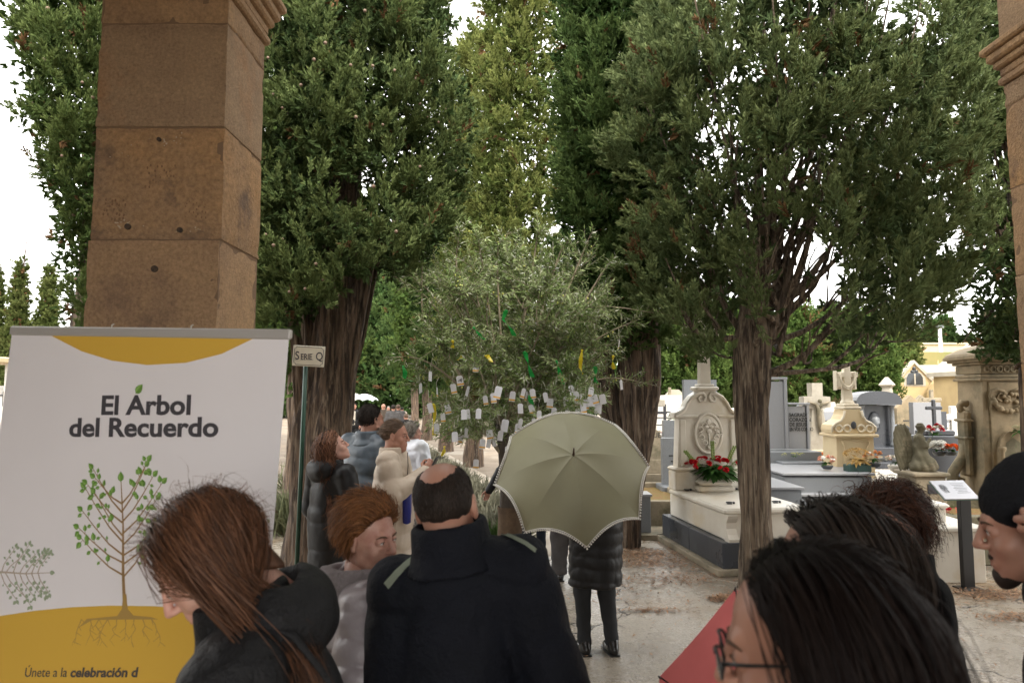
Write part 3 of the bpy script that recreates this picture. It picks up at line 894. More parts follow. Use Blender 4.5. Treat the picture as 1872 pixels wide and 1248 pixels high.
# --- C: pale yellow-green cypresses further down the avenue ------------------------------
p = W(945, 300, 14.5)
cypress('tall yellow-green cypress standing between the dark ones above the olive tree', p.x, 14.5, [(1.9, .7), (3.5, .92), (6, .95), (8, .9), (10, .8), (12, .6), (13.5, .2)], 1800, .33, 14, 8, .06, .021, PAL_Y,
        trunk=[([(p.x, 14.5, -.1), (p.x + .03, 14.5, 1.2), (p.x, 14.5, 2.4), (p.x, 14.5, 6)], [.24, .2, .19, .1])], seed=6, back=.12, tip=.5, brown=.012, lump=.12, inner=2500)
p = W(868, 300, 18)
cypress('shorter yellow-green cypress with a rounded top half hidden behind the broad dense one', p.x, 18, [(1.7, .7), (4, .9), (8, .9), (10, .8), (11, .6), (11.7, .25)], 1100, .42, 12, 8, .056, .032, PAL_Y,
        trunk=[([(p.x, 18, -.1), (p.x + .03, 18, 1.2), (p.x, 18, 2.4), (p.x, 18, 5)], [.25, .21, .19, .1])], seed=7, back=.1, tip=.5, brown=.02, lump=.1)
# avenue rows, left and right of the gravel path
GA = 'cypresses lining both sides of the gravel avenue'
def avenue_tree(x, y, r, seed, lab, z1=9, z0=2.2, trunk_r=.24):
    s = min(1.9, y / 9)
    cypress(lab, x, y, [(z0, r * .55), (z0 + .8, r), (z0 + 3, r * 1.05), (z1 - 2, r * .8), (z1, r * .3)], int(700 / s ** .5), .30 * s ** .5, 11, 6, .045 * s, .019 * s, PAL_D if seed % 2 else PAL_B,
            trunk=[([(x, y, -.1), (x + .03, y, 1.2), (x, y, 2.4), (x, y, 4)], [trunk_r, trunk_r * .8, trunk_r * .75, .1])], seed=seed, back=.15, tip=.3, group=GA, lump=.14, brown=.01)
avenue_tree(-2.2, 23, 1.2, 33, 'avenue cypress beyond the rounded yellow-green one, on the lavender side', z0=1.9)
avenue_tree(-3.6, 29, 1.5, 34, 'second avenue cypress on the lavender side, near the walking crowd', z0=2.2)
avenue_tree(-5.4, 38, 2.0, 35, 'farthest avenue cypress on the lavender side', z0=2.6, z1=12)
avenue_tree(-3.9, 12.5, 1.2, 36, 'avenue cypress right behind the fluted trunk', z0=2.0)
avenue_tree(-5.6, 18, 1.5, 37, 'second avenue cypress beyond the fluted trunk', z0=2.4)
avenue_tree(-8.2, 26, 1.9, 38, 'third avenue cypress beyond the fluted trunk', z0=2.6)

# --- far trees on the left --------------------------------------------------------------
for i, (px, ptop, w_, lab) in enumerate(((40, 470, 21, 'far pointed cypress with a bare twig at its tip'), (92, 482, 25, 'far blunt-topped cypress closest to the pillar tree'), (-4, 482, 19, 'far cypress cut off by the picture edge'))):
    Y = 46; a = W(px, ptop, Y); r = w_ / FPX * Y
    cypress(lab, a.x, Y, [(.5, r * 1.1), (4, r * 1.1), (a.z - 4, r * .75), (a.z - 1.6, r * .42), (a.z - .3, r * .05)], 700, .42, 9, 6, .11, .055, ((.08, .11, .03), (.12, .15, .045), (.26, .27, .1)), seed=50 + i, back=.05, tip=.45, group='far cypresses beyond the left edge', lump=.08)
MBt = MB(); a = W(42, 476, 46); MBt.tube([(a.x, 46, a.z - 1.2), (a.x + .1, 46, a.z), (a.x + .18, 46, a.z + 1.4)], [.06, .05, .03], 5)
o = MBt.build('bare_twig', M['twig']); o.parent = [x for x in bpy.data.objects if x.get('label', '').startswith('far pointed')][0]
o.matrix_parent_inverse = Matrix.Translation(-o.parent.location)
for i, (px, Y, w_, top, lab, pal) in enumerate((
        (1575, 24, 52, 590, 'round bushy conifer behind the draped cross, brightly lit', PAL_B), (1520, 26, 58, 575, 'rounded conifer beside the brightest one behind the draped cross', PAL_B),
        (1455, 25, 66, 575, 'rounded conifer with rusty patches just beside the grey bark trunk', PAL_B), (1240, 27, 80, 575, 'bright green conifer behind the marble cross', PAL_B),
        (1320, 29, 75, 560, 'taller green conifer hidden partly by the marble cross shaft', PAL_B), (1648, 34, 26, 612, 'thin loose yellowish tree in front of the far boundary wall', PAL_Y))):
    a = W(px, top, Y); r = w_ / FPX * Y; b = W(px, 745, Y)
    rb = (lambda P: .02 + .16 * (wob(P, 1.2, 5) > .6)) if 'rusty' in lab else None
    cypress(lab, a.x, Y, [(.9 + (i % 3) * .3, r * .75), (2.0, r * 1.05), (a.z - 1.2, r), (a.z - .3, r * .6), (a.z, r * .25)], 520 if i < 5 else 160, .5, 11, 6, .075, .042, pal, seed=60 + i, back=.08, tip=.35, brownf=rb,
            group='rounded trees behind the graves', lump=.12, name='conifer_tree')
for i, (px, ptop, w_, Y) in enumerate(((1727, 590, 9, 80), (1700, 598, 16, 75), (1765, 625, 10, 78))):
    a = W(px, ptop, Y); r = w_ / FPX * Y
    cypress(['slim distant cypress rising over the far wall beside the tall pole', 'small ragged distant tree over the far wall', 'short distant cypress over the far wall next to the urn monument'][i], a.x, Y,
            [(3, r), (a.z - 2, r * .8), (a.z, r * .15)], 160, 1.1, 10, 5, .22, .09, PAL_D, seed=70 + i, back=.05, group='distant trees over the far wall')

# ================================================================== GRAVES
def part(mb, name, m, t, kind=None):
    o = mb.build(name, m, t)
    if kind: o['kind'] = kind
    return o
def boxpart(name, c, d, m, t, ch=.008, rz=0):
    return MB().box(c, d, rz, ch).build(name, m, t)
def text_mesh(s, size, m, name, parent, loc, rot=(math.pi / 2, 0, 0), ext=.001, offset=0.0, shear=0.0, align='LEFT', xs=1.0, spacing=1.0):
    cu = bpy.data.curves.new(name, 'FONT'); cu.body = s; cu.size = size; cu.extrude = ext; cu.offset = offset; cu.shear = shear
    cu.align_x = align; cu.space_character = spacing; cu.resolution_u = 4
    tmp = bpy.data.objects.new('tmp_text', cu); COL.objects.link(tmp)
    dg = bpy.context.evaluated_depsgraph_get(); me = bpy.data.meshes.new_from_object(tmp.evaluated_get(dg))
    bpy.data.objects.remove(tmp); me.materials.clear()
    o = link(name, me, m, parent); o.location = loc; o.rotation_euler = rot; o.scale = (xs, 1, 1)
    return o
def scroll(mb, c, r, y0, y1, turns=1.6, th=.022, sgn=1, a0=0):
    pts = []
    for k in range(30):
        u = k / 29; a = a0 + sgn * u * turns * 2 * math.pi; rr = r * (1 - .78 * u)
        pts.append((c[0] + rr * math.cos(a), (y0 + y1) / 2, c[1] + rr * math.sin(a)))
    mb.tube(pts, [th * (1 - .45 * k / 29) for k in range(30)], 8)
def arcpts(cx, cz, rx, rz, a0, a1, n=12):
    return [(cx + rx * math.cos(R(a0 + (a1 - a0) * k / n)), cz + rz * math.sin(R(a0 + (a1 - a0) * k / n))) for k in range(n + 1)]

# ---- flowers ---------------------------------------------------------------------------
_FL = {}
def flower_mesh(kind, col, r=.035, seed=0):
    key = (kind, col, round(r, 3), seed)
    if key in _FL: return _FL[key]
    rng = np.random.default_rng(seed + 5)
    V = []; F = []; C = []
    n = {'carnation': 46, 'rose': 22, 'daisy': 14, 'filler': 26}[kind]
    for k in range(n):
        if kind == 'daisy':
            a = k * 2 * math.pi / n; el = .15; rr = r
        else:
            a = k * 2.4; u = (k + .5) / n; el = math.pi / 2 * (1 - u) ** .8 - .1; rr = r * (.75 + .3 * u) * rng.uniform(.85, 1.1)
        d = np.array([math.cos(a) * math.cos(el), math.sin(a) * math.cos(el), math.sin(el)])
        s_ = np.array([-math.sin(a), math.cos(a), 0]); w = r * (.42 if kind != 'filler' else .2)
        up = np.cross(d, s_)
        b = len(V); p0 = d * rr * (.25 if kind != 'filler' else .8); p1 = d * rr
        V += [p0 - s_ * w * .5, p0 + s_ * w * .5, p1 + s_ * w + up * rng.normal(0, .1) * r, p1 - s_ * w + up * rng.normal(0, .15) * r]
        F.append((b, b + 1, b + 2, b + 3)); c = np.array(col) * rng.uniform(.65, 1.25); C += [c * .8, c * .8, c, c]
    me = np_mesh('flower', np.array(V), np.array(F), True, np.array(C)); me.materials.append(M['petal'])
    _FL[key] = me; return me
def leaf_fan(rng, n, L, w, spread, col=((.03, .08, .02), (.06, .14, .03)), droop=.4, up=.3, c=(0, 0, 0), segs=3):
    """fern / palm like leaves radiating"""
    V = []; F = []; C = []
    for k in range(n):
        a = rng.uniform(0, 6.283); e = rng.uniform(-.1, up * 2); l = L * rng.uniform(.6, 1.1)
        d = np.array([math.cos(a) * math.cos(e), math.sin(a) * math.cos(e) * spread, math.sin(e)])
        sd = np.array([-d[1], d[0], 0]); sd /= np.linalg.norm(sd) + 1e-6
        cc = np.array(col[0]) + (np.array(col[1]) - np.array(col[0])) * rng.random()
        b = len(V)
        for q in range(segs + 1):
            u = q / segs; p = np.array(c) + d * l * u + np.array([0, 0, -droop * l * u * u]); ww = w * (math.sin(math.pi * (.12 + .84 * u)))
            V += [p - sd * ww, p + sd * ww + np.array([0, 0, ww * .4])]; C += [cc, cc]
            if q: F.append((b + 2 * q - 2, b + 2 * q - 1, b + 2 * q + 1, b + 2 * q))
    return np.array(V), np.array(F), np.array(C)
def bouquet(label, loc, spec, R3, green=30, gl=.16, pot=None, seed=0, cat='flowers', group=None, name='flower_arrangement', stuff=False, gcol=((.03, .08, .02), (.06, .14, .03))):
    """spec: list (kind, colour, count, size); R3: ellipsoid radii of the flower dome"""
    t = thing(name, label, cat, loc, group=group)
    rng = np.random.default_rng(seed + 40)
    V, F, C = leaf_fan(rng, green, gl, gl * .13, .8, gcol, c=(0, 0, R3[2] * .25))
    o = np_obj('greenery', V, F, M['plant_leaf'], t, True, C); o['kind'] = 'stuff'
    k = 0; tot = sum(s[2] for s in spec)
    for kind, col, cnt, size in spec:
        for j in range(cnt):
            a = k * 2.399 + rng.uniform(-.4, .4); u = ((k * 7) % tot + .5) / tot
            rr = math.sqrt(u); p = (R3[0] * rr * math.cos(a), R3[1] * rr * math.sin(a), R3[2] * (.35 + .65 * math.sqrt(max(0, 1 - rr * rr))))
            o = bpy.data.objects.new({'carnation': 'carnation', 'rose': 'rose', 'daisy': 'daisy', 'filler': 'filler_bloom'}[kind], flower_mesh(kind, col, size, j % 3))
            COL.objects.link(o); o.parent = t; o.location = p
            o.rotation_euler = (rng.uniform(-.6, .9), rng.uniform(-.6, .6) + .5 * p[0] / R3[0], rng.uniform(0, 6))
            k += 1
    if pot:
        kind, m, s_ = pot
        mb = MB()
        if kind == 'bowl': mb.lathe([(s_ * .6, -s_ * .7), (s_ * .75, -s_ * .62), (s_, -.02), (s_ * 1.02, 0), (s_ * .9, 0)], n=16)
        else: mb.box((0, 0, -s_ * .35), (s_ * 2.2, s_ * 1.1, s_ * .7), ch=.01)
        mb.build('pot', m, t)
    return t

# ---- 1 white marble tomb with cross (hero) ----------------------------------------------
HR = Vector((2.155, 7.12, 0)); ang = math.atan2(-.135, 1) * -1   # long side runs away from the viewer
# local frame: x to the right, y away
t = thing('marble_tomb', 'white marble tomb with scrolled headstone, tall cross and dark granite plinth', 'tomb', (2.15, 7.12, 0), R(7.6))
def hx(px, py, Y): return W(px, py, Y)
Wd = 1.06; Ld = 1.75
boxpart('ground_step', (Wd / 2, Ld / 2 + .02, .035), (Wd + .14, Ld + .12, .07), M['old_stone'], t)
for (c, d) in (((Wd / 2, .44, .2), (Wd, .88, .26)), ((Wd / 2, 1.325, .2), (Wd, .874, .26))):
    boxpart('granite_block', c, d, M['granite_dark'], t, .006)
boxpart('marble_body', (Wd / 2, Ld / 2 + .03, .33 + .135), (Wd - .17, Ld - .16, .27), M['white_marble'], t, .012)
boxpart('marble_slab', (Wd / 2, Ld / 2 - .02, .60 + .0325), (Wd - .11, Ld - .14, .065), M['white_marble'], t, .02)
for sx in (.13, Wd - .13):   # console scrolls at the front corners
    mb = MB()
    prof = [(0, 0), (.10, 0), (.105, .03), (.07, .07), (.045, .13), (.05, .19), (.085, .235), (.10, .27), (0, .27)]
    mb.M = Matrix.Translation((sx, .11, .33)) @ Matrix.Rotation(-math.pi / 2, 4, 'Z')
    mb.prism(prof, -.055, .055); mb.build('console', M['white_marble'], t)
for (x, y) in ((.2, 1.42), (.8, 1.42), (.78, .35), (.25, .35)):
    mb = MB()
    mb.tube([(x + .035 * math.cos(a), y + .03 * math.sin(a), .665 + .018) for a in np.linspace(0, 5.6, 14)], .006, 6); mb.ball((x + .05, y, .678), .014, 8, 6); mb.box((x, y, .668), (.05, .03, .008))
    mb.build('bronze_ring', M['dark_iron'], t)
yh = Ld - .2   # headstone
cxh = Wd / 2 - .02
mb = MB(); mb.box((cxh, yh, .78), (.9, .26, .24), ch=.015); mb.box((cxh, yh, .925), (.93, .28, .05), ch=.02); mb.build('headstone_base', M['white_marble'], t)
mb = MB(); mb.box((cxh, yh - .23, .70), (.46, .2, .07), ch=.02); mb.box((cxh, yh - .23, .775), (.44, .19, .07), ch=.028); mb.build('flower_shelf', M['white_marble'], t)
# body with curved gable
hb = .95
out = [(-.40, hb), (.40, hb), (.37, 1.54), (.43, 1.55), (.43, 1.62)]
out += [(.40, 1.63), (.34, 1.655), (.29, 1.70), (.25, 1.77), (.20, 1.83), (.13, 1.875), (.11, 1.90), (-.11, 1.90), (-.13, 1.875), (-.20, 1.83), (-.25, 1.77), (-.29, 1.70), (-.34, 1.655), (-.40, 1.63), (-.43, 1.62), (-.43, 1.55), (-.37, 1.54)]
mb = MB(); mb.M = Matrix.Translation((cxh, 0, 0)); mb.prism(out, yh - .075, yh + .085); mb.build('headstone', M['white_marble'], t)
for sx in (-1, 1):
    mb = MB(); mb.M = Matrix.Translation((cxh, 0, 0)); mb.box((sx * .335, yh - .09, 1.25), (.085, .035, .58), ch=.012); mb.build('side_pilaster', M['white_marble'], t)
mb = MB(); mb.M = Matrix.Translation((cxh, 0, 0))
crv = [(-.435, 1.585), (-.37, 1.60), (-.30, 1.66), (-.26, 1.74), (-.2, 1.815), (-.12, 1.86), (-.05, 1.865), (-.02, 1.82), (-.045, 1.765), (-.1, 1.76), (-.115, 1.80), (-.085, 1.825)]
for s_ in (-1, 1): mb.tube([(s_ * x, yh - .085, z) for x, z in crv], [.022] * 6 + [.02] * 3 + [.016, .013, .01], 8)
mb.box((-.28, yh - .085, 1.575), (.3, .05, .035), ch=.01); mb.box((.28, yh - .085, 1.575), (.3, .05, .035), ch=.01)
mb.build('gable_moulding', M['white_marble'], t)
mb = MB(); mb.M = Matrix.Translation((cxh, yh - .09, 1.36))
mb.tube([(.175 * math.cos(a), 0, .245 * math.sin(a)) for a in np.linspace(0, 2 * math.pi, 33)], .02, 8)
md = mb.build('medallion', M['white_marble'], t)
mb = MB(); mb.M = Matrix.Translation((cxh, yh - .085, 1.36)); mb.lathe([(.16, -.012), (.16, .006), (.15, .01)], n=32); 
m2 = MB(); m2.M = Matrix.Translation((cxh, yh - .09, 1.36)) @ Matrix.Rotation(math.pi / 2, 4, 'X'); m2.lathe([(.165, -.02), (.165, .0), (.155, .006)], n=32, sy=1.42); m2.build('medallion_field', M['white_marble'], md)
mb = MB(); mb.M = Matrix.Translation((cxh, yh - .11, 1.36))
rg2 = random.Random(4)
for s_ in (-1, 1):
    for (x, z, r_) in ((.05, .1, .045), (.1, .05, .035), (.09, -.05, .04), (.05, -.12, .04), (.11, .0, .025)):
        mb.tube([(s_ * (x + r_ * math.cos(a) * (1 - a / 9)), 0, z + r_ * math.sin(a) * (1 - a / 9)) for a in np.linspace(0, 5.5, 12)], .009, 6)
mb.ball((0, 0, .14), (.03, .014, .045)); mb.ball((0, 0, .03), (.04, .018, .03)); mb.tube([(0, 0, .03), (.005, 0, -.1), (0, 0, -.17)], [.012, .01, .016], 6)
mb.ball((-.03, 0, .085), (.035, .014, .02)); mb.ball((.03, 0, .085), (.035, .014, .02)); mb.ball((0, 0, -.17), (.035, .015, .03))
mb.build('carved_relief', M['white_marble'], md)
mb = MB(); mb.M = Matrix.Translation((cxh, yh, 0))
mb.box((0, 0, 1.925), (.3, .22, .05), ch=.015); mb.box((0, 0, 1.965), (.2, .16, .03), ch=.008)
mb.build('cross_base', M['white_marble'], t)
mb = MB(); mb.M = Matrix.Translation((cxh, yh, 0))
mb.prism([(-.068, 1.98), (.068, 1.98), (.058, 2.62), (.26, 2.6), (.26, 2.72), (.058, 2.72), (.055, 3.0), (-.055, 3.0), (-.058, 2.72), (-.26, 2.72), (-.26, 2.6), (-.058, 2.62)], -.05, .05)
mb.build('cross', M['white_marble'], t)
# bouquet
p = t.matrix_basis @ Vector((cxh, yh - .25, .86))
tf = bouquet('large arrangement of red carnations with white filler and ferns on the white marble tomb', (p.x, p.y, p.z), [('carnation', (.62, .01, .022), 24, .036), ('filler', (.75, .74, .68), 30, .024)], (.40, .20, .21), green=170, gl=.33, seed=1, group=None)
rr = np.random.default_rng(3)
mb = MB()
for (dx_, h_) in ((-.36, .30), (-.02, .42), (.26, .36), (-.30, .2), (.36, .22)):
    pts = [(dx_ * .5, 0, .1), (dx_ * .8, 0, .2), (dx_, -.01, h_)]; mb.tube(pts, .004, 5)
    for k in range(7):
        u = .35 + k * .1; x = dx_ * (.5 + .5 * u); z = .1 + (h_ - .1) * u
        for s_ in (-1, 1): mb.ball((x + s_ * .014, -.005, z), (.012, .006, .02), 6, 4)
o = mb.build('gladiolus_spike', mat('green_buds', (.2, .28, .07), .6), tf)

# ---- ground-level things around it --------------------------------------------------------
def kerb_grave(label, x0, y0, x1, y1, h, m, top=None, w=.09):
    t = thing('grave', label, 'grave', ((x0 + x1) / 2, (y0 + y1) / 2, 0)); a, b = (x1 - x0), (y1 - y0)
    boxpart('front_kerb', (0, -b / 2 + w / 2, h / 2), (a, w, h), m, t, .012)
    boxpart('back_kerb', (0, b / 2 - w / 2, h / 2), (a, w, h), m, t, .012)
    for s_ in (-1, 1): boxpart('side_kerb', (s_ * (a / 2 - w / 2), 0, h / 2 - .002), (w, b - 2 * w - .004, h - .004), m, t, .012)
    if top is not None:
        V = []; F = []; nx = 14
        for i in range(nx + 1):
            for j in range(nx + 1):
                x = -a / 2 + w + (a - 2 * w) * i / nx; y = -b / 2 + w + (b - 2 * w) * j / nx
                V.append((x, y, h * .78 + .05 * math.sin(math.pi * i / nx) * math.sin(math.pi * j / nx) + .02 * mnoise.noise(Vector((x * 9, y * 9, 0)))))
        for i in range(nx):
            for j in range(nx): F.append((i * (nx + 1) + j, (i + 1) * (nx + 1) + j, (i + 1) * (nx + 1) + j + 1, i * (nx + 1) + j + 1))
        np_obj('planting_bed', V, F, top, t, True)
    return t
p = G(1205, 965)
kerb_grave('low kerbed grave filled with rust and green moss, just beyond the green umbrella', 1.62, 9.5, 2.55, 11.6, .40, M['old_stone'], M['moss'])
t = thing('granite_block', 'short grey granite block on a low slab between umbrella and mossy grave', 'grave marker', (1.62, 9.15, 0))
boxpart('slab', (.05, 0, .035), (.75, .6, .07), M['old_stone'], t); boxpart('block', (0, 0, .30), (.36, .3, .46), M['granite'], t, .006); boxpart('top_plate', (0, 0, .545), (.40, .34, .03), M['granite_light'], t, .005)
# OR NUEI style old headstone
a = W(1160, 900, 12.0); 
t = thing('old_headstone', 'old brown headstone with sloping shoulders and worn letters, behind the mossy grave', 'headstone', (W(1175, 800, 12).x, 12, 0))
boxpart('plinth', (0, .1, .25), (1.0, .5, .5), M['old_stone'], t); boxpart('base_course', (0, .1, .62), (.86, .36, .24), M['old_stone'], t)
mb = MB(); mb.prism([(-.4, .74), (.38, .74), (.34, 1.05), (.28, 1.22), (.16, 1.28), (.08, 1.42), (-.1, 1.5), (-.2, 1.42), (-.3, 1.26), (-.4, 1.05)], -.06, .08); mb.build('tablet', M['old_stone'], t)
text_mesh('OR NUEI', .115, M['engrave'], 'inscription', t, (-.12, -.064, 1.12), ext=.002)

# ---- 2 grey granite family tomb ----------------------------------------------------------
Yg = 11.4
xa = W(1392, 800, Yg).x
t = thing('granite_tomb', 'grey granite tomb with stepped upright slabs, text on the lower one', 'tomb', (xa, Yg, 0))
def X(px, Y=Yg): return W(px, 780, Y).x - xa
def Z(py, Y=Yg): return W(900, py, Y).z
boxpart('tall_slab', ((X(1380) + X(1431)) / 2, 0, (Z(820) + Z(697)) / 2), (X(1431) - X(1380), .16, Z(697) - Z(820)), M['granite_light'], t, .006)
boxpart('tall_slab_frame', (X(1434), 0, (Z(820) + Z(694)) / 2), (.05, .2, Z(694) - Z(820)), M['granite_light'], t, .006)
boxpart('frame_top', (X(1405), 0, Z(694) + .02), (.6, .2, .04), M['granite_light'], t, .006)
boxpart('low_slab', ((X(1438) + X(1470)) / 2, 0, (Z(820) + Z(742)) / 2), (X(1470) - X(1438), .14, Z(742) - Z(820)), M['granite_light'], t, .006)
boxpart('low_slab_frame', (X(1474), 0, (Z(820) + Z(740)) / 2), (.04, .19, Z(740) - Z(820)), M['granite_light'], t, .006)
boxpart('frame_top', ((X(1438) + X(1478)) / 2, 0, Z(740) + .02), (X(1478) - X(1438), .19, .035), M['granite_light'], t, .006)
for k, s_ in enumerate(('SAGRADO', 'CORAZON', 'DE JESUS', 'EN VOS CONFIO')):
    text_mesh(s_, .083, M['engrave'], 'inscription', t, (X(1439.5), -.082, Z(761 + 8.6 * k)), ext=.002, offset=.002, xs=.86 if k < 3 else .62)
boxpart('pedestal', ((X(1380) + X(1482)) / 2, -.1, (Z(858) + Z(822)) / 2), (X(1482) - X(1380), .55, Z(822) - Z(858)), M['granite'], t, .006)
boxpart('step', ((X(1400) + X(1482)) / 2, -.5, (Z(862) + Z(838)) / 2), (X(1482) - X(1400), .35, Z(838) - Z(862)), M['granite'], t, .006)
boxpart('tomb_cover', (X(1395), -.9, .42), (1.0, 1.6, .2), M['granite'], t, .01)
boxpart('tomb_body', (X(1395), -.9, .16), (.95, 1.55, .32), M['granite'], t, .004)

# large low granite vault, its corner toward the viewer
Yv = 9.4
cpt = W(1505, 960, Yv)
t = thing('granite_vault', 'wide low grey granite vault in two tiers, carrying the cream monument and dry flowers', 'tomb', (0, 0, 0))
ax0, ax1, az = W(1432, 860, 9.6).x, W(1592, 860, 9.6).x, 0
t.location = ((ax0 + ax1) / 2, 10.2, 0)
wv_ = ax1 - ax0
zt1 = W(1500, 866, 9.6).z; zt2 = W(1500, 902, 9.4).z
boxpart('upper_tier', (0, 0.05, (zt1 + zt2) / 2 - .02), (wv_, 1.35, zt1 - zt2 - .03), M['granite'], t, .006)
boxpart('upper_lid', (0, 0.05, zt1), (wv_ + .06, 1.42, .035), M['granite_light'], t, .006)
for k in range(4):
    boxpart('lower_panel', (-wv_ * .5 - .05 + (k + .5) * (wv_ + .4) / 4, -.02, zt2 / 2 - .02), ((wv_ + .4) / 4 - .004, 1.55, zt2 - .05), M['granite'], t, .004)
boxpart('lower_lid', (.14, -.02, zt2 - .02), (wv_ + .5, 1.62, .035), M['granite_light'], t, .006)
t = thing('granite_tomb', 'plain stepped granite tomb just behind the grey bark trunk', 'tomb', (W(1420, 900, 8.7).x, 8.9, 0))
boxpart('base', (0, 0, .22), (1.0, 1.3, .44), M['granite'], t, .006); boxpart('lid', (0, 0, .455), (1.06, 1.36, .03), M['granite_light'], t, .005)
boxpart('upper_block', (-.12, .1, .58), (.7, 1.0, .2), M['granite'], t, .006); boxpart('upper_lid', (-.12, .1, .70), (.76, 1.06, .03), M['granite_light'], t, .005)

# ---- 3 cream monument with draped cross ----------------------------------------------------
Yc = 10.6
x0 = W(1551, 800, Yc).x
t = thing('cream_monument', 'cream stone monument topped by a white cross draped with a shroud', 'monument', (x0, Yc, 0))
def Zc(py): return W(1551, py, Yc).z
s = Yc / FPX
mb = MB(); mb.prism([(-36 * s, Zc(880)), (38 * s, Zc(880)), (34 * s, Zc(868)), (33 * s, Zc(797)), (-33 * s, Zc(797)), (-34 * s, Zc(868))], -.2, .25); mb.build('pedestal', M['cream_stone'], t)
mb = MB(); mb.tube([(x * s, -.21, Zc(z)) for x, z in ((-24, 805), (-20, 803), (22, 803), (24, 808), (20, 815), (20, 850), (25, 868), (0, 872), (-22, 870), (-26, 862), (-21, 850), (-21, 815), (-24, 805))], .012, 6); mb.build('panel_moulding', M['cream_stone'], t)
mb = MB(); mb.box((0, 0, Zc(794.5)), (78 * s, .55, 5 * s), ch=.01); mb.build('cornice', M['cream_stone'], t)
out = [(-38, 791), (38, 791), (39, 784), (37, 776), (30, 772), (20, 766), (15, 757), (13, 748), (-13, 748), (-15, 757), (-20, 766), (-30, 772), (-37, 776), (-39, 784)]
mb = MB(); mb.prism([(x * s, Zc(z)) for x, z in out], -.17, .2); mb.build('scrolled_crest', M['cream_stone'], t)
mb = MB()
for x in (-27, -12, 13, 28): mb.tube([(x * s + 6 * s * math.cos(a), -.18, Zc(782) + 6 * s * math.sin(a)) for a in np.linspace(0, 6.28, 17)], .016, 6)
for sg in (-1, 1): mb.tube([(sg * x * s, -.18, Zc(z)) for x, z in ((38, 788), (39, 780), (32, 773), (22, 768), (17, 760), (15, 750))], .018, 6)
mb.build('volutes', M['cream_light'], t)
mb = MB(); mb.ball((0, -.18, Zc(776)), (5 * s, .02, 7 * s), 16, 10); mb.build('portrait_oval', M['granite_dark'], t)
mb = MB(); mb.box((0, 0, Zc(745)), (32 * s, .34, 5 * s), ch=.01); mb.box((0, 0, Zc(740)), (26 * s, .28, 5 * s), ch=.01); mb.build('cross_base', M['cream_light'], t)
def f_cross(P):
    d = np.maximum(np.maximum(np.abs(P[:, 0]) - .045, np.abs(P[:, 1]) - .045), np.maximum(P[:, 2] - .60, -P[:, 2] + -.02))
    taper = np.maximum(np.maximum(np.abs(P[:, 0]) - (.075 - .05 * P[:, 2]), np.abs(P[:, 1]) - .05), np.maximum(P[:, 2] - .6, -P[:, 2]))
    arm = np.maximum(np.maximum(np.abs(P[:, 0]) - .165, np.abs(P[:, 1]) - .045), np.abs(P[:, 2] - .44) - .04)
    d = np.minimum(taper, arm)
    k = smin(d, s_ell(P, (0, 0, .0), (.11, .08, .05)), .03)
    return k
V, F = polygonize(f_cross, (-.22, -.14, -.05), (.22, .14, .64), .012); o = np_obj('cross', V, F, M['cream_light'], t, True); o.location = (0, 0, Zc(737))
def f_shroud(P):
    q = P.copy()
    x, z = P[:, 0], P[:, 2]
    fold = .006 * np.sin(x * 90) + .004 * np.sin(x * 170 + 1)
    left = np.maximum(np.maximum(np.abs(x + .135) - .04, np.abs(P[:, 1]) - .062 - fold), np.abs(z - .35) - .13 - .03 * np.sin(x * 60))
    right = np.maximum(np.maximum(np.abs(x - .135) - .04, np.abs(P[:, 1]) - .062 - fold), np.abs(z - .35) - .14)
    zc_ = .44 - .20 * np.sin(np.clip((x + .14) / .28, 0, 1) * math.pi) ** .8
    sw = np.maximum(np.sqrt((z - zc_ ) ** 2 * .5 + (np.abs(P[:, 1] + .05)) ** 2) - .026 - .006 * np.sin((z - zc_) * 160), np.abs(x) - .15)
    return smin(np.minimum(left, right), sw, .02)
V, F = polygonize(f_shroud, (-.2, -.12, .15), (.2, .12, .56), .009); o = np_obj('shroud', V, F, M['cream_light'], t, True); o.location = (0, 0, Zc(737))

# old figured cross left of it
t = thing('old_cross', 'weathered stone cross with a small hanging figure between granite slab and cream monument', 'cross', (W(1493, 800, 13).x, 13, 0))
mb = MB(); mb.prism([(-.24, 0), (.28, 0), (.2, .9), (.1, 1.55), (.09, 1.6), (.24, 1.62), (.24, 1.82), (.1, 1.83), (.1, 2.08), (-.1, 2.08), (-.1, 1.83), (-.26, 1.82), (-.26, 1.62), (-.1, 1.6), (-.12, 1.4)], -.1, .12); mb.build('shaft', M['pale_stone'], t)
mb = MB(); mb.tube([(-.2, -.13, 1.72), (-.05, -.14, 1.68), (0, -.15, 1.55), (0, -.15, 1.3), (.01, -.13, 1.15)], [.02, .03, .05, .04, .02], 8); mb.tube([(.2, -.13, 1.72), (.05, -.14, 1.68), (0, -.15, 1.6)], [.02, .025, .03], 8); mb.ball((.01, -.17, 1.74), .04); mb.build('carved_figure', M['old_stone'], t)
boxpart('tablet', (-.0, -.35, .6), (.5, .1, .5), M['cream_stone'], t); boxpart('plinth', (0, -.1, .2), (.7, .6, .4), M['pale_stone'], t)

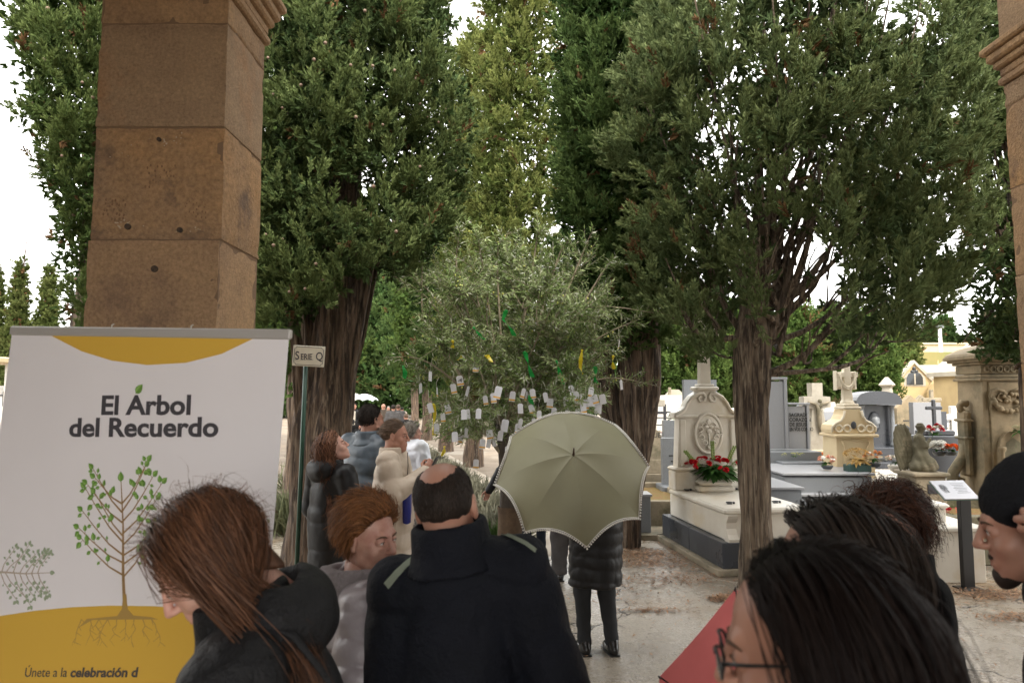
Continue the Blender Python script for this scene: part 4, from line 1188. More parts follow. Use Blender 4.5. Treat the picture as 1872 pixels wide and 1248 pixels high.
# ---- 4 black aedicule with medallion --------------------------------------------------------
Yk = 12.6; s = Yk / FPX
x0 = W(1597, 800, Yk).x
t = thing('black_monument', 'polished black granite shrine with two columns, arched top and oval portrait relief', 'monument', (x0, Yk, 0))
def Zk(py): return W(1597, py, Yk).z
boxpart('base', (0, -.1, Zk(860) * .5 + .1), (88 * s, .9, Zk(860) + .2), M['granite_dark'], t, .01)
boxpart('base_course', (0, -.1, Zk(822)), (84 * s, .7, 14 * s), M['granite_dark'], t, .008)
boxpart('back_slab', (0, .05, (Zk(816) + Zk(740)) / 2), (62 * s, .14, Zk(740) - Zk(816)), M['granite_dark'], t, .004)
mb = MB(); mb.prism([(-40 * s, Zk(739)), (40 * s, Zk(739)), (41 * s, Zk(732)), (38 * s, Zk(726))] + [(x * s, Zk(726) + 11 * s * math.sqrt(max(0, 1 - (x / 38) ** 2))) for x in range(32, -33, -8)] + [(-38 * s, Zk(726)), (-41 * s, Zk(732))], -.25, .2); mb.build('arched_top', M['granite_dark'], t)
for sx in (-25, 29):
    mb = MB(); mb.lathe([(5.2 * s, 0), (5.2 * s, .04), (4 * s, .08), (3.6 * s, .5), (3.4 * s, Zk(745) - Zk(815)), (5 * s, Zk(742) - Zk(815)), (5 * s, Zk(740) - Zk(815))], (sx * s, -.12, Zk(815)), 14); mb.build('column', M['granite'], t)
mb = MB(); mb.ball((1 * s, -.03, Zk(771)), (11 * s, .04, 19 * s), 20, 12); md = mb.build('medallion', M['granite_dark'], t)
def f_face(P):
    d = s_ell(P, (0, 0, 0), (.055, .04, .075)); d = smin(d, s_ell(P, (.0, .01, .04), (.075, .03, .07)), .02)
    d = smin(d, s_ell(P, (.04, -.02, -.01), (.02, .02, .03)), .015); return smin(d, s_ell(P, (-.02, .01, -.08), (.07, .03, .05)), .02) + .004 * wob(P, 60, 6)
V, F = polygonize(f_face, (-.12, -.08, -.15), (.12, .08, .13), .008); o = np_obj('portrait_relief', V, F, M['granite'], md, True); o.location = (.02, -.07, Zk(771))
text_mesh('FAMILIA MUÑOZ', .1, M['granite_light'], 'inscription', t, (-.36, -.455, Zk(826)), ext=.002, xs=.9) if False else None

# marble tomb with vase
Ym = 10.4
t = thing('marble_tomb', 'low white marble tomb with panelled sides behind the kneeling angel', 'tomb', (W(1660, 880, Ym).x, Ym + .5, 0))
boxpart('body', (0, 0, .28), (1.35, 1.5, .5), M['white_marble'], t, .01); boxpart('lid', (0, 0, .565), (1.42, 1.58, .07), M['white_marble'], t, .015)
for k in range(4): boxpart('panel', (-.5 + k * .33, -.755, .3), (.27, .012, .28), M['white_marble'], t, .003)

# ---- 5 kneeling angel -----------------------------------------------------------------------
Ya = 8.9; s = Ya / FPX
x0 = W(1684, 880, Ya).x
t = thing('angel_statue', 'dark weathered stone angel kneeling in prayer on a square pedestal', 'statue', (x0, Ya, 0))
def Za(py): return W(1684, py, Ya).z
zp = Za(862)
boxpart('foot_slab', (.05, 0, .14), (66 * s * 1.5, .7, .28), M['moss_stone'], t, .02)
boxpart('pedestal', (0, 0, (zp + .28) / 2), (54 * s, .42, zp - .30), M['old_stone'], t, .012)
boxpart('pedestal_cap', (0, 0, zp - .015), (64 * s, .5, .05), M['old_stone'], t, .012)
boxpart('plaque', (5 * s, -.215, zp - .19), (.17, .012, .12), M['dark_iron'], t, .002)
def f_angel(P):
    d = s_ell(P, (.03, 0, .07), (.17, .15, .10))                              # robe on the ground
    d = smin(d, s_cap(P, (.02, 0, .1), (.0, 0, .30), .11, .085), .05)          # lap / hips
    d = smin(d, s_cap(P, (.10, -.06, .12), (.03, -.05, .2), .07, .07), .04)
    d = smin(d, s_cap(P, (0, 0, .3), (.0, 0, .42), .075, .07), .04)
    d = smin(d, s_cap(P, (0, .06, .45), (.03, -.02, .33), .035, .03), .03)
    for sy in (-1, 1):
        d = smin(d, s_cap(P, (0, .07 * sy, .45), (.06, .08 * sy, .33), .035, .03), .02)
        d = smin(d, s_cap(P, (.06, .08 * sy, .33), (.12, .01 * sy, .42), .03, .018), .015)
    d = smin(d, s_cap(P, (.0, 0, .47), (.02, 0, .52), .035, .03), .02)
    d = smin(d, s_ell(P, (.03, 0, .56), (.048, .042, .055)), .015)
    d = smin(d, s_ell(P, (.015, 0, .575), (.052, .05, .05)) + .006 * np.sin(P[:, 2] * 160), .01)
    d = smin(d, s_ell(P, (.078, 0, .555), (.008, .008, .014)), .01)
    d = d + .005 * np.sin(P[:, 0] * 75 + P[:, 2] * 30) * (P[:, 2] < .4) + .003 * wob(P, 50, 6)
    return d
V, F = polygonize(f_angel, (-.22, -.2, -.04), (.25, .2, .66), .011); o = np_obj('figure', V, F, M['dark_stone'], t, True); o.location = (0, 0, zp); o.rotation_euler = (0, 0, R(-25))
for sy, nm in ((-1, 0), (1, 1)):
    def f_wing(P):
        x, y, z = P[:, 0], P[:, 1], P[:, 2]
        c = s_ell(P, (-.17, 0, .38), (.105, .022, .27), None)
        c = smin(c, s_ell(P, (-.20, 0, .18), (.06, .016, .22)), .04)
        return c + .006 * np.abs(np.sin(x * 75 + z * 18)) + .004 * np.abs(np.sin(z * 45)) * (x > -.2)
    V, F = polygonize(f_wing, (-.32, -.05, -.06), (-.02, .05, .68), .011); o = np_obj('wing', V, F, M['dark_stone'], t, True); o.location = (0, sy * .06, zp); o.rotation_euler = (0, R(-4), R(-25 + sy * 22))

# ---- 6 large ornate monument -------------------------------------------------------------------
Yo = 9.3; s = Yo / FPX
x0 = W(1820, 800, Yo).x
t = thing('ornate_monument', 'tall ornate brown stone monument with niche, carved wreath, side scrolls and finial', 'monument', (x0, Yo, 0), R(-4))
def Zo(py): return W(1806, py, Yo).z
boxpart('foundation', (0, 0, .2), (170 * s, 1.2, .4), M['moss_stone'], t, .03)
mb = MB(); mb.box((0, 0, (Zo(1010) + Zo(945)) / 2 + .1), (130 * s, .8, Zo(945) - Zo(1010) + .1), ch=.02); mb.box((0, 0, Zo(930)), (118 * s, .7, 26 * s), ch=.02); mb.build('stepped_base', M['ornate_stone'], t)
zb, zc2 = Zo(918), Zo(695)
mb = MB(); mb.prism([(-47 * s, zb), (47 * s, zb), (45 * s, zb + .1), (40 * s, zc2), (-40 * s, zc2), (-45 * s, zb + .1)], -.28, .28); mb.build('shaft', M['ornate_stone'], t)
mb = MB(); mb.box((0, -.285, (Zo(870) + zc2) / 2), (62 * s, .03, (zc2 - Zo(870)) * .96), ch=.01); mb.build('raised_panel', M['ornate_stone'], t)
mb = MB()
for (py, w_, h_) in ((694, 92, 5), (688, 86, 6), (676, 84, 16), (665, 92, 5), (660, 104, 5), (655, 114, 6)):
    mb.box((0, 0, Zo(py)), (w_ * s, .56 + (w_ - 80) * s, h_ * s), ch=.008)
mb.build('entablature', M['ornate_stone'], t)
mb = MB()
for k in range(7): mb.tube([((-34 + k * 11.4) * s + 4.6 * s * math.cos(a), -.30, Zo(676) + 5 * s * math.sin(a)) for a in np.linspace(0, 6.28, 11)], .012, 5)
mb.build('frieze_rings', M['ornate_stone'], t)
mb = MB(); mb.prism([(-57 * s, Zo(652)), (57 * s, Zo(652)), (54 * s, Zo(647))] + [(x * s, Zo(647) + 17 * s * math.cos(x / 54 * math.pi / 2)) for x in (42, 30, 18, 6, -6, -18, -30, -42)] + [(-54 * s, Zo(647))], -.36, .36); mb.build('curved_pediment', M['ornate_stone'], t)
mb = MB(); mb.lathe([(.16, 0), (.16, .05), (.11, .07), (.09, .12), (.12, .15), (.10, .2), (.06, .24), (.075, .3), (.11, .36), (.10, .44), (.05, .5), (.03, .56)], (0, 0, Zo(632)), 18); mb.build('finial', M['ornate_stone'], t)
mb = MB()
for k in range(15):   # garland
    a = math.pi * (k / 14) + math.pi; mb.ball((26 * s * math.cos(a), -.33, Zo(730) + 20 * s * math.sin(a)), .032 + .012 * math.sin(k * 2.1), 8, 6)
for k in range(9): mb.ball((rg.uniform(-14, 14) * s, -.32, Zo(727) + rg.uniform(-8, 8) * s), .03, 8, 6)
for sg in (-1, 1):
    mb.tube([(sg * x * s, -.315, Zo(z)) for x, z in ((6, 716), (18, 712), (28, 716), (31, 724), (28, 735), (33, 748))], [.02, .018, .02, .022, .018, .008], 6)
    mb.tube([(sg * x * s, -.315, Zo(z)) for x, z in ((4, 722), (14, 719), (20, 728), (12, 733))], [.015] * 4, 6)
mb.build('carved_wreath', M['ornate_stone'], t)
for sg in (-1, 1):  # side consoles
    mb = MB()
    mb.tube([(sg * x * s, 0, Zo(z)) for x, z in ((46, 738), (56, 736), (60, 742), (58, 750), (52, 752))], [.05, .045, .045, .04, .03], 8)
    mb.box((sg * 53 * s, 0, (Zo(750) + Zo(870)) / 2), (13 * s, .22, Zo(750) - Zo(870)), ch=.03)
    for py in (768, 800): mb.box((sg * 54 * s, 0, Zo(py)), (17 * s, .27, 5 * s), ch=.012)
    mb.tube([(sg * x * s, 0, Zo(z)) for x, z in ((54, 812), (58, 835), (68, 850), (76, 862), (80, 878), (74, 890), (64, 888), (62, 877), (70, 874))], [.06, .07, .07, .07, .065, .06, .05, .04, .03], 8)
    mb.box((sg * 66 * s, 0, (Zo(900) + Zo(935)) / 2), (34 * s, .4, 35 * s), ch=.02)
    mb.build('side_scroll', M['ornate_stone'], t)
# niche with figure
nich = MB(); nich.prism([(x * s, Zo(z)) for x, z in [(-24, 915), (-24, 820), (-20, 800), (-10, 788), (0, 785), (10, 788), (20, 800), (24, 820), (24, 915)]], -.36, -.30)
o = nich.build('niche_surround', M['ornate_stone'], t)
nd = MB(); nd.prism([(x * s, Zo(z)) for x, z in [(-15, 895), (-15, 822), (-12, 806), (0, 797), (12, 806), (15, 822), (15, 895)]], -.366, -.355); nd.build('niche_dark_panel', M['moss_stone'], o)  # flat dark panel on the surround; the hollow's shade is only its colour
for sg in (-1, 1):
    mb = MB(); mb.lathe([(.04, 0), (.028, .04), (.024, 80 * s), (.045, 86 * s), (.045, 90 * s)], (sg * 22 * s, -.40, Zo(905)), 10); mb.build('niche_column', M['ornate_stone'], o)
mb = MB(); mb.lathe([(.03, 0), (.09, .02), (.12, .1), (.05, .13), (.07, .2), (.06, .3), (.05, .42), (.025, .45), (.04, .49), (.03, .54)], (0, -.40, Zo(905)), 14, sy=.7); mb.build('niche_figure', M['old_stone'], o)
mb = MB(); mb.box((0, -.38, Zo(912)), (62 * s, .2, 8 * s), ch=.01); mb.build('niche_sill', M['ornate_stone'], o)
bouquet('cream rose with dark leaves tucked in the ornate monument niche', (x0 + .0, Yo - .46, Zo(788)), [('rose', (.75, .70, .5), 3, .05)], (.07, .04, .07), green=22, gl=.16, seed=2)
# mossy enclosure of the ornate monument
kerb_grave('mossy stone-kerbed plot in front of the ornate monument', W(1700, 950, 7.9).x, 7.55, W(1700, 950, 7.9).x + 1.75, 9.0, .52, M['moss_stone'], M['moss'], w=.16)
t = thing('marble_steps', 'pale marble grave step behind the black lectern post', 'tomb', (W(1715, 1000, 7.1).x, 7.3, 0))
boxpart('lower_step', (0, 0, .25), (.62, .9, .5), M['white_marble'], t, .01); boxpart('lower_lid', (0, 0, .52), (.68, .96, .05), M['white_marble'], t, .012)
boxpart('upper_step', (-.14, .06, .62), (.42, .62, .15), M['white_marble'], t, .01); boxpart('upper_lid', (-.14, .06, .715), (.48, .68, .05), M['white_marble'], t, .02)
p = G(1783, 1062); bouquet('single red fabric flower lying on the ground beside the lectern post', (p.x, p.y, .02), [('carnation', (.6, .02, .03), 2, .04)], (.03, .02, .02), green=6, gl=.06, seed=9)
p = W(1745, 938, 8.0); bouquet('red and pink blooms with green leaves on the mossy plot behind the lectern', (p.x, 8.0, p.z - .05), [('rose', (.6, .03, .05), 3, .045), ('rose', (.6, .3, .22), 3, .04)], (.15, .08, .08), green=26, gl=.14, seed=10)

# ---- lectern ------------------------------------------------------------------------------
b = G(1770, 1076)
t = thing('information_lectern', 'black-post lectern with tilted white panel showing an engraved portrait', 'lectern', (b.x, b.y, 0), R(8))
boxpart('post', (0, 0, .44), (.115, .05, .88), M['black_metal'], t, .003)
boxpart('foot_plate', (0, 0, .008), (.2, .16, .016), M['black_metal'], t, .002)
mb = MB(); mb.M = Matrix.Translation((-.12, -.03, .935)) @ Matrix.Rotation(R(38), 4, 'X')
mb.box((0, 0, 0), (.36, .24, .012), ch=.002); pn = mb.build('panel', mat('lectern_panel', (.62, .63, .68), .25), t)
mb = MB(); mb.M = Matrix.Translation((-.12, -.03, .935)) @ Matrix.Rotation(R(38), 4, 'X')
for k in range(9):
    a = k * .7; mb.tube([(-.10 + .035 * math.cos(q + a) * (1 - k * .08), .01 + .055 * math.sin(q) * (1 - k * .07), .0075) for q in np.linspace(0, 4.5, 10)], .0018, 4)
for k in range(7): mb.box((.07, .075 - .02 * k, .0075), (.14 - .02 * (k % 3), .004, .001))
mb.build('printed_portrait', mat('lectern_print', (.25, .26, .28), .4), pn)
mb = MB(); mb.M = Matrix.Translation((-.12, -.03, .935)) @ Matrix.Rotation(R(38), 4, 'X'); mb.box((0, 0, -.011), (.365, .245, .008), ch=.001); mb.build('glass_edge', mat('green_glass', (.1, .2, .17), .15), pn)

# ---- chapel and things behind --------------------------------------------------------------
Yh = 30; s = Yh / FPX
x0 = W(1676, 780, Yh).x
t = thing('chapel', 'yellow gothic mortuary chapel with steep gable, pinnacles and pointed window', 'chapel', (x0, Yh, 0), R(-14))
def Zh(py): return W(1697, py, Yh).z
mb = MB(); mb.box((1.2, 1.8, Zh(707) / 2), (3.6, 3.0, Zh(707)), ch=.02); mb.build('nave_wall', M['chapel'], t)
mb = MB(); mb.prism([(-.9, 0), (.9, 0), (.9, Zh(705)), (0, Zh(662)), (-.9, Zh(705))], .0, .35); mb.build('front_gable', M['chapel'], t)
mb = MB(); mb.prism([(-1.0, Zh(706)), (0, Zh(658)), (1.0, Zh(706)), (.88, Zh(708)), (0, Zh(664)), (-.88, Zh(708))], -.08, .42); mb.build('gable_coping', M['chapel_grey'], t)
mb = MB(); mb.M = Matrix.Translation((1.2, 1.8, 0)); 
mb._add([(-1.8, -1.5, Zh(707)), (1.8, -1.5, Zh(707)), (1.8, 1.5, Zh(707)), (-1.8, 1.5, Zh(707)), (-.6, 0, Zh(664)), (1.4, 0, Zh(664))], [(0, 1, 5, 4), (2, 3, 4, 5), (1, 2, 5), (3, 0, 4), (0, 3, 2, 1)]); mb.build('roof', M['slate'], t)
def gothic_window(x, z, w, h, t, y=-.02):
    pts = [(-w, 0), (w, 0), (w, h * .5), (w * .7, h * .78), (0, h), (-w * .7, h * .78), (-w, h * .5)]
    mb = MB(); mb.prism([(x + p[0] * 1.35, z - .06 + p[1] * 1.15) for p in pts], y, y + .1); o = mb.build('window', M['chapel_grey'], t)
    mb = MB(); mb.prism([(x + p[0], z + p[1]) for p in pts], y - .02, y + .05); mb.build('pane', M['window'], o)
    for xx in (0,): MB().box((x, y - .03, z + h * .4), (.05, .03, h * .75)).build('mullion', M['chapel_grey'], o)
gothic_window(0, Zh(703), .32, .62, t); gothic_window(0, Zh(770), .3, .9, t)
mb = MB()
for k in range(3): mb.ball((.09 * math.cos(k * 2.1 + 1.57), -.02, Zh(677) + .09 * math.sin(k * 2.1 + 1.57)), (.08, .04, .08), 8, 6)
mb.build('trefoil', M['window'], t)
for (x, y) in ((-.95, 0), (.95, 0), (2.0, .3), (3.0, .3)):
    mb = MB(); mb.box((x, y, Zh(700) / 2), (.3, .3, Zh(700)), ch=.02); mb.lathe([(.15, 0), (.2, .05), (.14, .1), (.02, 1.0)], (x, y, Zh(700)), 4, smooth=False); mb.build('buttress_pinnacle', M['chapel'], t)
mb = MB()
for k in range(14): mb.box((1.15 + k * .14, .28, Zh(704)), (.07, .08, .42))
mb.box((2.1, .28, Zh(704) + .22), (2.1, .1, .06)); mb.build('parapet_tracery', M['chapel_grey'], t)

t = thing('round_chapel', 'yellow mortuary chapel with rounded gable, half behind the ornate monument', 'chapel', (W(1800, 760, 27).x, 27, 0), R(-10))
mb = MB(); mb.prism([(-1.1, 0), (1.6, 0), (1.6, 1.8)] + [(.25 + 1.35 * math.cos(a), 1.8 + 1.2 * math.sin(a)) for a in np.linspace(.2, math.pi - .2, 10)] + [(-1.1, 1.8)], 0, 2.5); mb.build('walls', M['chapel'], t)
mb = MB(); mb.tube([(.25 + 1.4 * math.cos(a), -.02, 1.8 + 1.25 * math.sin(a)) for a in np.linspace(0, math.pi, 14)], .1, 6); mb.box((.25, -.04, 1.8), (2.9, .14, .12)); mb.build('gable_moulding', M['cream_stone'], t)
boxpart('doorway', (.2, -.02, 1.1), (.8, .06, 2.0), M['window'], t)
t = thing('small_chapel', 'small cream chapel with round attic window behind the ornate monument scroll', 'chapel', (W(1864, 760, 19).x, 19, 0))
mb = MB(); mb.prism([(-1.1, 0), (1.5, 0), (1.5, 2.5), (.2, 3.35), (-1.1, 2.5)], 0, 2); mb.build('walls', M['chapel'], t)
mb = MB(); mb.prism([(-1.25, 2.42), (.2, 3.4), (1.65, 2.42), (1.65, 2.55), (.2, 3.55), (-1.25, 2.55)], -.12, 2.1); mb.build('gable_coping', M['chapel_grey'], t)
mb = MB(); mb.M = Matrix.Translation((-.4, -.01, 2.35)) @ Matrix.Rotation(math.pi / 2, 4, 'X'); mb.lathe([(.17, 0), (.17, .04)], n=16); mb.build('round_window', M['window'], t)
boxpart('name_plate', (.1, -.06, 1.75), (2.2, .08, .38), M['granite'], t)
t = thing('retaining_wall', 'long cream boundary wall running along the far end of the cemetery', 'wall', (20, 60, 0))
boxpart('wall', (48, 0, 3.2), (90, .6, 6.4), M['far_wall'], t, .02); boxpart('coping', (48, 0, 6.45), (90.4, .9, .16), M['far_wall'], t, .02)
MB().prism([(4, 0), (4, 5.2), (94, 4.6), (94, 0)], -9, -.6).build('grass_bank', mat('bank_grass', (.14, .16, .05), .9, (.28, .2, .08), .25), t)
t = thing('tall_pole', 'tall slim white pole standing before the far boundary wall', 'pole', (W(1723, 700, 52).x, 52, 0))
MB().tube([(0, 0, 0), (0, 0, W(1723, 600, 52).z)], [.16, .12], 8).build('mast', M['white_paint'], t); MB().box((0, 0, W(1723, 600, 52).z + .1), (.5, .3, .2), ch=.03).build('lamp_head', M['granite'], t)
t = thing('tiled_shed', 'small building with red tiled roof behind the black shrine', 'building', (W(1634, 760, 32).x, 32, 0))
boxpart('wall', (0, 0, .7), (1.1, 2, 1.4), M['white_paint'], t)
mb = MB(); mb.prism([(-.7, 1.35), (.7, 1.35), (.6, 2.5), (-.2, 2.5)], -1.1, 1.1); mb.build('tiled_roof', M['roof_tile'], t)
t = thing('stone_urn_pier', 'pale stone pier with pointed cap beside the red tiled roof', 'monument', (W(1624, 760, 22).x, 22, 0))
mb = MB(); mb.box((0, 0, .75), (.5, .5, 1.5), ch=.03); mb.build('pier', M['pale_stone'], t)
mb = MB(); mb.lathe([(.34, 1.5), (.36, 1.6), (.24, 1.68), (.16, 2.1), (.28, 2.2), (.05, 2.45)], n=4, smooth=False); mb.build('cap', M['pale_stone'], t)

# ---- generic small graves --------------------------------------------------------------------
GB = 'small graves and crosses further back'
def cross_grave(label, px, ptop, pbase_z, Y, m, w=.5, th=.09, sh=.35, base=(.5, .4), group=GB, mb_=None):
    x = W(px, ptop, Y).x; zt_ = W(px, ptop, Y).z
    t = thing('grave_cross', label, 'grave', (x, Y, 0), group=group)
    mb = MB(); mb.box((0, 0, pbase_z / 2), (base[0], base[1], pbase_z), ch=.015); mb.box((0, 0, pbase_z + .04), (base[0] * .8, base[1] * .8, .08), ch=.015); mb.build('pedestal', mb_ or m, t)
    h = zt_ - pbase_z - .08
    mb = MB(); mb.box((0, 0, pbase_z + .08 + h / 2), (th, th * .8, h), ch=.01); mb.build('upright', m, t)
    mb = MB(); mb.box((0, -.002, zt_ - h * sh), (w, th * .8 - .006, th), ch=.01); mb.build('crossbar', m, t)
    return t
def slab_grave(label, px, ptop, Y, w, m, shape='flat', base=.4, group=GB, th=.14, insc=True):
    x = W(px, ptop, Y).x; zt_ = W(px, ptop, Y).z
    t = thing('headstone', label, 'headstone', (x, Y, 0), group=group)
    boxpart('plinth', (0, -.05, base / 2), (w * 1.25, .55, base), m, t, .015)
    h = w / 2
    if shape == 'flat': poly = [(-h, base), (h, base), (h, zt_), (-h, zt_)]
    elif shape == 'arch': poly = [(-h, base), (h, base)] + [(h * math.cos(a), zt_ - h * .7 + h * .7 * math.sin(a)) for a in np.linspace(0, math.pi, 9)]
    elif shape == 'gable': poly = [(-h, base), (h, base), (h, zt_ - h * .9), (0, zt_), (-h, zt_ - h * .9)]
    else: poly = [(-h, base), (h, base), (h * .9, zt_ - h), (h * 1.05, zt_ - h * .9), (h * .5, zt_ - h * .35), (h * .15, zt_), (-h * .15, zt_), (-h * .5, zt_ - h * .35), (-h * 1.05, zt_ - h * .9), (-h * .9, zt_ - h)]
    mb = MB(); mb.prism(poly, -th / 2, th / 2); mb.build('tablet', m, t)
    if insc:
        mb = MB()
        for k in range(3): mb.box((0, -th / 2 - .003, base + (zt_ - base) * (.62 - .12 * k)), (w * (.6 - .12 * (k % 2)), .006, .025))
        mb.build('inscription', M['engrave'] if m not in (M['granite_dark'],) else M['granite_light'], t)
    return t
slab_grave('dark grey upright granite slab right behind the marble cross shaft', 1278, 694, 13, .62, M['granite'], group=None)
cross_grave('dark iron cross on a white grave between old headstone and marble tomb', 1215, 738, .95, 15, M['dark_iron'], .42, .06, .3, mb_=M['white_paint'])
slab_grave('white grave tablet behind the dark iron cross', 1213, 722, 17, .95, M['white_paint'])
slab_grave('dark granite block with white flowers beside the marble tomb', 1233, 768, 12.3, .42, M['granite'], group=None, insc=False)
cross_grave('pale stone cross touching the leaning reddish trunk', 1192, 715, .9, 14, M['pale_stone'], .5, .14, .25)
slab_grave('ornate cream gable with tiny cross far behind the marble cross', 1233, 712, 24, 1.9, M['chapel_grey'], 'bell')
slab_grave('tall white stone stele left of the iron cross', 1194, 760, 18, .5, M['white_paint'], 'flat')
slab_grave('white tomb front with arched top low behind the marble tomb', 1197, 775, 20, .9, M['white_paint'], 'arch')
cross_grave('pale cross standing far behind the low mossy grave', 1183, 730, .9, 26, M['white_paint'], .9, .2, .3)
cross_grave('black cross rising from a dark pedestal of red flowers behind the angel', 1706, 730, W(1706, 795, 10.6).z, 10.6, M['granite_dark'], .26, .055, .28, (.55, .4), group=None)
slab_grave('tall plain grey stone block behind the black cross', 1690, 735, 12.5, .5, M['granite_light'], group=None)
slab_grave('small gabled stone shrine between black shrine and tall grey block', 1661, 722, 15, .62, M['ornate_stone'], 'gable', group=None)
slab_grave('dark slab with white veins standing beyond the angel wing', 1640, 790, 13.5, .5, M['granite'], 'flat')
cross_grave('white stone cross just left of the ornate monument', 1741, 742, .8, 14, M['white_paint'], .42, .12, .3)
slab_grave('pale tablet behind the white stone cross', 1752, 770, 16, .8, M['white_paint'], 'arch')
slab_grave('low grey tablet beside the old figured cross', 1513, 752, 16, .5, M['granite_light'], 'flat')
cross_grave('white cross peeping over the low grey tablet', 1522, 735, .9, 19, M['white_paint'], .5, .12, .3)
slab_grave('round-topped white tablet right of the draped cross', 1640, 745, 19, .7, M['white_paint'], 'arch')
slab_grave('pale yellow tablet far beyond the draped cross', 1533, 720, 24, 1.0, M['chapel'], 'gable')
slab_grave('dark tablet beyond the ornate monument scroll', 1862, 790, 13, .5, M['granite'], 'flat')
slab_grave('white tablet among the far graves near the grey bark trunk', 1345, 745, 18, .8, M['white_paint'], 'arch')
slab_grave('pale stele hidden mostly by the grey bark trunk', 1337, 770, 15, .5, M['pale_stone'], 'flat')
# filler graves seen in gaps below the crowns
rgz = random.Random(9); words = ('white', 'cream', 'grey', 'pale brown'); mm = (M['white_paint'], M['cream_light'], M['granite_light'], M['pale_stone'])
refs = ['behind the granite slabs', 'beyond the draped cross', 'beyond the black shrine', 'beyond the kneeling angel', 'beyond the marble tomb', 'beyond the leaning trunk']
k = 0
for (px, Y, ptop) in ((1500, 22, 742), (1545, 27, 725), (1570, 21, 755), (1625, 20, 762), (1655, 24, 740), (1680, 33, 735), (1740, 23, 745), (1322, 22, 748), (1175, 33, 722), (1205, 29, 726), (1255, 20, 750), (1435, 30, 735), (1465, 33, 728), (1720, 18, 775), (1850, 24, 745)):
    rf = refs[0] if 1400 < px < 1520 else refs[1] if 1520 <= px < 1580 else refs[2] if 1580 <= px < 1650 else refs[3] if px >= 1650 else refs[4] if px > 1225 else refs[5]
    sh = ('arch', 'flat', 'gable', 'bell')[k % 4]; sn = ('round-topped', 'square', 'gabled', 'bell-shaped')[k % 4]
    depth = 'nearer' if Y < 23 else 'distant'
    oq = ('', ' set low', ' set high', ' half hidden', ' standing clear')[k // 4]
    slab_grave(f'{depth} {words[(k * 3) % 4]} {sn} headstone {rf}{oq}', px, ptop, Y, rgz.uniform(.6, 1.1), mm[(k * 3) % 4], sh); k += 1
DG, GR, GL_, OS, WP, PS, CS = M['granite_dark'], M['granite'], M['granite_light'], M['old_stone'], M['white_paint'], M['pale_stone'], M['cream_stone']
for (lab_, px, pt, Y, w, m, sh) in (
        ('black polished slab just beyond the low text slab of the grey tomb', 1488, 768, 14.5, .55, DG, 'flat'), ('brown lichen-covered stone behind the draped cross pedestal', 1583, 770, 15, .6, OS, 'bell'),
        ('dark arched stone seen between black shrine and gabled stone shrine', 1644, 775, 14, .4, DG, 'arch'), ('mid grey slab below the red tiled roof', 1628, 735, 17.5, .6, GR, 'flat'),
        ('weathered gable stone in front of the gothic chapel', 1682, 722, 20, 1.0, OS, 'gable'), ('narrow black slab beside the tall plain grey block', 1712, 752, 14, .32, DG, 'flat'),
        ('dark grey stele behind the white stone cross by the ornate monument', 1733, 760, 17, .5, GR, 'flat'), ('low brown stone under the black cross flowers', 1728, 800, 12, .5, OS, 'arch'),
        ('grey stone peeping left of the iron cross grave', 1201, 745, 19, .5, GR, 'flat'), ('brown old stone just behind the marble tomb shoulder', 1247, 772, 14.5, .5, OS, 'bell'),
        ('small black slab behind the mossy grave', 1222, 790, 15.5, .4, DG, 'arch'), ('grey slab in line with the old figured cross', 1472, 728, 21, .9, GR, 'gable'),
        ('dark low tomb front beneath the white flowers', 1237, 800, 11.3, .5, GR, 'flat'), ('pale brown bell-shaped stone next to the slim yellowish tree', 1655, 752, 22, .8, PS, 'bell')):
    slab_grave(lab_, px, pt, Y, w, m, sh)
for (lab_, px, pt, bz, Y, m, w) in (('small dark cross above the brown lichen stone', 1577, 742, .8, 17, M['dark_iron'], .36), ('tall brown stone cross before the gothic chapel wall', 1702, 712, 1.0, 18, OS, .5),
        ('grey granite cross beside the gabled stone shrine', 1668, 745, .9, 16.5, GR, .42), ('thin dark iron cross near the pale tablet', 1757, 745, .9, 15, M['dark_iron'], .36),
        ('old brown cross far beyond the iron cross grave', 1224, 708, 1.0, 22, OS, .6), ('dark cross between grey tomb and figured cross', 1483, 735, .9, 18, M['dark_iron'], .4)):
    cross_grave(lab_, px, pt, bz, Y, m, w, .09, .28)
for (lab_, px, py, Y, sp, sd) in (('bright red bunch low behind the draped cross pedestal', 1604, 800, 13.4, [('rose', (.65, .02, .04), 9, .05)], 31), ('mixed yellow and white bunch before the gothic chapel', 1693, 790, 16, [('daisy', (.75, .62, .1), 6, .05), ('daisy', (.8, .8, .75), 6, .05)], 32),
        ('purple and white bunch beside the gabled stone shrine', 1656, 812, 14, [('rose', (.25, .04, .3), 5, .05), ('daisy', (.8, .8, .78), 6, .05)], 33), ('red carnation bunch near the iron cross grave', 1213, 800, 15, [('carnation', (.6, .02, .03), 8, .05)], 34),
        ('orange bunch in line with the low grey tablet', 1503, 842, 12.4, [('rose', (.75, .25, .08), 9, .04)], 35)):
    p = W(px, py, Y); bouquet(lab_, (p.x, Y, p.z), sp, (.2, .12, .13), 22, .14, ('bowl', OS, .11), sd)
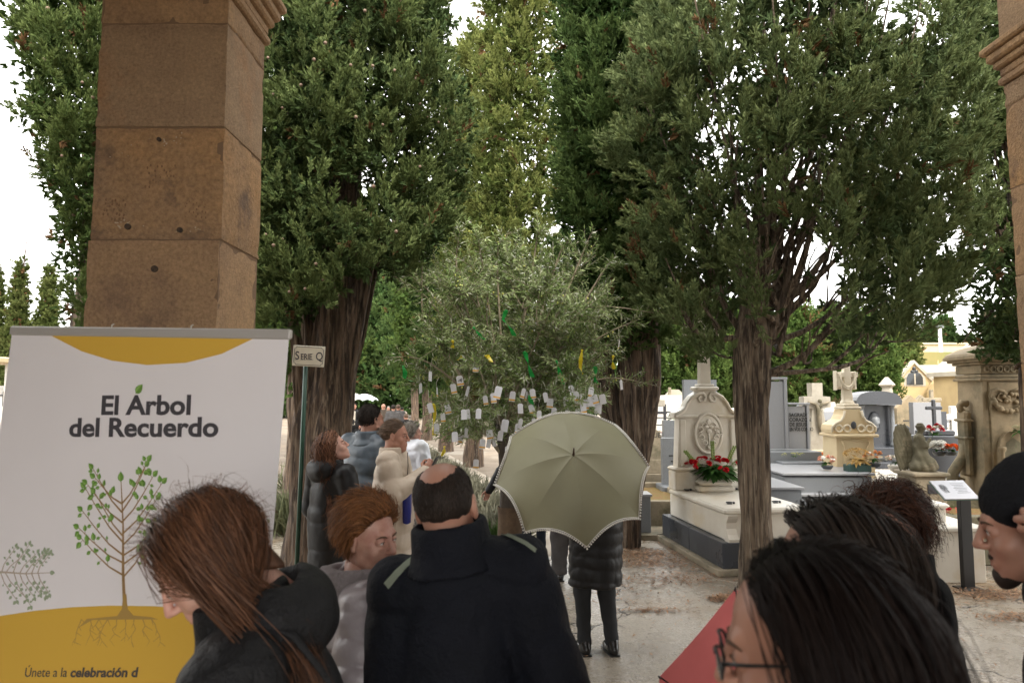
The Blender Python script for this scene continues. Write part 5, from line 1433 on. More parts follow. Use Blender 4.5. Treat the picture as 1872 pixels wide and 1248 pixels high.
# left edge
t = thing('white_tomb', 'white tomb with arched front and dark cross glimpsed beyond the banner edge', 'tomb', (W(8, 720, 14).x - .3, 14, 0))
mb = MB(); mb.prism([(-.9, 0), (.42, 0), (.42, 1.7), (.0, 2.05), (-.9, 2.05)], 0, .8); mb.build('front', M['white_paint'], t); MB().box((-.2, -.05, 2.55), (1.5, 1.0, .12), ch=.02).build('cornice', M['cream_stone'], t)
for x in (-.85, .45): MB().box((x, 0, 1.27), (.14, .3, 2.5), ch=.02).build('pier', M['white_paint'], t)
mb = MB(); mb.box((.3, -.02, 1.78), (.03, .02, .3)); mb.box((.3, -.022, 1.85), (.16, .02, .03)); mb.build('cross', M['dark_iron'], t)
MB().box((.1, .2, .45), (1.8, 1.4, .9), ch=.03).build('base', M['granite_light'], t)

# ---- flower pots -------------------------------------------------------------------------------
def at_top(px, py, Y): p = W(px, py, Y); return (p.x, p.y, p.z)
bouquet('small pink and white bouquet on the granite vault, beside the cream monument', at_top(1512, 850, 9.9), [('rose', (.75, .38, .26), 9, .035), ('daisy', (.8, .78, .72), 6, .03)], (.13, .1, .12), 20, .12, ('bowl', M['granite_dark'], .08), 3)
bouquet('dry yellow flower trough in front of the cream monument', at_top(1567, 848, 9.8), [('filler', (.5, .3, .08), 26, .04)], (.2, .1, .2), 50, .2, ('box', mat('trough_green', (.03, .07, .06), .5), .15), 4, gcol=((.35, .22, .07), (.5, .33, .12)))
bouquet('faded orange and white bouquet at the corner of the granite vault', at_top(1598, 845, 9.8), [('rose', (.72, .33, .14), 9, .035), ('daisy', (.8, .76, .7), 6, .03)], (.13, .1, .15), 20, .12, ('bowl', M['granite_dark'], .09), 5)
bouquet('white pot of peach and white roses on the low white marble tomb', at_top(1641, 850, 10.0), [('rose', (.78, .6, .45), 9, .045), ('rose', (.8, .76, .66), 7, .045), ('rose', (.75, .28, .12), 3, .04)], (.22, .12, .11), 26, .14, ('bowl', M['white_marble'], .13), 6)
bouquet('round bunch of red and white roses hanging on the black cross', at_top(1710, 797, 10.25), [('rose', (.5, .015, .03), 9, .04), ('daisy', (.75, .7, .6), 8, .035)], (.15, .08, .16), 24, .12, None, 7)
bouquet('bunch of large white chrysanthemums below the black cross', at_top(1717, 825, 10.1), [('carnation', (.8, .79, .74), 6, .075)], (.12, .08, .1), 16, .12, ('bowl', M['granite_dark'], .09), 8)
bouquet('bright orange flowers right of the white chrysanthemums', at_top(1738, 825, 10.0), [('rose', (.8, .16, .03), 9, .045)], (.13, .08, .08), 16, .12, ('bowl', M['granite_dark'], .08), 11)
bouquet('vivid red bouquet at the picture edge beyond the ornate monument', at_top(1866, 800, 11.5), [('rose', (.7, .02, .04), 10, .06)], (.16, .1, .14), 30, .2, ('bowl', M['granite'], .12), 12)
bouquet('white lilies on the dark granite block beside the marble tomb', at_top(1228, 768, 12.3), [('daisy', (.8, .8, .74), 7, .05)], (.16, .1, .09), 26, .14, None, 13)
bouquet('small yellow green posy on the pedestal of the grey granite tomb', at_top(1452, 835, 10.9), [('filler', (.55, .55, .2), 8, .03)], (.2, .06, .05), 14, .08, None, 14)
bouquet('pale flowers beside the old brown headstone', at_top(1218, 800, 14), [('daisy', (.75, .7, .6), 10, .05)], (.2, .1, .16), 18, .12, ('bowl', M['pale_stone'], .1), 15)
bouquet('mixed red and white graveside flowers behind the tall grey block', at_top(1722, 790, 15), [('rose', (.6, .05, .05), 4, .05), ('daisy', (.8, .8, .75), 7, .05)], (.25, .1, .1), 16, .12, ('box', M['white_paint'], .14), 16)

# ---- leaf litter -----------------------------------------------------------------------------
def litter(name, patches, n, size=.035, seed=0):
    rng = np.random.default_rng(seed)
    P = []
    for (px, py, rx, ry, w_) in patches:
        k = int(n * w_); c = G(px, py); e1 = G(px + rx, py); e2 = G(px, py - ry)
        ru = rng.normal(0, .5, k); rv = rng.normal(0, .5, k)
        P.append(np.stack([c.x + ru * (e1.x - c.x) + rv * (e2.x - c.x), c.y + rv * (e2.y - c.y), np.full(k, .012)], 1))
    P = np.concatenate(P); P[:, 2] += rng.random(len(P)) * .014
    a = rng.uniform(0, 6.283, len(P)); L = size * rng.uniform(.5, 1.4, len(P))
    d = np.stack([np.cos(a) * L, np.sin(a) * L, rng.normal(0, .25, len(P)) * L], 1); w = np.stack([-np.sin(a) * L * .22, np.cos(a) * L * .22, np.zeros(len(P))], 1)
    V = np.stack([P - w, P + w, P + d], 1).reshape(-1, 3); F = np.arange(len(V)).reshape(-1, 3)
    c = np.array([.9, .9, .9]) * rng.uniform(.3, 1.7, (len(P), 1)); C = np.repeat(c, 3, 0)
    o = np_obj(name, V, F, M['leaf_litter'], None, False, C); tag(o, kind='stuff'); return o
litter('leaf_litter', ((1195, 1028, 90, 16, .2), (1240, 1060, 90, 12, .08), (1175, 1012, 70, 9, .12), (1325, 1095, 30, 6, .1), (1400, 1090, 80, 10, .15), (1190, 1118, 60, 3, .03), (1830, 1090, 70, 12, .1),
                       (1150, 1075, 120, 40, .07), (1850, 1130, 60, 10, .05), (860, 955, 60, 25, .05), (1780, 1085, 60, 8, .05)), 5500, seed=4)
litter('fallen_needles', ((1180, 1000, 400, 80, .6), (1600, 1080, 500, 90, .4)), 3500, .03, seed=6)

# ================================================================== PEOPLE
def skinmat(name, c, c2, rough=.5): return mat(name, c, rough, c2, 9, bump=.12, bscale=90, sss=.08, bdist=.003)
M['skin'] = skinmat('skin', (.43, .225, .155), (.37, .175, .12))
M['skin_old'] = mat('aged_skin', (.50, .29, .215), .5, (.40, .19, .14), 22, bump=.45, bscale=70, sss=.08, bdist=.004, col3=(.33, .15, .10), scale3=14, thr3=(.6, .75))
M['skin_pale'] = skinmat('pale_skin', (.56, .33, .25), (.5, .26, .2))
M['lips'] = mat('lips', (.33, .09, .08), .4)
M['eye_white'] = mat('eye_white', (.55, .52, .48), .2)
M['iris'] = mat('iris', (.05, .03, .018), .1)
M['brow'] = mat('eyebrow', (.09, .05, .03), .9)
def cloth(n, c, rough=.8, b=.25, sc=24, **k): return mat(n, c, rough, tuple(x * .7 for x in c), 6, bump=b, bscale=sc, bdist=.012, sheen=.0, spec=.25, **k)
M['black_cloth'] = mat('black_cloth', (.008, .008, .009), .6, (.006, .006, .0065), 6, bump=.8, bscale=22, bdist=.02, spec=.25)
M['black_matte'] = cloth('black_wool', (.008, .0085, .011), .9, .5, 120)
M['navy_black'] = mat('navy_black_cloth', (.0055, .0065, .011), .75, (.004, .005, .008), 6, bump=.7, bscale=20, bdist=.02, spec=.18, speck=.3, sscale=400)
M['black_puffer'] = cloth('black_puffer', (.014, .014, .015), .45)
M['silver_puffer'] = mat('silver_puffer', (.36, .32, .335), .36, (.29, .255, .265), 7, bump=.5, bscale=16, bdist=.012, spec=.5)
M['fur'] = mat('grey_fleece', (.36, .32, .325), .95, (.27, .235, .24), 60, bump=1, bscale=180, bdist=.01)
M['blue_puffer'] = mat('blue_grey_puffer', (.075, .095, .118), .42, (.055, .072, .09), 8, bump=.3, bscale=20, bdist=.01)
M['beige_puffer'] = mat('beige_puffer', (.52, .43, .34), .55, (.43, .35, .27), 6, bump=.3, bscale=18, bdist=.012)
M['white_coat'] = mat('white_raincoat', (.72, .74, .80), .4, (.62, .64, .72), 5, bump=.3, bscale=14, bdist=.012)
M['dark_trousers'] = cloth('dark_trousers', (.028, .03, .033), .8)
M['jeans'] = cloth('dark_jeans', (.02, .026, .04), .85)
M['grey_print'] = mat('grey_print_trousers', (.5, .48, .47), .85, (.16, .15, .16), 40, thr=(.48, .52))
M['shoe_black'] = mat('black_leather', (.012, .012, .012), .22)
M['shoe_white'] = mat('white_shoe', (.7, .7, .7), .5)
M['green_trim'] = cloth('grey_green_trim', (.20, .225, .17), .85)
M['maroon'] = cloth('maroon_knit', (.07, .008, .012), .9)
M['brown_coat'] = cloth('brown_coat', (.085, .065, .05), .85)
M['grey_coat'] = cloth('grey_coat', (.085, .08, .08), .85)
def hairmat(n, c, c2, rough=.42):
    m = mat(n, c, rough + .1, c2, 30, stretch=(1, 1, .2), spec=.18, vcol=True); return m
M['hair_brown'] = hairmat('reddish_brown_hair', (.10, .044, .022), (.055, .025, .013))
M['hair_auburn'] = hairmat('auburn_hair', (.17, .072, .026), (.10, .04, .014), .5)
M['hair_black'] = mat('black_hair', (.011, .0065, .005), .6, (.007, .004, .0035), 30, stretch=(1, 1, .2), spec=.1, vcol=True)
M['hair_dark'] = hairmat('dark_brown_hair', (.022, .015, .011), (.014, .010, .008), .5)
M['hair_curly'] = hairmat('long_curly_hair', (.16, .075, .042), (.09, .042, .024))
M['hair_redcurl'] = hairmat('red_brown_curls', (.055, .022, .012), (.03, .013, .008))
M['hair_grey'] = hairmat('grey_hair', (.28, .25, .22), (.17, .15, .13))
M['hair_greybrown'] = hairmat('grey_brown_hair', (.12, .08, .055), (.07, .045, .03))

def f_head(Q, age=0.0, male=False, open_eyes=True, detail=True):
    """head SDF; centre between the ears, face toward +Y"""
    d = s_ell(Q, (0, -.014, .034), (.076, .097, .088))
    d = smin(d, s_ell(Q, (0, .028, -.042), (.057, .064, .076)), .03)
    jw = .052 if male else .044
    for s_ in (-1, 1): d = smin(d, s_cap(Q, (s_ * jw, .012, -.062), (s_ * .014, .070, -.098), .017, .015), .025)
    d = smin(d, s_ell(Q, (0, .076, -.102), (.019, .014, .015)), .016)
    d = smin(d, s_cap(Q, (0, -.03, -.04), (0, -.052, -.2), .052, .055), .03)       # neck
    if detail:
        d = smin(d, s_cap(Q, (-.03, .078, .026), (.03, .078, .026), .010), .016)    # brow
        for s_ in (-1, 1):
            d = smin(d, s_ell(Q, (s_ * .041, .060, -.03), (.020, .022, .020)), .02)   # cheek
            d = smax(d, -s_ell(Q, (s_ * .031, .096, .006), (.017, .012, .011)), .012)  # socket
            lid = s_ell(Q, (s_ * .031, .0755, .004), (.0158, .0148, .0138))
            lid = smax(lid, -s_ell(Q, (s_ * .031, .0925, .0025), (.0128, .008, .0046 if open_eyes else .0012)), .002)
            d = smin(d, lid, .004)
            d = smin(d, s_ell(Q, (s_ * .0115, .098, -.031), (.0078, .011, .0072)), .006)  # nostril wing
            # ear
            er = s_ell(Q, (s_ * .077, -.006, .0), (.009, .019, .031))
            er = smin(er, s_ell(Q, (s_ * .075, -.001, -.026), (.007, .010, .011)), .008)
            er = smax(er, -s_ell(Q, (s_ * .087, .0, .003), (.008, .010, .019)), .004)
            d = smin(d, er, .007)
            if age: d = d + .0016 * age * np.exp(-((np.abs(Q[:, 0]) - (.028 + .25 * (-.03 - Q[:, 2]))) / .0028) ** 2) * ((Q[:, 2] < -.028) & (Q[:, 2] > -.075) & (Q[:, 1] > .04)) * .5
        d = smin(d, s_cap(Q, (0, .089, .016), (0, .112, -.027), .0072, .0098), .011)   # nose
        d = smin(d, s_ell(Q, (0, .084, -.066), (.024, .013, .017)), .012)              # muzzle
        d = smin(d, s_cap(Q, (-.019, .087, -.0605), (.019, .087, -.0605), .0045), .004)
        d = smin(d, s_cap(Q, (-.015, .087, -.0725), (.015, .087, -.0725), .0055), .004)
        d = smax(d, -s_cap(Q, (-.021, .0965, -.0662), (.021, .0965, -.0662), .0022), .003)
        if age:
            d = d + age * .0008 * wob(Q, 110, 8)
            d = smin(d, s_ell(Q, (0, .035, -.115), (.035, .035, .022)), .02)
            for s_ in (-1, 1):
                d = smin(d, s_ell(Q, (s_ * .031, .083, -.0155), (.0125, .005, .005)), .006)
    return d

def hand_sdf(P, wr, dirv, nrmv, side=1, curl=.5, scale=1.0, fingers=True):
    """wr wrist point, dirv towards the fingers, nrmv palm normal"""
    f = np.array(dirv, float); f /= np.linalg.norm(f); n = np.array(nrmv, float); n = n - f * (n @ f); n /= np.linalg.norm(n); s_ = np.cross(f, n) * side
    wr = np.array(wr, float); k = scale
    Rm = np.stack([s_, f, n], 1).astype(np.float32)
    q = ((P - wr.astype(np.float32)) @ Rm) / k          # local: x across (thumb side +), y along, z palm normal
    d = s_cap(q, (0, -.03, 0), (0, .01, 0), .024, .025)
    d = smin(d, s_ell(q, (0, .05, 0), (.041, .052, .016)), .018)
    if not fingers: return smin(d, s_ell(q, (0, .11, .02 * curl), (.035, .05, .02)), .02) * k
    for i, (x, L, r) in enumerate(((.029, .073, .0092), (.0098, .081, .0095), (-.0098, .075, .0090), (-.028, .060, .0080))):
        a = np.array([x * .95, .088 - .006 * abs(i - 1.3), 0]); ang = curl * (.55 + .08 * i)
        sp = x * 2.2 * (1 - curl * .6)
        for j, fr in enumerate((.45, .31, .24)):
            dv = np.array([sp * .35, math.cos(ang), math.sin(ang)]); dv /= np.linalg.norm(dv)
            b = a + dv * L * fr
            d = smin(d, s_cap(q, a, b, r * (1 - .07 * j), r * (.93 - .07 * j)), .0045)
            a = b; ang += curl * 1.05
    a = np.array([.030, .018, .006]); b = np.array([.056, .052, .016 + .012 * curl]); c = b + np.array([.012 - .02 * curl, .030, .010 + .012 * curl])
    e = c + np.array([.002 - .016 * curl, .024, .006 + .006 * curl])
    d = smin(d, s_cap(q, a, b, .015, .0115), .012); d = smin(d, s_cap(q, b, c, .0112, .0102), .004); d = smin(d, s_cap(q, c, e, .010, .0082), .004)
    return d * k

class Person:
    def __init__(s, label, x, y, yaw, H=1.65, z=0, lean=0, sidelean=0, head=(0, 0, 0), headoff=(0, 0, 0), group=None, bulk=1.0, face=True, age=0, male=False, skin='skin',
                 headat=None, armL=None, armR=None, handL=None, handR=None, legs=None, neckfwd=.02, shz=(0, 0), hres=.005, cat='person', hscale=1.0, lips=True):
        s.t = thing('person', label, 'person', (x, y, z), yaw, group); s.k = H / 1.70; s.lean = lean; s.male = male
        s.k0 = s.k; s.bulk = bulk; s.face = face; s.age = age; s.skin = skin; s.hres = hres; s.lips = lips; s.hscale = hscale
        s.LM = (Matrix.Rotation(-lean, 3, 'X') @ Matrix.Rotation(sidelean, 3, 'Y'))
        s.Lnp = np.array(s.LM, dtype=np.float32)
        s.hip = np.array([0, 0, .92])
        s.shz = shz
        s.sh = {-1: s.up((-.185 * bulk ** .5, 0, 1.385 + shz[0])), 1: s.up((.185 * bulk ** .5, 0, 1.385 + shz[1]))}
        s.el = {}; s.wr = {}
        for sd, arm in ((-1, armL), (1, armR)):
            if arm is None: arm = ((sd * .25 * bulk ** .5, -.03, 1.10), (sd * .25 * bulk ** .5, .05, .86))
            s.el[sd] = np.array(arm[0]); s.wr[sd] = np.array(arm[1])
        s.hand = {-1: handL, 1: handR}
        s.legs = legs or {-1: ((-.095, 0, .49), (-.10, -.02, .08)), 1: ((.095, 0, .49), (.10, -.02, .08))}
        s.neck = s.up((0, -.02, 1.43))
        s.hc = s.up((0, .0 + neckfwd, 1.585)) + np.array(headoff)
        s.hR = rotm(*head)
        if headat is not None:      # stand so that the head is where the photo has it
            tgt = W(*headat); s.k = tgt.z / s.hc[2]
            o_ = Matrix.Rotation(yaw, 3, 'Z') @ Vector(s.hc * s.k); s.t.location = (tgt.x - o_.x, tgt.y - o_.y, 0)
    def up(s, p):
        p = np.array(p, float); v = s.LM @ Vector(p - s.hip); return s.hip + np.array(v)
    def unlean(s, P): return (P - s.hip.astype(np.float32)) @ s.Lnp + s.hip.astype(np.float32)   # inverse rotation
    def fin(s, name, f, lo, hi, h, m, relaxn=1, parent=None, kind=None):
        V, F = polygonize(f, lo, hi, h); V = relax(V, F, relaxn) if relaxn else V
        o = np_obj(name, V * s.k, F, m, parent or s.t, True); return o
    def head_to_body(s, V): return (V * s.hscale) @ s.hR.T + s.hc
    def body(s):
        Vs, Fs, b = [], [], 0
        # head and neck, fine
        if s.face is not None:
            V, F = polygonize(lambda Q: f_head(Q, s.age, s.male, detail=bool(s.face)), (-.1, -.13, -.17), (.1, .14, .135), s.hres)
            V = relax(V, F, 1, .35); V = s.head_to_body(V); Vs.append(V); Fs.append(F); b += len(V)
        # torso, arms, legs, coarse, one surface
        def f(P):
            U = s.unlean(P)
            d = s_ell(U, (0, -.005, 1.24), (.15, .10, .22)); d = smin(d, s_ell(U, (0, 0, 1.0), (.14, .095, .18)), .06); d = smin(d, s_ell(U, (0, -.01, .9), (.16, .11, .13)), .06)
            d = smin(d, s_cap(U, (-.13, 0, 1.385 + s.shz[0]), (.13, 0, 1.385 + s.shz[1]), .05), .04)
            d = smin(d, s_cap(P, s.neck, s.hc + s.hR @ np.array([0, -.04, -.08]), .055, .052), .03)
            for sd in (-1, 1):
                d = smin(d, s_cap(P, s.sh[sd], s.el[sd], .048, .04), .02); d = smin(d, s_cap(P, s.el[sd], s.wr[sd], .038, .027), .01)
                kn, an = s.legs[sd]
                d = smin(d, s_cap(P, (sd * .085, 0, .88), kn, .078, .052), .03); d = smin(d, s_cap(P, kn, an, .05, .036), .02)
            return d
        lo = np.min([s.el[-1], s.el[1], s.wr[-1], s.wr[1], s.hc, [-.25, -.2, .05]], 0) - .07; hi = np.max([s.el[-1], s.el[1], s.wr[-1], s.wr[1], s.neck, [.25, .2, 1.5]], 0) + .07
        V, F = polygonize(f, lo, hi, .03); V = relax(V, F, 1)
        Vs.append(V); Fs.append(F + b); b += len(V)
        for sd in (-1, 1):
            h = s.hand[sd]
            if h is False: continue
            if h is None: h = dict(d=(0, .15, -1), n=(-sd, 0, 0), curl=.45)
            c = s.wr[sd] + np.array(h['d']) / np.linalg.norm(h['d']) * .08
            V, F = polygonize(lambda P: hand_sdf(P, s.wr[sd], h['d'], h['n'], h.get('side', sd), h.get('curl', .45)), c - .14, c + .14, h.get('res', .0065))
            Vs.append(V); Fs.append(F + b); b += len(V)
        s.bodyo = np_obj('body', np.concatenate(Vs) * s.k, np.concatenate(Fs), M[s.skin], s.t, True)
        return s
    def hm(s, mb):     # build from MB in head frame
        V = s.head_to_body(np.array(mb.v)) * s.k; mb.v = [tuple(v) for v in V]; return mb
    def features(s, brow='brow', look=(0, 0)):
        for q in (-1, 1):
            mb = MB(); mb.ball((q * .031, .0768, .0035), .0128, 16, 12); ey = s.hm(mb).build('eye', M['eye_white'], s.t)
            mb = MB(); mb.ball((q * .031 + look[0] * .006, .0848, .0035 + look[1] * .004), (.0055, .0052, .0055), 12, 8); s.hm(mb).build('iris', M['iris'], ey)
            mb = MB(); mb.tube([(q * .018, .0875, .0035), (q * .025, .0915, .0078), (q * .034, .091, .0082), (q * .044, .083, .0035)], [.0006, .0012, .0012, .0006], 5); s.hm(mb).build('eyelash', M['brow'], ey)
            mb = MB(); mb.tube([(q * .014, .0925, .020), (q * .026, .0925, .0255), (q * .038, .086, .0255), (q * .049, .074, .019)], [.0018, .003, .0026, .001], 6); s.hm(mb).build('eyebrow', M[brow], s.t)
        if s.lips:
            mb = MB(); mb.tube([(-.021, .0855, -.0652), (-.010, .0925, -.0618), (0, .0935, -.0628), (.010, .0925, -.0618), (.021, .0855, -.0652)], [.001, .0035, .0033, .0035, .001], 8)
            mb.tube([(-.020, .0858, -.0665), (-.010, .0915, -.0715), (0, .093, -.0722), (.010, .0915, -.0715), (.020, .0858, -.0665)], [.001, .0036, .0046, .0036, .001], 8)
            s.hm(mb).build('lips', M['lips'], s.t)
        return s
    def jacket(s, name, m, hem=.80, thick=.035, quilt=None, amp=.010, hres=.012, flare=.05, collar='stand', cm=None, wrinkle=.0042, armthick=None, shoulderz=0, ctall=.06, sleeve=1.0, cr=.085, armq=True):
        B = s.bulk; at = thick if armthick is None else armthick
        def f(P):
            U = s.unlean(P)
            x, y, z = U[:, 0], U[:, 1], U[:, 2]
            d = s_ell(U, (0, -.008, 1.23), (.155 * B + thick, .105 * B + thick, .235))
            d = smin(d, s_ell(U, (0, 0, 1.02), (.145 * B + thick, .105 * B + thick, .24)), .08)
            d = smin(d, s_cap(U, (-.135 * B, -.008, 1.372 + shoulderz + s.shz[0]), (.135 * B, -.008, 1.372 + shoulderz + s.shz[1]), .052 + thick * .8), .05)
            for q in (-1, 1): d = smin(d, s_cap(U, (q * .03, -.02, 1.45), (q * .12 * B, -.012, 1.40 + shoulderz + s.shz[q > 0]), .045 + thick * .3, .045 + thick * .5), .04)
            # skirt down to the hem
            fl = 1 + flare * np.clip((1.05 - z) / .5, 0, 2)
            a = (.165 * B + thick) * fl; b_ = (.115 * B + thick) * fl
            sk = (np.sqrt((x / a) ** 2 + (y / b_) ** 2) - 1) * np.minimum(a, b_)
            sk = smax(sk, smax(z - 1.1, hem - z, .02), .03)
            d = smin(d, sk, .06)
            qd = 0
            if quilt: qd = amp * (np.abs(np.sin((z + .015 * np.sin(x * 6)) * math.pi / quilt)) ** .45 - .7)
            d = d - qd
            for sd in (-1, 1):
                sh = s.sh[sd]; el = s.el[sd]; wr = s.wr[sd]; wr = el + (wr - el) * sleeve
                am = smin(s_cap(P, sh, el, .056 + at, .047 + at * .8), s_cap(P, el, wr, .046 + at * .8, .034 + at * .6), .03)
                if quilt and armq:
                    ab = el - sh; L1 = np.linalg.norm(ab); t1 = ((P - sh.astype(np.float32)) @ (ab / L1).astype(np.float32)); ab2 = wr - el; t2 = (P - el.astype(np.float32)) @ (ab2 / np.linalg.norm(ab2)).astype(np.float32) + L1
                    tt = np.where(t1 < L1, t1, t2)
                    am = am - amp * (np.abs(np.sin(tt * math.pi / quilt)) ** .45 - .7)
                d = smin(d, am, .025)
            cr1 = np.abs(wob(P * np.array([.8, .8, 1.2], dtype=np.float32), 15, 5, 2)); cr2 = np.abs(wob(P * np.array([1, 1, .6], dtype=np.float32), 30, 5, 9))
            d = d + wrinkle * wob(P * np.array([1, 1, .7], dtype=np.float32), 13, 6) + wrinkle * (1.6 * np.exp(-(cr1 / .16) ** 2) + .8 * np.exp(-(cr2 / .2) ** 2))
            # opening for the neck
            d = smax(d, -s_cap(P, s.neck + np.array([0, 0, .0]), s.neck + (s.hc - s.neck) * 1.5, cr * .78), .01)
            return d
        pts = [s.el[-1], s.el[1], s.wr[-1], s.wr[1], s.sh[-1], s.sh[1], s.neck]
        lo = np.min(pts + [[-.3 * B, -.26, hem]], 0) - .10; hi = np.max(pts + [[.3 * B, .26, 1.2]], 0) + .12
        lo[2] = min(lo[2], hem - .03)
        o = s.fin(name, f, lo, hi, hres, M[m])
        cm = M[cm] if cm else M[m]
        n0 = s.up((0, -.018, 1.44)); ax = (s.hc + s.hR @ np.array([0, -.045, -.07])) - n0
        if collar in ('stand', 'tall', 'fur', 'lapel'):
            up_ = np.array(s.LM @ Vector((0, 0, 1))); axn = .8 * up_ + .2 * ax / np.linalg.norm(ax); axn = axn / np.linalg.norm(axn)
            th = {'stand': .009, 'tall': .012, 'fur': .028, 'lapel': .012}[collar]
            hgt = {'stand': ctall, 'tall': ctall, 'fur': .052, 'lapel': ctall}[collar]
            def f2(P):
                q = P - n0.astype(np.float32); h = q @ axn.astype(np.float32); rv = q - h[:, None] * axn.astype(np.float32)
                r = np.sqrt((rv ** 2).sum(-1)); r0 = cr + .012 - .10 * h + .45 * np.maximum(-h, 0) + (.02 if collar == 'fur' else 0)
                d = smax(np.abs(r - r0) - th, np.abs(h - (hgt - .05) / 2) - (hgt + .05) / 2, .012)
                if collar == 'fur': d = d + .003 * wob(P, 120, 8)
                # open at the front
                fr = q @ (s.LM @ Vector((0, 1, 0))) if False else rv @ np.array([0, 1, 0], dtype=np.float32)
                d = smax(d, fr - (.085 if collar != 'fur' else .10) , .02)
                return d + .0025 * wob(P, 30, 6)
            n0 = n0 + (s.hc - s.neck) * np.array([.35, .2, 0]); c = n0; s.fin('collar', f2, c - .2, c + .2, .008, cm, parent=o)
        return s, o
    def hood(s, m, back=.12, size=1.0, z=1.43, drop=0, parent=None):
        c = s.up((0, -.05, z))
        def f(P):
            U = s.unlean(P) - np.array([0, 0, z], dtype=np.float32)
            d = s_ell(U, (0, -.10 * size - .02, -.01 - drop), (.15 * size, .085 * size, .105 * size))
            for q in (-1, 1): d = smin(d, s_cap(U, (q * .09 * size, -.07, .02), (q * .085, .05, .0), .045 * size, .028), .04)
            d = smax(d, -s_ell(U, (0, -.035, .05), (.085, .075, .09)), .02)
            return d + .008 * wob(P, 20, 8) + .004 * wob(P, 45, 6, 3)
        return s.fin('hood', f, c - .34, c + .3, .0095, M[m], parent=parent)
    def trousers(s, m, shoes='shoe_black', loose=.02, sole=True, boot=False):
        def f(P):
            d = s_ell(P, (0, -.005, .90), (.165, .12, .12))
            for sd in (-1, 1):
                kn, an = s.legs[sd]
                d = smin(d, s_cap(P, (sd * .088, 0, .86), kn, .082 + loose, .055 + loose * .8), .03); d = smin(d, s_cap(P, kn, np.array(an) + (0, 0, .0), .052 + loose * .8, .042 + loose * .7), .03)
            return smax(d, .07 - P[:, 2], .005) + .005 * wob(P, 22, 8) + .003 * np.sin(P[:, 2] * 60 + P[:, 0] * 20) * (P[:, 2] < .3)
        lo = np.min([s.legs[-1][1], s.legs[1][1], s.legs[-1][0], s.legs[1][0], [-.2, -.15, .05]], 0) - .1; hi = np.max([s.legs[-1][0], s.legs[1][0], [.2, .15, 1.03]], 0) + .1; lo[2] = .04
        s.fin('trousers', f, lo, hi, .018, M[m])
        for sd in (-1, 1):
            kn, an = s.legs[sd]; an = np.array(an)
            def g(P):
                q = P - np.array([an[0], an[1], an[2] - .08], dtype=np.float32)
                d = s_ell(q, (0, .06, .035), (.043, .125, .042)); d = smin(d, s_ell(q, (0, -.03, .045), (.036, .05, .05)), .02)
                d = smin(d, s_cap(q, (0, -.015, .06), (0, -.01, .16 if boot else .10), .045, .048), .02)
                return smax(d, .0 - q[:, 2], .004)
            an_ = an.copy(); an_[2] -= .08
            o = s.fin('shoe', g, an_ + (-.08, -.12, -.02), an_ + (.08, .22, .24), .013, M[shoes])
            mb = MB(); mb.prism([(x * s.k + an[0] * s.k, y * s.k + an[1] * s.k) for x, y in [(-.036, -.075), (.036, -.075), (.044, 0), (.046, .09), (.03, .175), (0, .19), (-.03, .175), (-.046, .09), (-.044, 0)]], an_[2] * s.k + .002, an_[2] * s.k + .016, 'Z'); mb.build('sole', M['black_metal'], o)
        return s
    # ---- hair -------------------------------------------------------------------------
    def haircap(s, m, ell=((0, -.016, .038), (.082, .103, .093)), cut=None, bump=.004, fr=60, res=.006, extra=None, low=.085):
        def f(Q):
            d = s_ell(Q, *ell)
            if extra: d = extra(Q, d)
            fl = Q[:, 1] * .9 - (Q[:, 2] - .065) * .75 - .045       # face opening
            d = smax(d, fl, .012)
            d = smax(d, -Q[:, 2] - low + np.clip(Q[:, 1] + .02, 0, 1) * .9, .015)
            if cut: d = np.maximum(d, cut(Q))
            return d + bump * wob(Q, fr, 8)
        V, F = polygonize(f, (-.14, -.19, -.22), (.14, .13, .17), res); V = s.head_to_body(relax(V, F, 1)) * s.k
        c = np.ones((len(V), 3))
        return np_obj('hair', V, F, M[m], s.t, True, c)
    def groom(s, m, n, K, L, flow, grav=.3, mask=None, off=.012, w=.0016, noise=.1, curl=0, curlf=60, cr_=((0, -.016, .036), (.079, .10, .09)), jitL=.25, seed=0, clump=0, parent=None, body=True, drag=.7, tint=(.6, 1.5), name='hair_strands', Lf=None, fc=None):
        rng = np.random.default_rng(seed + 9)
        c, r = np.array(cr_[0]), np.array(cr_[1])
        d = rng.normal(0, 1, (n * 6, 3)); d /= np.linalg.norm(d, axis=1)[:, None]
        P = c + d * r
        ok = mask(P) if mask is not None else (P[:, 2] > -.02)
        P = P[ok][:n]; d = d[ok][:n]; n = len(P)
        g = s.hR.T @ np.array([0, 0, -1.0])
        step = L * rng.uniform(1 - jitL, 1.05, n)[:, None] / K
        if Lf is not None: step = step * Lf(P)[:, None]
        D = nrm(d * .25 + flow(P)); pts = [P.copy()]
        nn = rng.normal(0, noise, (n, 3)); p = P.copy()
        offv = off * rng.uniform(.3, 1.25, n)[:, None]
        shc = (s.neck - s.hc) @ s.hR
        for k in range(K):
            fl = flow(p)
            D = nrm(D * drag + fl * (1 - drag) + g * grav * (k + 1) / K + nn * .3 + rng.normal(0, noise * .25, (n, 3)))
            p = p + D * step
            q = (p - c) / r; l = np.linalg.norm(q, axis=1)[:, None]; lim = 1 + offv / .09
            p = np.where(l < lim, c + q / np.maximum(l, 1e-6) * lim * r, p)
            if body:
                # keep off the shoulders / neck
                q = (p - shc) ; l = np.linalg.norm(q, axis=1)[:, None]; rb = .10
                p = np.where(l < rb, shc + q / np.maximum(l, 1e-6) * rb, p)
            if fc is not None:
                m_ = (p[:, 2] < .03) & (p[:, 2] > -.15) & (p[:, 1] > fc); p[m_, 1] = fc
            pts.append(p.copy())
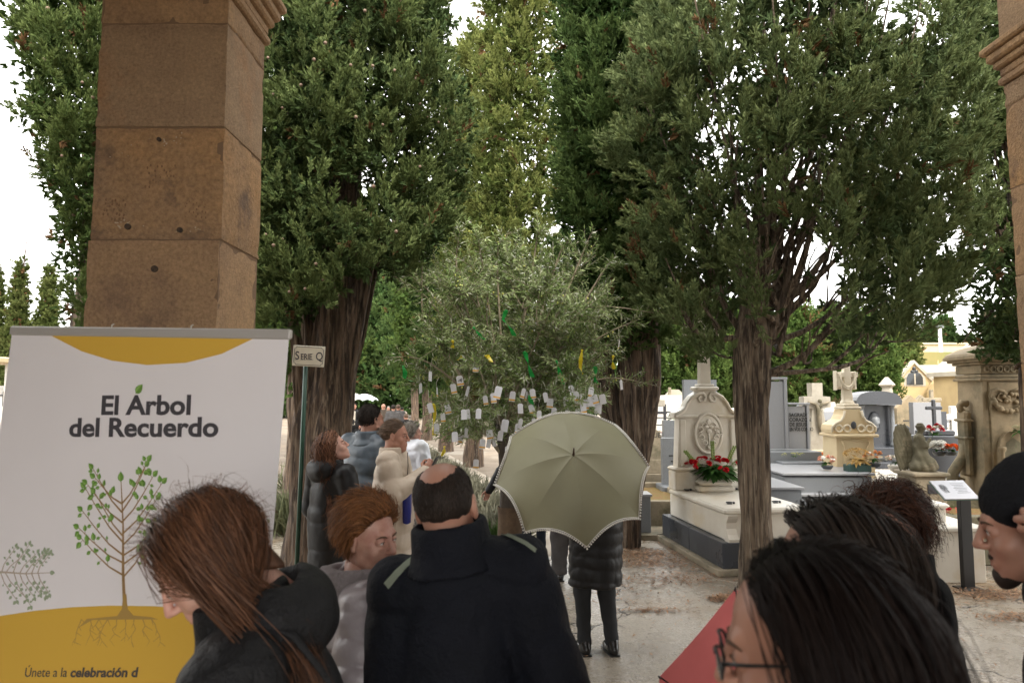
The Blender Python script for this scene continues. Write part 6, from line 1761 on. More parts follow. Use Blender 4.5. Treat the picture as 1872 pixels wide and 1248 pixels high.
        A = np.stack(pts, 1)    # n,K+1,3
        if curl:
            ph = rng.integers(0, max(1, n // 14), n) * 1.7
            t = np.linspace(0, 1, K + 1)[None]
            a = ph[:, None] + t * L * curlf
            e1 = nrm(np.cross(A[:, 1:2] - A[:, :1], np.array([.3, .5, .8]))); e2 = nrm(np.cross(A[:, 1:2] - A[:, :1], e1))
            amp = curl * np.minimum(1, t * 4)
            A = A + e1 * (np.cos(a) * amp)[..., None] + e2 * (np.sin(a) * amp)[..., None]
        T = nrm(np.gradient(A, axis=1)); O = nrm(A - c)
        S = nrm(np.cross(T, O + rng.normal(0, .35, (n, 1, 3))))
        ww = w * (1 - .75 * np.linspace(0, 1, K + 1) ** 3)[None, :, None] * rng.uniform(.7, 1.3, (n, 1, 1))
        V = np.stack([A - S * ww, A + S * ww], 2).reshape(-1, 3)
        base = (np.arange(n) * (K + 1) * 2)[:, None]; j = np.arange(K)[None] * 2
        F = np.stack([base + j, base + j + 1, base + j + 3, base + j + 2], -1).reshape(-1, 4)
        col = np.repeat(rng.uniform(tint[0], tint[1], n)[:, None], (K + 1) * 2, 1).reshape(-1, 1) * np.ones(3)
        V = s.head_to_body(V) * s.k
        o = np_obj(name, V, F, M[m], parent or s.t, True, col); o['kind'] = 'stuff'; return o

def tangent(P, v, c=(0, -.016, .036), r=(.079, .10, .09)):
    """project direction v onto the scalp at P"""
    N = nrm((P - np.array(c)) / np.array(r) ** 2); v = np.broadcast_to(np.array(v, float), P.shape)
    return nrm(v - N * (v * N).sum(-1, keepdims=True))

# ---- the people ---------------------------------------------------------------------------
def flow_to(v): return lambda P: tangent(P, v)
def comb(front, back):   # away from the forehead, over the crown, down behind
    def fl(P):
        t = np.clip((P[:, 1] + .02) / .1, 0, 1)[:, None]
        return nrm(tangent(P, front) * t + tangent(P, back) * (1 - t))
    return fl
def scalp(P, hl=.055, side=-.02, low=-.075):
    y, z = P[:, 1], P[:, 2]
    return (z > low) & (y * .9 - (z - .065) * .75 < hl) & ((y < .01) | (z > side + .045))

# P3: balding man, back to the viewer
bm = Person('balding man seen from behind in a black jacket with grey-green shoulder piping', 0, 0, R(-6), head=(R(-4), R(-4), R(-9)), headat=(817, 930, 1.87), sidelean=-.02, headoff=(-.03, .0, -.05), bulk=.77, handL=False, handR=False, hscale=1.02, shz=(-.055, .0), hres=.0042, male=True, skin='skin',
            armL=((-.185, .0, 1.08), (-.15, .16, .88)), armR=((.258, -.02, 1.10), (.18, .16, .93)))
bm.body()
_, jk = bm.jacket('jacket', 'navy_black', hem=.72, thick=.036, wrinkle=.006, shoulderz=.0, flare=0, collar='lapel', ctall=.072, hres=.011, cr=.085, armthick=.036)
def cut_bald(Q):   # bare crown
    return -s_ell(Q, (0, -.04, .112), (.047, .078, .060)) + .0022 * wob(Q, 120, 8)
bm.haircap('hair_dark', ((0, -.0145, .033), (.0795, .1005, .0915)), cut_bald, bump=.0015, fr=150, res=.0045, low=.115)
bm.groom('hair_dark', 3200, 3, .011, comb((0, -1, .1), (0, -.2, -1)), grav=.1, off=.0008, w=.0006, noise=.12, seed=1, tint=(.6, 2.2),
         mask=lambda P: scalp(P, .0, -.02) & (s_ell(P, (0, -.04, .112), (.047, .078, .060)) > .004))
# piping: two strips lying along the shoulder seam
from mathutils.bvhtree import BVHTree
def seam_strip(per, cloth_o, up_line, low_line, name, m, n=26, lift=.004):
    """a flat strip sewn on a garment between two seam lines"""
    me = cloth_o.data; Mw = Matrix.Translation(per.t.location) @ per.t.rotation_euler.to_matrix().to_4x4()
    bv = BVHTree.FromPolygons([Mw @ v.co for v in me.vertices], [tuple(p.vertices) for p in me.polygons]); Mi = Mw.inverted(); eye = Vector((0, 0, CAMZ))
    def samp(L, u):
        u = u * (len(L) - 1); i = min(int(u), len(L) - 2); f = u - i; return (L[i][0] * (1 - f) + L[i + 1][0] * f, L[i][1] * (1 - f) + L[i + 1][1] * f)
    V = []; rows = 4
    for k in range(n + 1):
        a, b = samp(up_line, k / n), samp(low_line, k / n)
        for j in range(rows + 1):
            q = (a[0] + (b[0] - a[0]) * j / rows, a[1] + (b[1] - a[1]) * j / rows); d = (W(q[0], q[1], 2) - eye).normalized()
            h, nn_, _, _ = bv.ray_cast(eye, d)
            if h is None: h, nn_, _, _ = bv.find_nearest(W(q[0], q[1], 1.9))
            if nn_.dot(d) > 0: nn_ = -nn_
            V.append(Mi @ (h + nn_ * lift))
    F = [(k * (rows + 1) + j, k * (rows + 1) + j + 1, (k + 1) * (rows + 1) + j + 1, (k + 1) * (rows + 1) + j) for k in range(n) for j in range(rows)]
    return np_obj(name, V, F, m, cloth_o, True)
cq = lambda L: [(560 + x / 3.058, 840 + y / 3.058) for x, y in L]
seam_strip(bm, jk, cq([(722, 458), (640, 510), (560, 568), (500, 618), (436, 690)]), cq([(722, 468), (655, 530), (580, 592), (520, 650), (462, 722)]), 'shoulder_piping', M['green_trim'])
seam_strip(bm, jk, cq([(990, 392), (1060, 403), (1150, 424), (1230, 460), (1285, 500)]), cq([(990, 400), (1070, 416), (1150, 444), (1225, 482), (1275, 520)]), 'shoulder_piping', M['green_trim'])

# P2: elderly woman, auburn hair, silver puffer
ew = Person('elderly woman with short auburn hair in a silver-grey quilted jacket, looking sideways', 0, 0, R(-72), head=(R(-50), R(-5), R(3)), headat=(676, 982, 2.12), age=1.0, skin='skin_old', bulk=1.05, hres=.0033,
            armL=((-.27, .0, 1.10), (-.22, .18, .95)), armR=((.28, -.04, 1.12), (.22, .16, .98)))
ew.body().features(look=(-.3, 0))
_, ej = ew.jacket('quilted_jacket', 'silver_puffer', hem=.68, thick=.045, quilt=.075, amp=.020, collar='fur', cm='fur', wrinkle=.004, hres=.0095)
def ew_extra(Q, d):
    d = smin(d, s_ell(Q, (0, -.02, .075), (.078, .088, .078)), .03)
    d = smin(d, s_ell(Q, (0, .045, .088), (.06, .045, .042)), .03)
    return d
ew.haircap('hair_auburn', ((0, -.024, .038), (.083, .100, .092)), None, bump=.005, fr=55, extra=ew_extra)
def ew_flow(P):
    t = np.clip((P[:, 1] - .0) / .07, 0, 1)[:, None]
    return nrm(tangent(P, (.35, -1, .55)) * t + tangent(P, (0, -.5, -1)) * (1 - t))
ew.groom('hair_auburn', 6500, 6, .065, ew_flow, grav=.06, off=.024, w=.0011, noise=.24, seed=2, tint=(.55, 1.9), cr_=((0, -.02, .044), (.083, .102, .095)), mask=lambda P: scalp(P, .052, .0, -.07), body=False)
mb = MB(); c = ew.up((0, .01, 1.445)) * ew.k; mb.tube([(c[0] + .068 * math.cos(a), c[1] + .066 * math.sin(a), c[2] + .012 * math.sin(a)) for a in np.linspace(0, 6.283, 25)], .02, 8); mb.build('collar_knit', M['maroon'], ew.t)

# P1: brown-haired woman bowing her head, black hooded jacket
bw = Person('brown-haired woman bowing her head in a black hooded jacket, in front of the banner', 0, 0, R(100), head=(R(20), R(-40), R(4)), headat=(378, 1030, 1.42), lean=R(14), neckfwd=.05, skin='skin_pale', bulk=1.05,
            armL=((-.25, .02, 1.10), (-.14, .22, 1.12)), armR=((.26, .04, 1.12), (.14, .25, 1.16)))
bw.body().features()
_, bj = bw.jacket('jacket', 'black_cloth', hem=.70, thick=.045, wrinkle=.007, collar='tall', ctall=.07, hres=.0105)
def bh(P):
    U = bw.unlean(P) - np.array([0, 0, 1.44], dtype=np.float32)
    d = s_ell(U, (0, -.105, -.01), (.14, .085, .095))
    for q in (-1, 1): d = smin(d, s_cap(U, (q * .10, -.07, .03), (q * .095, .06, -.01), .05, .033), .05)
    d = smax(d, -s_ell(U, (0, -.045, .07), (.09, .085, .09)), .03)
    return d + .010 * wob(P, 16, 8) + .005 * wob(P, 40, 6, 3)
c = bw.up((0, -.1, 1.44)); bw.fin('hood', bh, c - .36, c + .34, .0095, M['black_cloth'], parent=bj)
bw.haircap('hair_brown', ((0, -.026, .04), (.086, .106, .097)), None, bump=.004, fr=50, low=.19, extra=lambda Q, d: smin(d, s_ell(Q, (0, -.06, -.08), (.072, .055, .10)), .04))
def bw_flow(P):
    s_ = np.sign(P[:, 0] - .012)[:, None] * np.array([1, 0, 0]); t = np.clip((P[:, 1] + .04) / .12, 0, 1)[:, None]
    v = s_ * .95 + np.array([0, -.35, -.2]) * t + np.array([0, -.25, -.8]) * (1 - t)
    N = nrm((P - np.array((0, -.016, .036))) / np.array((.079, .10, .09)) ** 2); v = v - N * (v * N).sum(-1, keepdims=True); return nrm(v)
bw.groom('hair_brown', 7500, 11, .50, bw_flow, grav=.85, fc=.04, off=.020, w=.0008, noise=.17, seed=3, tint=(.45, 2.0), cr_=((0, -.020, .040), (.084, .104, .096)), mask=lambda P: scalp(P, .018, .01, -.06), curl=.004, curlf=16, drag=.62, Lf=lambda P: np.clip(.55 + (P[:, 1] + .05) * 6, .42, 1.0))
bw.groom('hair_brown', 700, 10, .07, bw_flow, grav=.25, off=.03, w=.0004, noise=.45, seed=4, tint=(.8, 2.4), cr_=((0, -.022, .042), (.092, .112, .104)), mask=lambda P: scalp(P, .045, .0, -.04), name='flyaway_hair')
# shoulder bag strap
pts = [bw.up((x, y, z)) * bw.k for x, y, z in ((-.13, -.055, 1.475), (-.155, -.12, 1.43), (-.16, -.165, 1.33), (-.165, -.17, 1.15), (-.17, -.16, .95))]
MB().tube(pts, .007, 8, flat=.5).build('bag_strap', M['black_cloth'], bj)

# P12: dark-haired woman with glasses, nearest
dw = Person('nearest woman in profile with long dark hair and dark-framed glasses', 0, 0, R(66), head=(R(4), R(-10), R(0)), headat=(1470, 1188, .88), skin='skin', bulk=1.05, hres=.004)
dw.body().features()
dw.jacket('coat', 'black_cloth', hem=.7, thick=.03, collar='stand', hres=.014)
dw.haircap('hair_black', ((0, -.026, .034), (.086, .105, .095)), None, bump=.003, fr=40)
def dw_flow(P):
    s_ = np.sign(P[:, 0])[:, None] * np.array([1, 0, 0]); v = s_ * .7 + np.array([0, -.35, -1.0]) + np.array([0, -.75, .3]) * np.clip(P[:, 1:2] / .07, 0, 1)
    N = nrm((P - np.array((0, -.016, .036))) / np.array((.079, .10, .09)) ** 2); v = v - N * (v * N).sum(-1, keepdims=True); return nrm(v)
dw.groom('hair_black', 8000, 9, .36, dw_flow, grav=.45, off=.014, w=.0008, noise=.16, seed=5, tint=(.55, 1.4), cr_=((0, -.024, .036), (.084, .104, .095)), mask=lambda P: scalp(P, .022, .01, -.07))
mb = MB()
for q in (-1, 1):
    mb.tube([(q * .034 + .025 * math.cos(a), .1085 - .006 * abs(math.cos(a)), .002 + .019 * math.sin(a)) for a in np.linspace(0, 6.283, 21)], .0022, 6)
    mb.tube([(q * .058, .100, .008), (q * .074, .07, .01), (q * .082, .0, .008), (q * .082, -.02, -.005)], [.003, .0028, .002, .002], 6)
mb.tube([(-.011, .112, .006), (0, .114, .009), (.011, .112, .006)], .002, 6)
gl = dw.hm(mb).build('glasses', M['black_metal'], dw.t)
mb = MB()
for q in (-1, 1): mb._add([(q * .034 + .024 * math.cos(a), .1075, .002 + .018 * math.sin(a)) for a in np.linspace(0, 6.0, 14)], [tuple(range(14))])
gm = bpy.data.materials.new('lens_glass'); gm.use_nodes = True; b_ = gm.node_tree.nodes['Principled BSDF']; b_.inputs['Transmission Weight'].default_value = .9; b_.inputs['Roughness'].default_value = .05; b_.inputs['IOR'].default_value = 1.05; b_.inputs['Base Color'].default_value = (.7, .75, .8, 1)
dw.hm(mb).build('lens', gm, gl)

# P11: second dark-haired woman, mostly hidden
hw = Person('dark-haired woman mostly hidden behind the nearest woman, facing sideways', 0, 0, R(66), head=(R(10), R(-8), 0), headat=(1515, 1042, 1.36), skin='skin', bulk=1.05)
hw.body().features(); hw.jacket('coat', 'black_cloth', hem=.6, thick=.035, collar='stand', hres=.014)
hw.haircap('hair_dark', ((0, -.03, .036), (.088, .110, .098)), None, bump=.003, fr=40)
hw.groom('hair_dark', 2800, 8, .26, dw_flow, grav=.4, off=.02, w=.0013, noise=.08, seed=6, tint=(.5, 1.8), cr_=((0, -.028, .038), (.088, .11, .098)), mask=lambda P: scalp(P, .03, .0, -.07))

# P13: woman with curly red-brown hair
cw = Person('woman with curly red-brown hair looking down, half hidden behind two dark-haired women', 0, 0, R(80), head=(R(34), R(-16), R(8)), headat=(1630, 962, 2.25), skin='skin', age=.5, bulk=1.05)
cw.body().features(); cw.jacket('coat', 'black_matte', hem=.6, thick=.04, collar='stand', hres=.013)
cw.haircap('hair_redcurl', ((0, -.03, .04), (.092, .11, .1)), None, bump=.008, fr=60)
cw.groom('hair_redcurl', 2200, 14, .16, comb((.3, -1, .4), (0, -.3, -1)), grav=.4, off=.045, w=.0013, noise=.35, seed=7, tint=(.4, 2.0), curl=.010, curlf=95, mask=lambda P: scalp(P, .045, .0, -.08), body=False)

# P14: bearded man in a black beanie, hand on his head
hn = dict(d=(.12, 1, .12), n=(1, .0, -.25), curl=.55, side=-1, res=.0045)
bb = Person('bearded man in a black knit beanie with one hand raised to his head', 0, 0, R(62), head=(R(0), R(-12), 0), headat=(1886, 962, 1.52), lean=R(8), neckfwd=.07, male=True, skin='skin', bulk=1.1, handL=hn, hres=.004,
            armL=((-.36, .14, 1.34), (-.145, .07, 1.58)))
bb.body().features()
bb.jacket('jacket', 'black_cloth', hem=.65, thick=.04, collar='stand', hres=.013)
def f_bean(Q):
    d = s_ell(Q, (0, -.022, .05), (.088, .108, .092)); d = smin(d, s_ell(Q, (0, -.04, .075), (.075, .09, .085)), .04)
    d = smax(d, Q[:, 1] * .55 - (Q[:, 2] - .028) * .95 - .04, .01); d = smax(d, -Q[:, 2] - .045, .02)
    return d + .0012 * np.sin(np.arctan2(Q[:, 0], Q[:, 1]) * 90) + .002 * wob(Q, 40, 6)
V, F = polygonize(f_bean, (-.12, -.17, -.08), (.12, .12, .18), .0045); np_obj('beanie', bb.head_to_body(V) * bb.k, F, M['black_matte'], bb.t, True)
def f_beard(Q):
    d = smin(s_cap(Q, (-.05, .02, -.075), (0, .075, -.103), .018, .022), s_cap(Q, (.05, .02, -.075), (0, .075, -.103), .018, .022), .02)
    d = smin(d, s_cap(Q, (-.06, .0, -.045), (-.05, .02, -.075), .014, .017), .01); d = smin(d, s_cap(Q, (.06, .0, -.045), (.05, .02, -.075), .014, .017), .01)
    d = smin(d, s_cap(Q, (-.02, .092, -.055), (.02, .092, -.055), .005), .008)
    d = smax(d, -s_ell(Q, (0, .1, -.067), (.02, .02, .008)), .004); return d + .0025 * wob(Q, 130, 8)
V, F = polygonize(f_beard, (-.09, -.03, -.15), (.09, .13, -.02), .004); np_obj('beard', bb.head_to_body(V) * bb.k, F, M['hair_dark'], bb.t, True, np.ones((len(V), 3)) * 1.6)

# P4: girl with long curly hair looking up at the tags
gg = Person('young woman with long curly brown hair and black parka, gazing up at the tree', 0, 0, R(-38), head=(R(-36), R(24), 0), headat=(610, 818, 5.0), skin='skin_pale', bulk=.95,
            armL=((-.25, .0, 1.10), (-.22, .08, .88)), armR=((.24, .03, 1.12), (.12, .24, 1.12)), handR=dict(d=(-.3, 1, .3), n=(-1, 0, 0), curl=.7))
gg.body().features().trousers('jeans', 'shoe_black')
_, pj = gg.jacket('parka', 'black_puffer', hem=.55, thick=.035, wrinkle=.0035, collar='stand', flare=.06)
gg.hood('black_puffer', parent=pj, size=.9)
gg.haircap('hair_curly', ((0, -.024, .036), (.086, .106, .096)), None, bump=.004, fr=50)
gg.groom('hair_curly', 1500, 18, .60, dw_flow, grav=.9, off=.03, w=.0022, noise=.14, seed=8, tint=(.4, 2.0), curl=.014, curlf=80, mask=lambda P: scalp(P, .045, .0, -.07))

# P5: man in blue-grey puffer
mn = Person('dark-haired young man in a blue-grey quilted jacket standing beside the curly-haired woman', 0, 0, R(-30), head=(R(-16), 0, 0), headat=(679, 768, 5.7), male=True, bulk=1.16)
mn.body().features().trousers('jeans'); mn.jacket('puffer_jacket', 'blue_puffer', hem=.80, thick=.045, quilt=.13, amp=.016, collar='tall', ctall=.065, hres=.012)
mn.haircap('hair_dark', ((0, -.018, .038), (.082, .104, .094)), None, bump=.003, fr=90)
mn.groom('hair_dark', 2500, 4, .03, comb((0, -1, .3), (0, -.2, -1)), grav=0, off=.008, w=.0014, noise=.4, seed=9, mask=lambda P: scalp(P, .045, .0, -.06), body=False)

# P6: woman photographing with her phone
hd = dict(d=(-.2, .7, 1), n=(-.5, -.6, .1), curl=.75)
ph = Person('woman in a beige quilted coat holding up a phone in both hands', 0, 0, R(-92), head=(R(-8), R(-2), 0), headat=(724, 797, 5.35), age=.7, skin='skin', bulk=1.02,
            armL=((-.24, .06, 1.15), (-.075, .27, 1.30)), armR=((.25, .06, 1.15), (.07, .27, 1.30)), handL=dict(d=(.5, .55, .9), n=(.8, -.2, .1), curl=.8), handR=dict(d=(-.5, .55, .9), n=(-.8, -.2, .1), curl=.8))
ph.body().features().trousers('grey_coat', 'shoe_white'); ph.jacket('quilted_coat', 'beige_puffer', hem=.58, thick=.042, quilt=.14, amp=.014, collar='tall', hres=.012)
ph.haircap('hair_greybrown', ((0, -.02, .036), (.081, .103, .093)), None, bump=.003, fr=70, extra=lambda Q, d: smin(d, s_ell(Q, (0, -.12, .03), (.03, .03, .03)), .02))
ph.groom('hair_greybrown', 1800, 8, .09, comb((0, -1, .1), (0, -1, 0)), grav=0, off=.004, w=.0013, noise=.1, seed=10, mask=lambda P: scalp(P, .045, .0, -.05), body=False, tint=(.5, 2.2))
pp = ph.up((0, .345, 1.385)) * ph.k; R3 = Matrix.Rotation(R(-92), 3, 'Z'); wp = R3 @ Vector(pp) + ph.t.location
t = thing('mobile_phone', 'black phone with wrist strap held up by the woman in beige', 'phone', wp, R(-92))
MB().box((0, 0, 0), (.15, .010, .075), ch=.004, R3=Matrix.Rotation(R(-28), 3, 'X')).build('case', M['black_metal'], t); MB().box((0, -.0065, .003), (.138, .002, .066), R3=Matrix.Rotation(R(-28), 3, 'X')).build('screen', M['window'], t)
mb = MB(); mb.tube([(-.07, 0, -.03), (-.075, 0, -.1), (-.07, 0, -.22), (-.07, 0, -.30)], .004, 6); mb.build('strap', M['shoe_black'], t)
t = thing('folded_umbrella', 'small folded blue umbrella hanging from the wrist of the woman in beige', 'umbrella', (W(744, 925, 5.2).x, 5.2, W(744, 925, 5.2).z))
mb = MB(); mb.lathe([(.012, -.13), (.03, -.12), (.035, 0), (.034, .1), (.02, .13)], n=12); mb.build('canopy', mat('blue_nylon', (.012, .02, .22), .45, (.008, .012, .15), 30, bump=.4, bscale=30, stretch=(1, 1, .2)), t)
mb = MB(); mb.tube([(0, 0, .13), (0, 0, .20)], .012, 8); mb.build('handle', mat('light_wood', (.4, .25, .13), .5), t)
mb = MB(); mb.tube([(0, 0, .2), (.005, 0, .3), (0, 0, .40)], .003, 5); mb.build('cord', M['shoe_black'], t)

# P7: person in a white raincoat
wc = Person('short grey-haired person in a white raincoat and patterned trousers behind the woman with the phone', 0, 0, R(-50), head=(R(-20), 0, 0), headat=(756, 790, 8.2), skin='skin_old', bulk=1.28,
            armR=((.33, .02, 1.12), (.30, .15, .95)))
wc.body().features().trousers('grey_print', 'shoe_white', loose=.03); wc.jacket('raincoat', 'white_coat', hem=.62, thick=.06, wrinkle=.008, collar='stand', flare=.1, hres=.015)
wc.haircap('hair_grey', ((0, -.024, .04), (.09, .108, .098)), None, bump=.006, fr=60)
wc.groom('hair_grey', 1300, 8, .09, comb((0, -1, .3), (0, -.2, -1)), grav=0, off=.03, w=.0025, noise=.4, seed=12, curl=.008, curlf=90, mask=lambda P: scalp(P, .045, .0, -.08), body=False)

# P10: the woman under the green umbrella
uw = Person('woman in a long black quilted coat holding the green umbrella over her shoulder', 0, 0, R(12), headat=(1085, 820, 5.05), skin='skin', bulk=1.06,
            armL=((-.25, .06, 1.14), (-.12, .24, 1.22)), armR=((.25, .06, 1.14), (.05, .24, 1.26)), handR=dict(d=(-.6, .1, .6), n=(-.3, -1, 0), curl=.95),
            legs={-1: ((-.10, .03, .47), (-.095, .0, .08)), 1: ((.085, -.01, .47), (.115, -.05, .08))})
uw.body().trousers('dark_trousers', loose=.018); uw.jacket('quilted_coat', 'black_puffer', hem=.52, thick=.04, quilt=.095, amp=.010, collar='stand', flare=.03, hres=.011)
uw.haircap('hair_dark', ((0, -.024, .036), (.086, .106, .096)))

def umbrella(label, C, axis, Rr, depth, m, n=8, handle=True, trim=None, shaft=.55, flip=False, scal=.05, group=None, dark_ribs=False, up=(0, 0, 1), a0=0.0, cat='umbrella', crook=True):
    """C rim centre, axis towards the ferrule"""
    t = thing('umbrella', label, cat, C, group=group)
    ax = Vector(axis).normalized(); e1 = ax.cross(Vector(up)).normalized(); e2 = e1.cross(ax)
    def pt(r, a, lift=0.0):
        z = depth * (1 - (r / Rr) ** 2.1) + lift
        return e1 * (r * math.cos(a)) + e2 * (r * math.sin(a)) + ax * z
    V = []; F = []; nr, na = 12, 10
    for k in range(n):
        for j in range(na + 1):
            u = j / na; a = a0 + 2 * math.pi * (k + u) / n; dd = abs(u - .5) * math.pi * 2 / n
            ch = math.cos(math.pi / n) / math.cos(dd)
            for i in range(nr + 1):
                q = i / nr
                f = 1 + (ch * (1 - scal * (1 - (2 * u - 1) ** 2)) - 1) * q ** 1.5
                sag = -.035 * Rr * (1 - (2 * u - 1) ** 2) * q * (1.2 - q) * 2
                V.append(pt(Rr * q * f, a, sag + (depth * .10 * (1 - (2 * u - 1) ** 2) * q ** 3)))
    w = (nr + 1)
    for k in range(n):
        b = k * (na + 1) * w
        for j in range(na):
            for i in range(nr): F.append((b + j * w + i, b + j * w + i + 1, b + (j + 1) * w + i + 1, b + (j + 1) * w + i))
    for k in range(n):
        Vk = V[k * (na + 1) * w:(k + 1) * (na + 1) * w]; Fk = [(j * w + i, j * w + i + 1, (j + 1) * w + i + 1, (j + 1) * w + i) for j in range(na) for i in range(nr)]
        np_obj('canopy_panel', Vk, Fk, m, t, True)
    for k in range(n):
        a = a0 + 2 * math.pi * k / n
        mb = MB(); mb.tube([pt(Rr * q, a, -.006) for q in np.linspace(.02, .99, 9)], .0022, 5); mb.tube([ax * (depth * .45), pt(Rr * .5, a, -.008)], .0022, 5)
        rb = mb.build('rib', M['black_metal'], t)
        MB().tube([pt(Rr * .99, a), pt(Rr * 1.015, a, -.003)], [.004, .002], 6).build('rib_tip', M['white_paint'] if trim else M['black_metal'], rb)
    MB().tube([ax * (depth - .01), ax * (depth + .02), ax * (depth + .075)], [.012, .007, .005], 10).build('ferrule', M['wood_dark'], t)
    MB().tube([ax * depth, ax * (-shaft)], .005, 8).build('shaft', M['black_metal'], t)
    if crook:
        pts = [ax * (-shaft + .02)] + [ax * (-shaft - .05 - .04 * math.sin(a)) + e1 * (.04 - .04 * math.cos(a)) for a in np.linspace(0, math.pi, 8)]
        MB().tube(pts, .011, 8).build('handle', M['wood_dark'], t)
    if trim:
        mb = MB(); m2 = MB()
        for k in range(n):
            prev = None; L = 0; ring = []
            for j in range(31):
                u = j / 30; a = a0 + 2 * math.pi * (k + u) / n; ch = math.cos(math.pi / n) / math.cos(abs(u - .5) * math.pi * 2 / n)
                f = ch * (1 - scal * (1 - (2 * u - 1) ** 2)); p = pt(Rr * f * 1.002, a, depth * .10 * (1 - (2 * u - 1) ** 2)); ring.append(p)
            m2.tube(ring, .003, 5)
            for j in range(0, 30): 
                p = ring[j]; mb.ball(p + p.normalized() * .010 + Vector((0, 0, -.003)), .0068, 6, 4)
        o = m2.build('trim_braid', M['white_paint'], t); o = mb.build('pompom_trim', M['white_paint'], t); o['kind'] = 'stuff'
    return t
M['wood_dark'] = mat('dark_wood', (.05, .025, .012), .35)
um = mat('olive_umbrella', (.245, .235, .145), .55, (.225, .21, .13), 3, trans=.22, bump=.08, bscale=12, bdist=.01)
umbrella('large olive-green umbrella with white pompom trim, tilted toward the viewer', W(1046, 868, 4.72), (-.03, -math.cos(R(38)), math.sin(R(38))), .525, .25, um, trim=True, up=(0, 0, 1), a0=R(90 - 8 + 180 / 8 * 0), shaft=.5)
mu = mat('coral_umbrella', (.74, .20, .20), .6, (.66, .17, .17), 4, trans=.5, bump=.1, bscale=14, bdist=.01)
umbrella('coral red umbrella held low behind the nearest woman, its inside and dark ribs showing', W(1462, 1380, 2.0), (-.25, .92, -.28), .46, .15, mu, up=(0, 0, 1), a0=R(14), shaft=.35, scal=.05)

# P9, P8
p9 = Person('person in wide grey trousers, head hidden by the green umbrella', 0, 0, R(10), headat=(1040, 800, 7.0), bulk=1.1, legs={-1: ((-.12, .02, .47), (-.125, .0, .08)), 1: ((.09, 0, .47), (.10, -.02, .08))})
p9.body().trousers('grey_coat', loose=.06); p9.jacket('coat', 'black_cloth', hem=.62, thick=.03, hres=.016); p9.haircap('hair_grey')
p8 = Person('person in black behind the olive trunk with one bare hand held out', 0, 0, R(170), headat=(975, 800, 7.75), bulk=1.0, armR=((.42, .05, 1.15), (.58, .10, .90)), handR=dict(d=(.25, .3, -1), n=(0, 1, 0), curl=.5))
p8.body().features().trousers('jeans'); p8.jacket('coat', 'black_puffer', hem=.75, thick=.035, hres=.015); p8.haircap('hair_dark')

# far walkers
GF = 'people walking far down the avenue'
def walker(label, px, pyhead, Y, yaw, top, bot, hair='hair_dark', bulk=1.1, male=True, hem=.75, inner=None):
    w = Person(label, 0, 0, yaw, headat=(px, pyhead, Y), bulk=bulk, male=male, group=GF, hres=.011,
               legs={-1: ((-.10, .03, .47), (-.10, .02, .08)), 1: ((.10, .05, .47), (.11, -.04, .08))})
    w.body().trousers(bot, loose=.03); w.jacket('coat', top, hem=hem, thick=.04, hres=.024, wrinkle=.008)
    if hair: w.haircap(hair, res=.011)
    return w
a = walker('far man facing the viewer in an open black jacket over a grey jumper', 648, 743, 25, R(176), 'black_cloth', 'black_cloth')
MB().box((0, .155 * a.k, 1.14 * a.k), (.16, .03, .5), ch=.01).build('jumper', M['pale_stone'], a.t)
walker('far person in a navy coat beside the man in the open black jacket', 629, 744, 26, R(150), 'blue_puffer', 'jeans')
walker('far person in dark blue just behind the open-jacketed man', 663, 747, 28, R(190), 'jeans', 'black_cloth')
walker('far man with thinning hair in a brown coat, walking away', 701, 744, 24, R(10), 'brown_coat', 'jeans', hair=None, hem=.6)
walker('far person in a grey coat, the left one of a close pair', 719, 746, 23, R(5), 'grey_coat', 'black_cloth', hem=.5)
walker('far person in a grey coat, the right one of a close pair', 728, 745, 23.6, R(-8), 'grey_coat', 'black_cloth', 'hair_greybrown', hem=.55)
walker('far short person in black at the edge of the walking group', 742, 762, 20, R(30), 'black_cloth', 'jeans', hair='hair_greybrown', bulk=.9)
walker('far person in black under the pale umbrella', 674, 749, 32, R(180), 'black_cloth', 'jeans')
walker('far person in brown between the pale umbrella and the brown-coated man', 688, 749, 33, R(0), 'brown_coat', 'jeans')
walker('farthest person in black at the very end of the avenue', 640, 741, 38, R(0), 'black_cloth', 'black_cloth')
walker('far person in black at the left end of the group, half behind the fluted trunk', 621, 744, 30, R(170), 'black_cloth', 'jeans')
walker('far grey-haired person in blue beside the brown-coated man', 710, 747, 29, R(185), 'blue_puffer', 'black_cloth', 'hair_grey')
walker('far person in a pale coat seen past the couple in grey', 735, 748, 31, R(0), 'beige_puffer', 'jeans')
p = W(640, 728, 29); umbrella('far white umbrella over the head of the navy-coated person', p, (.1, -.2, 1), .62, .25, M['white_paint'], shaft=.7, group=None)
p = W(668, 730, 32.3); umbrella('far pale umbrella further along, held by a person in black', p, (.1, -.1, 1), .62, .25, M['white_coat'], shaft=.7, group=None)

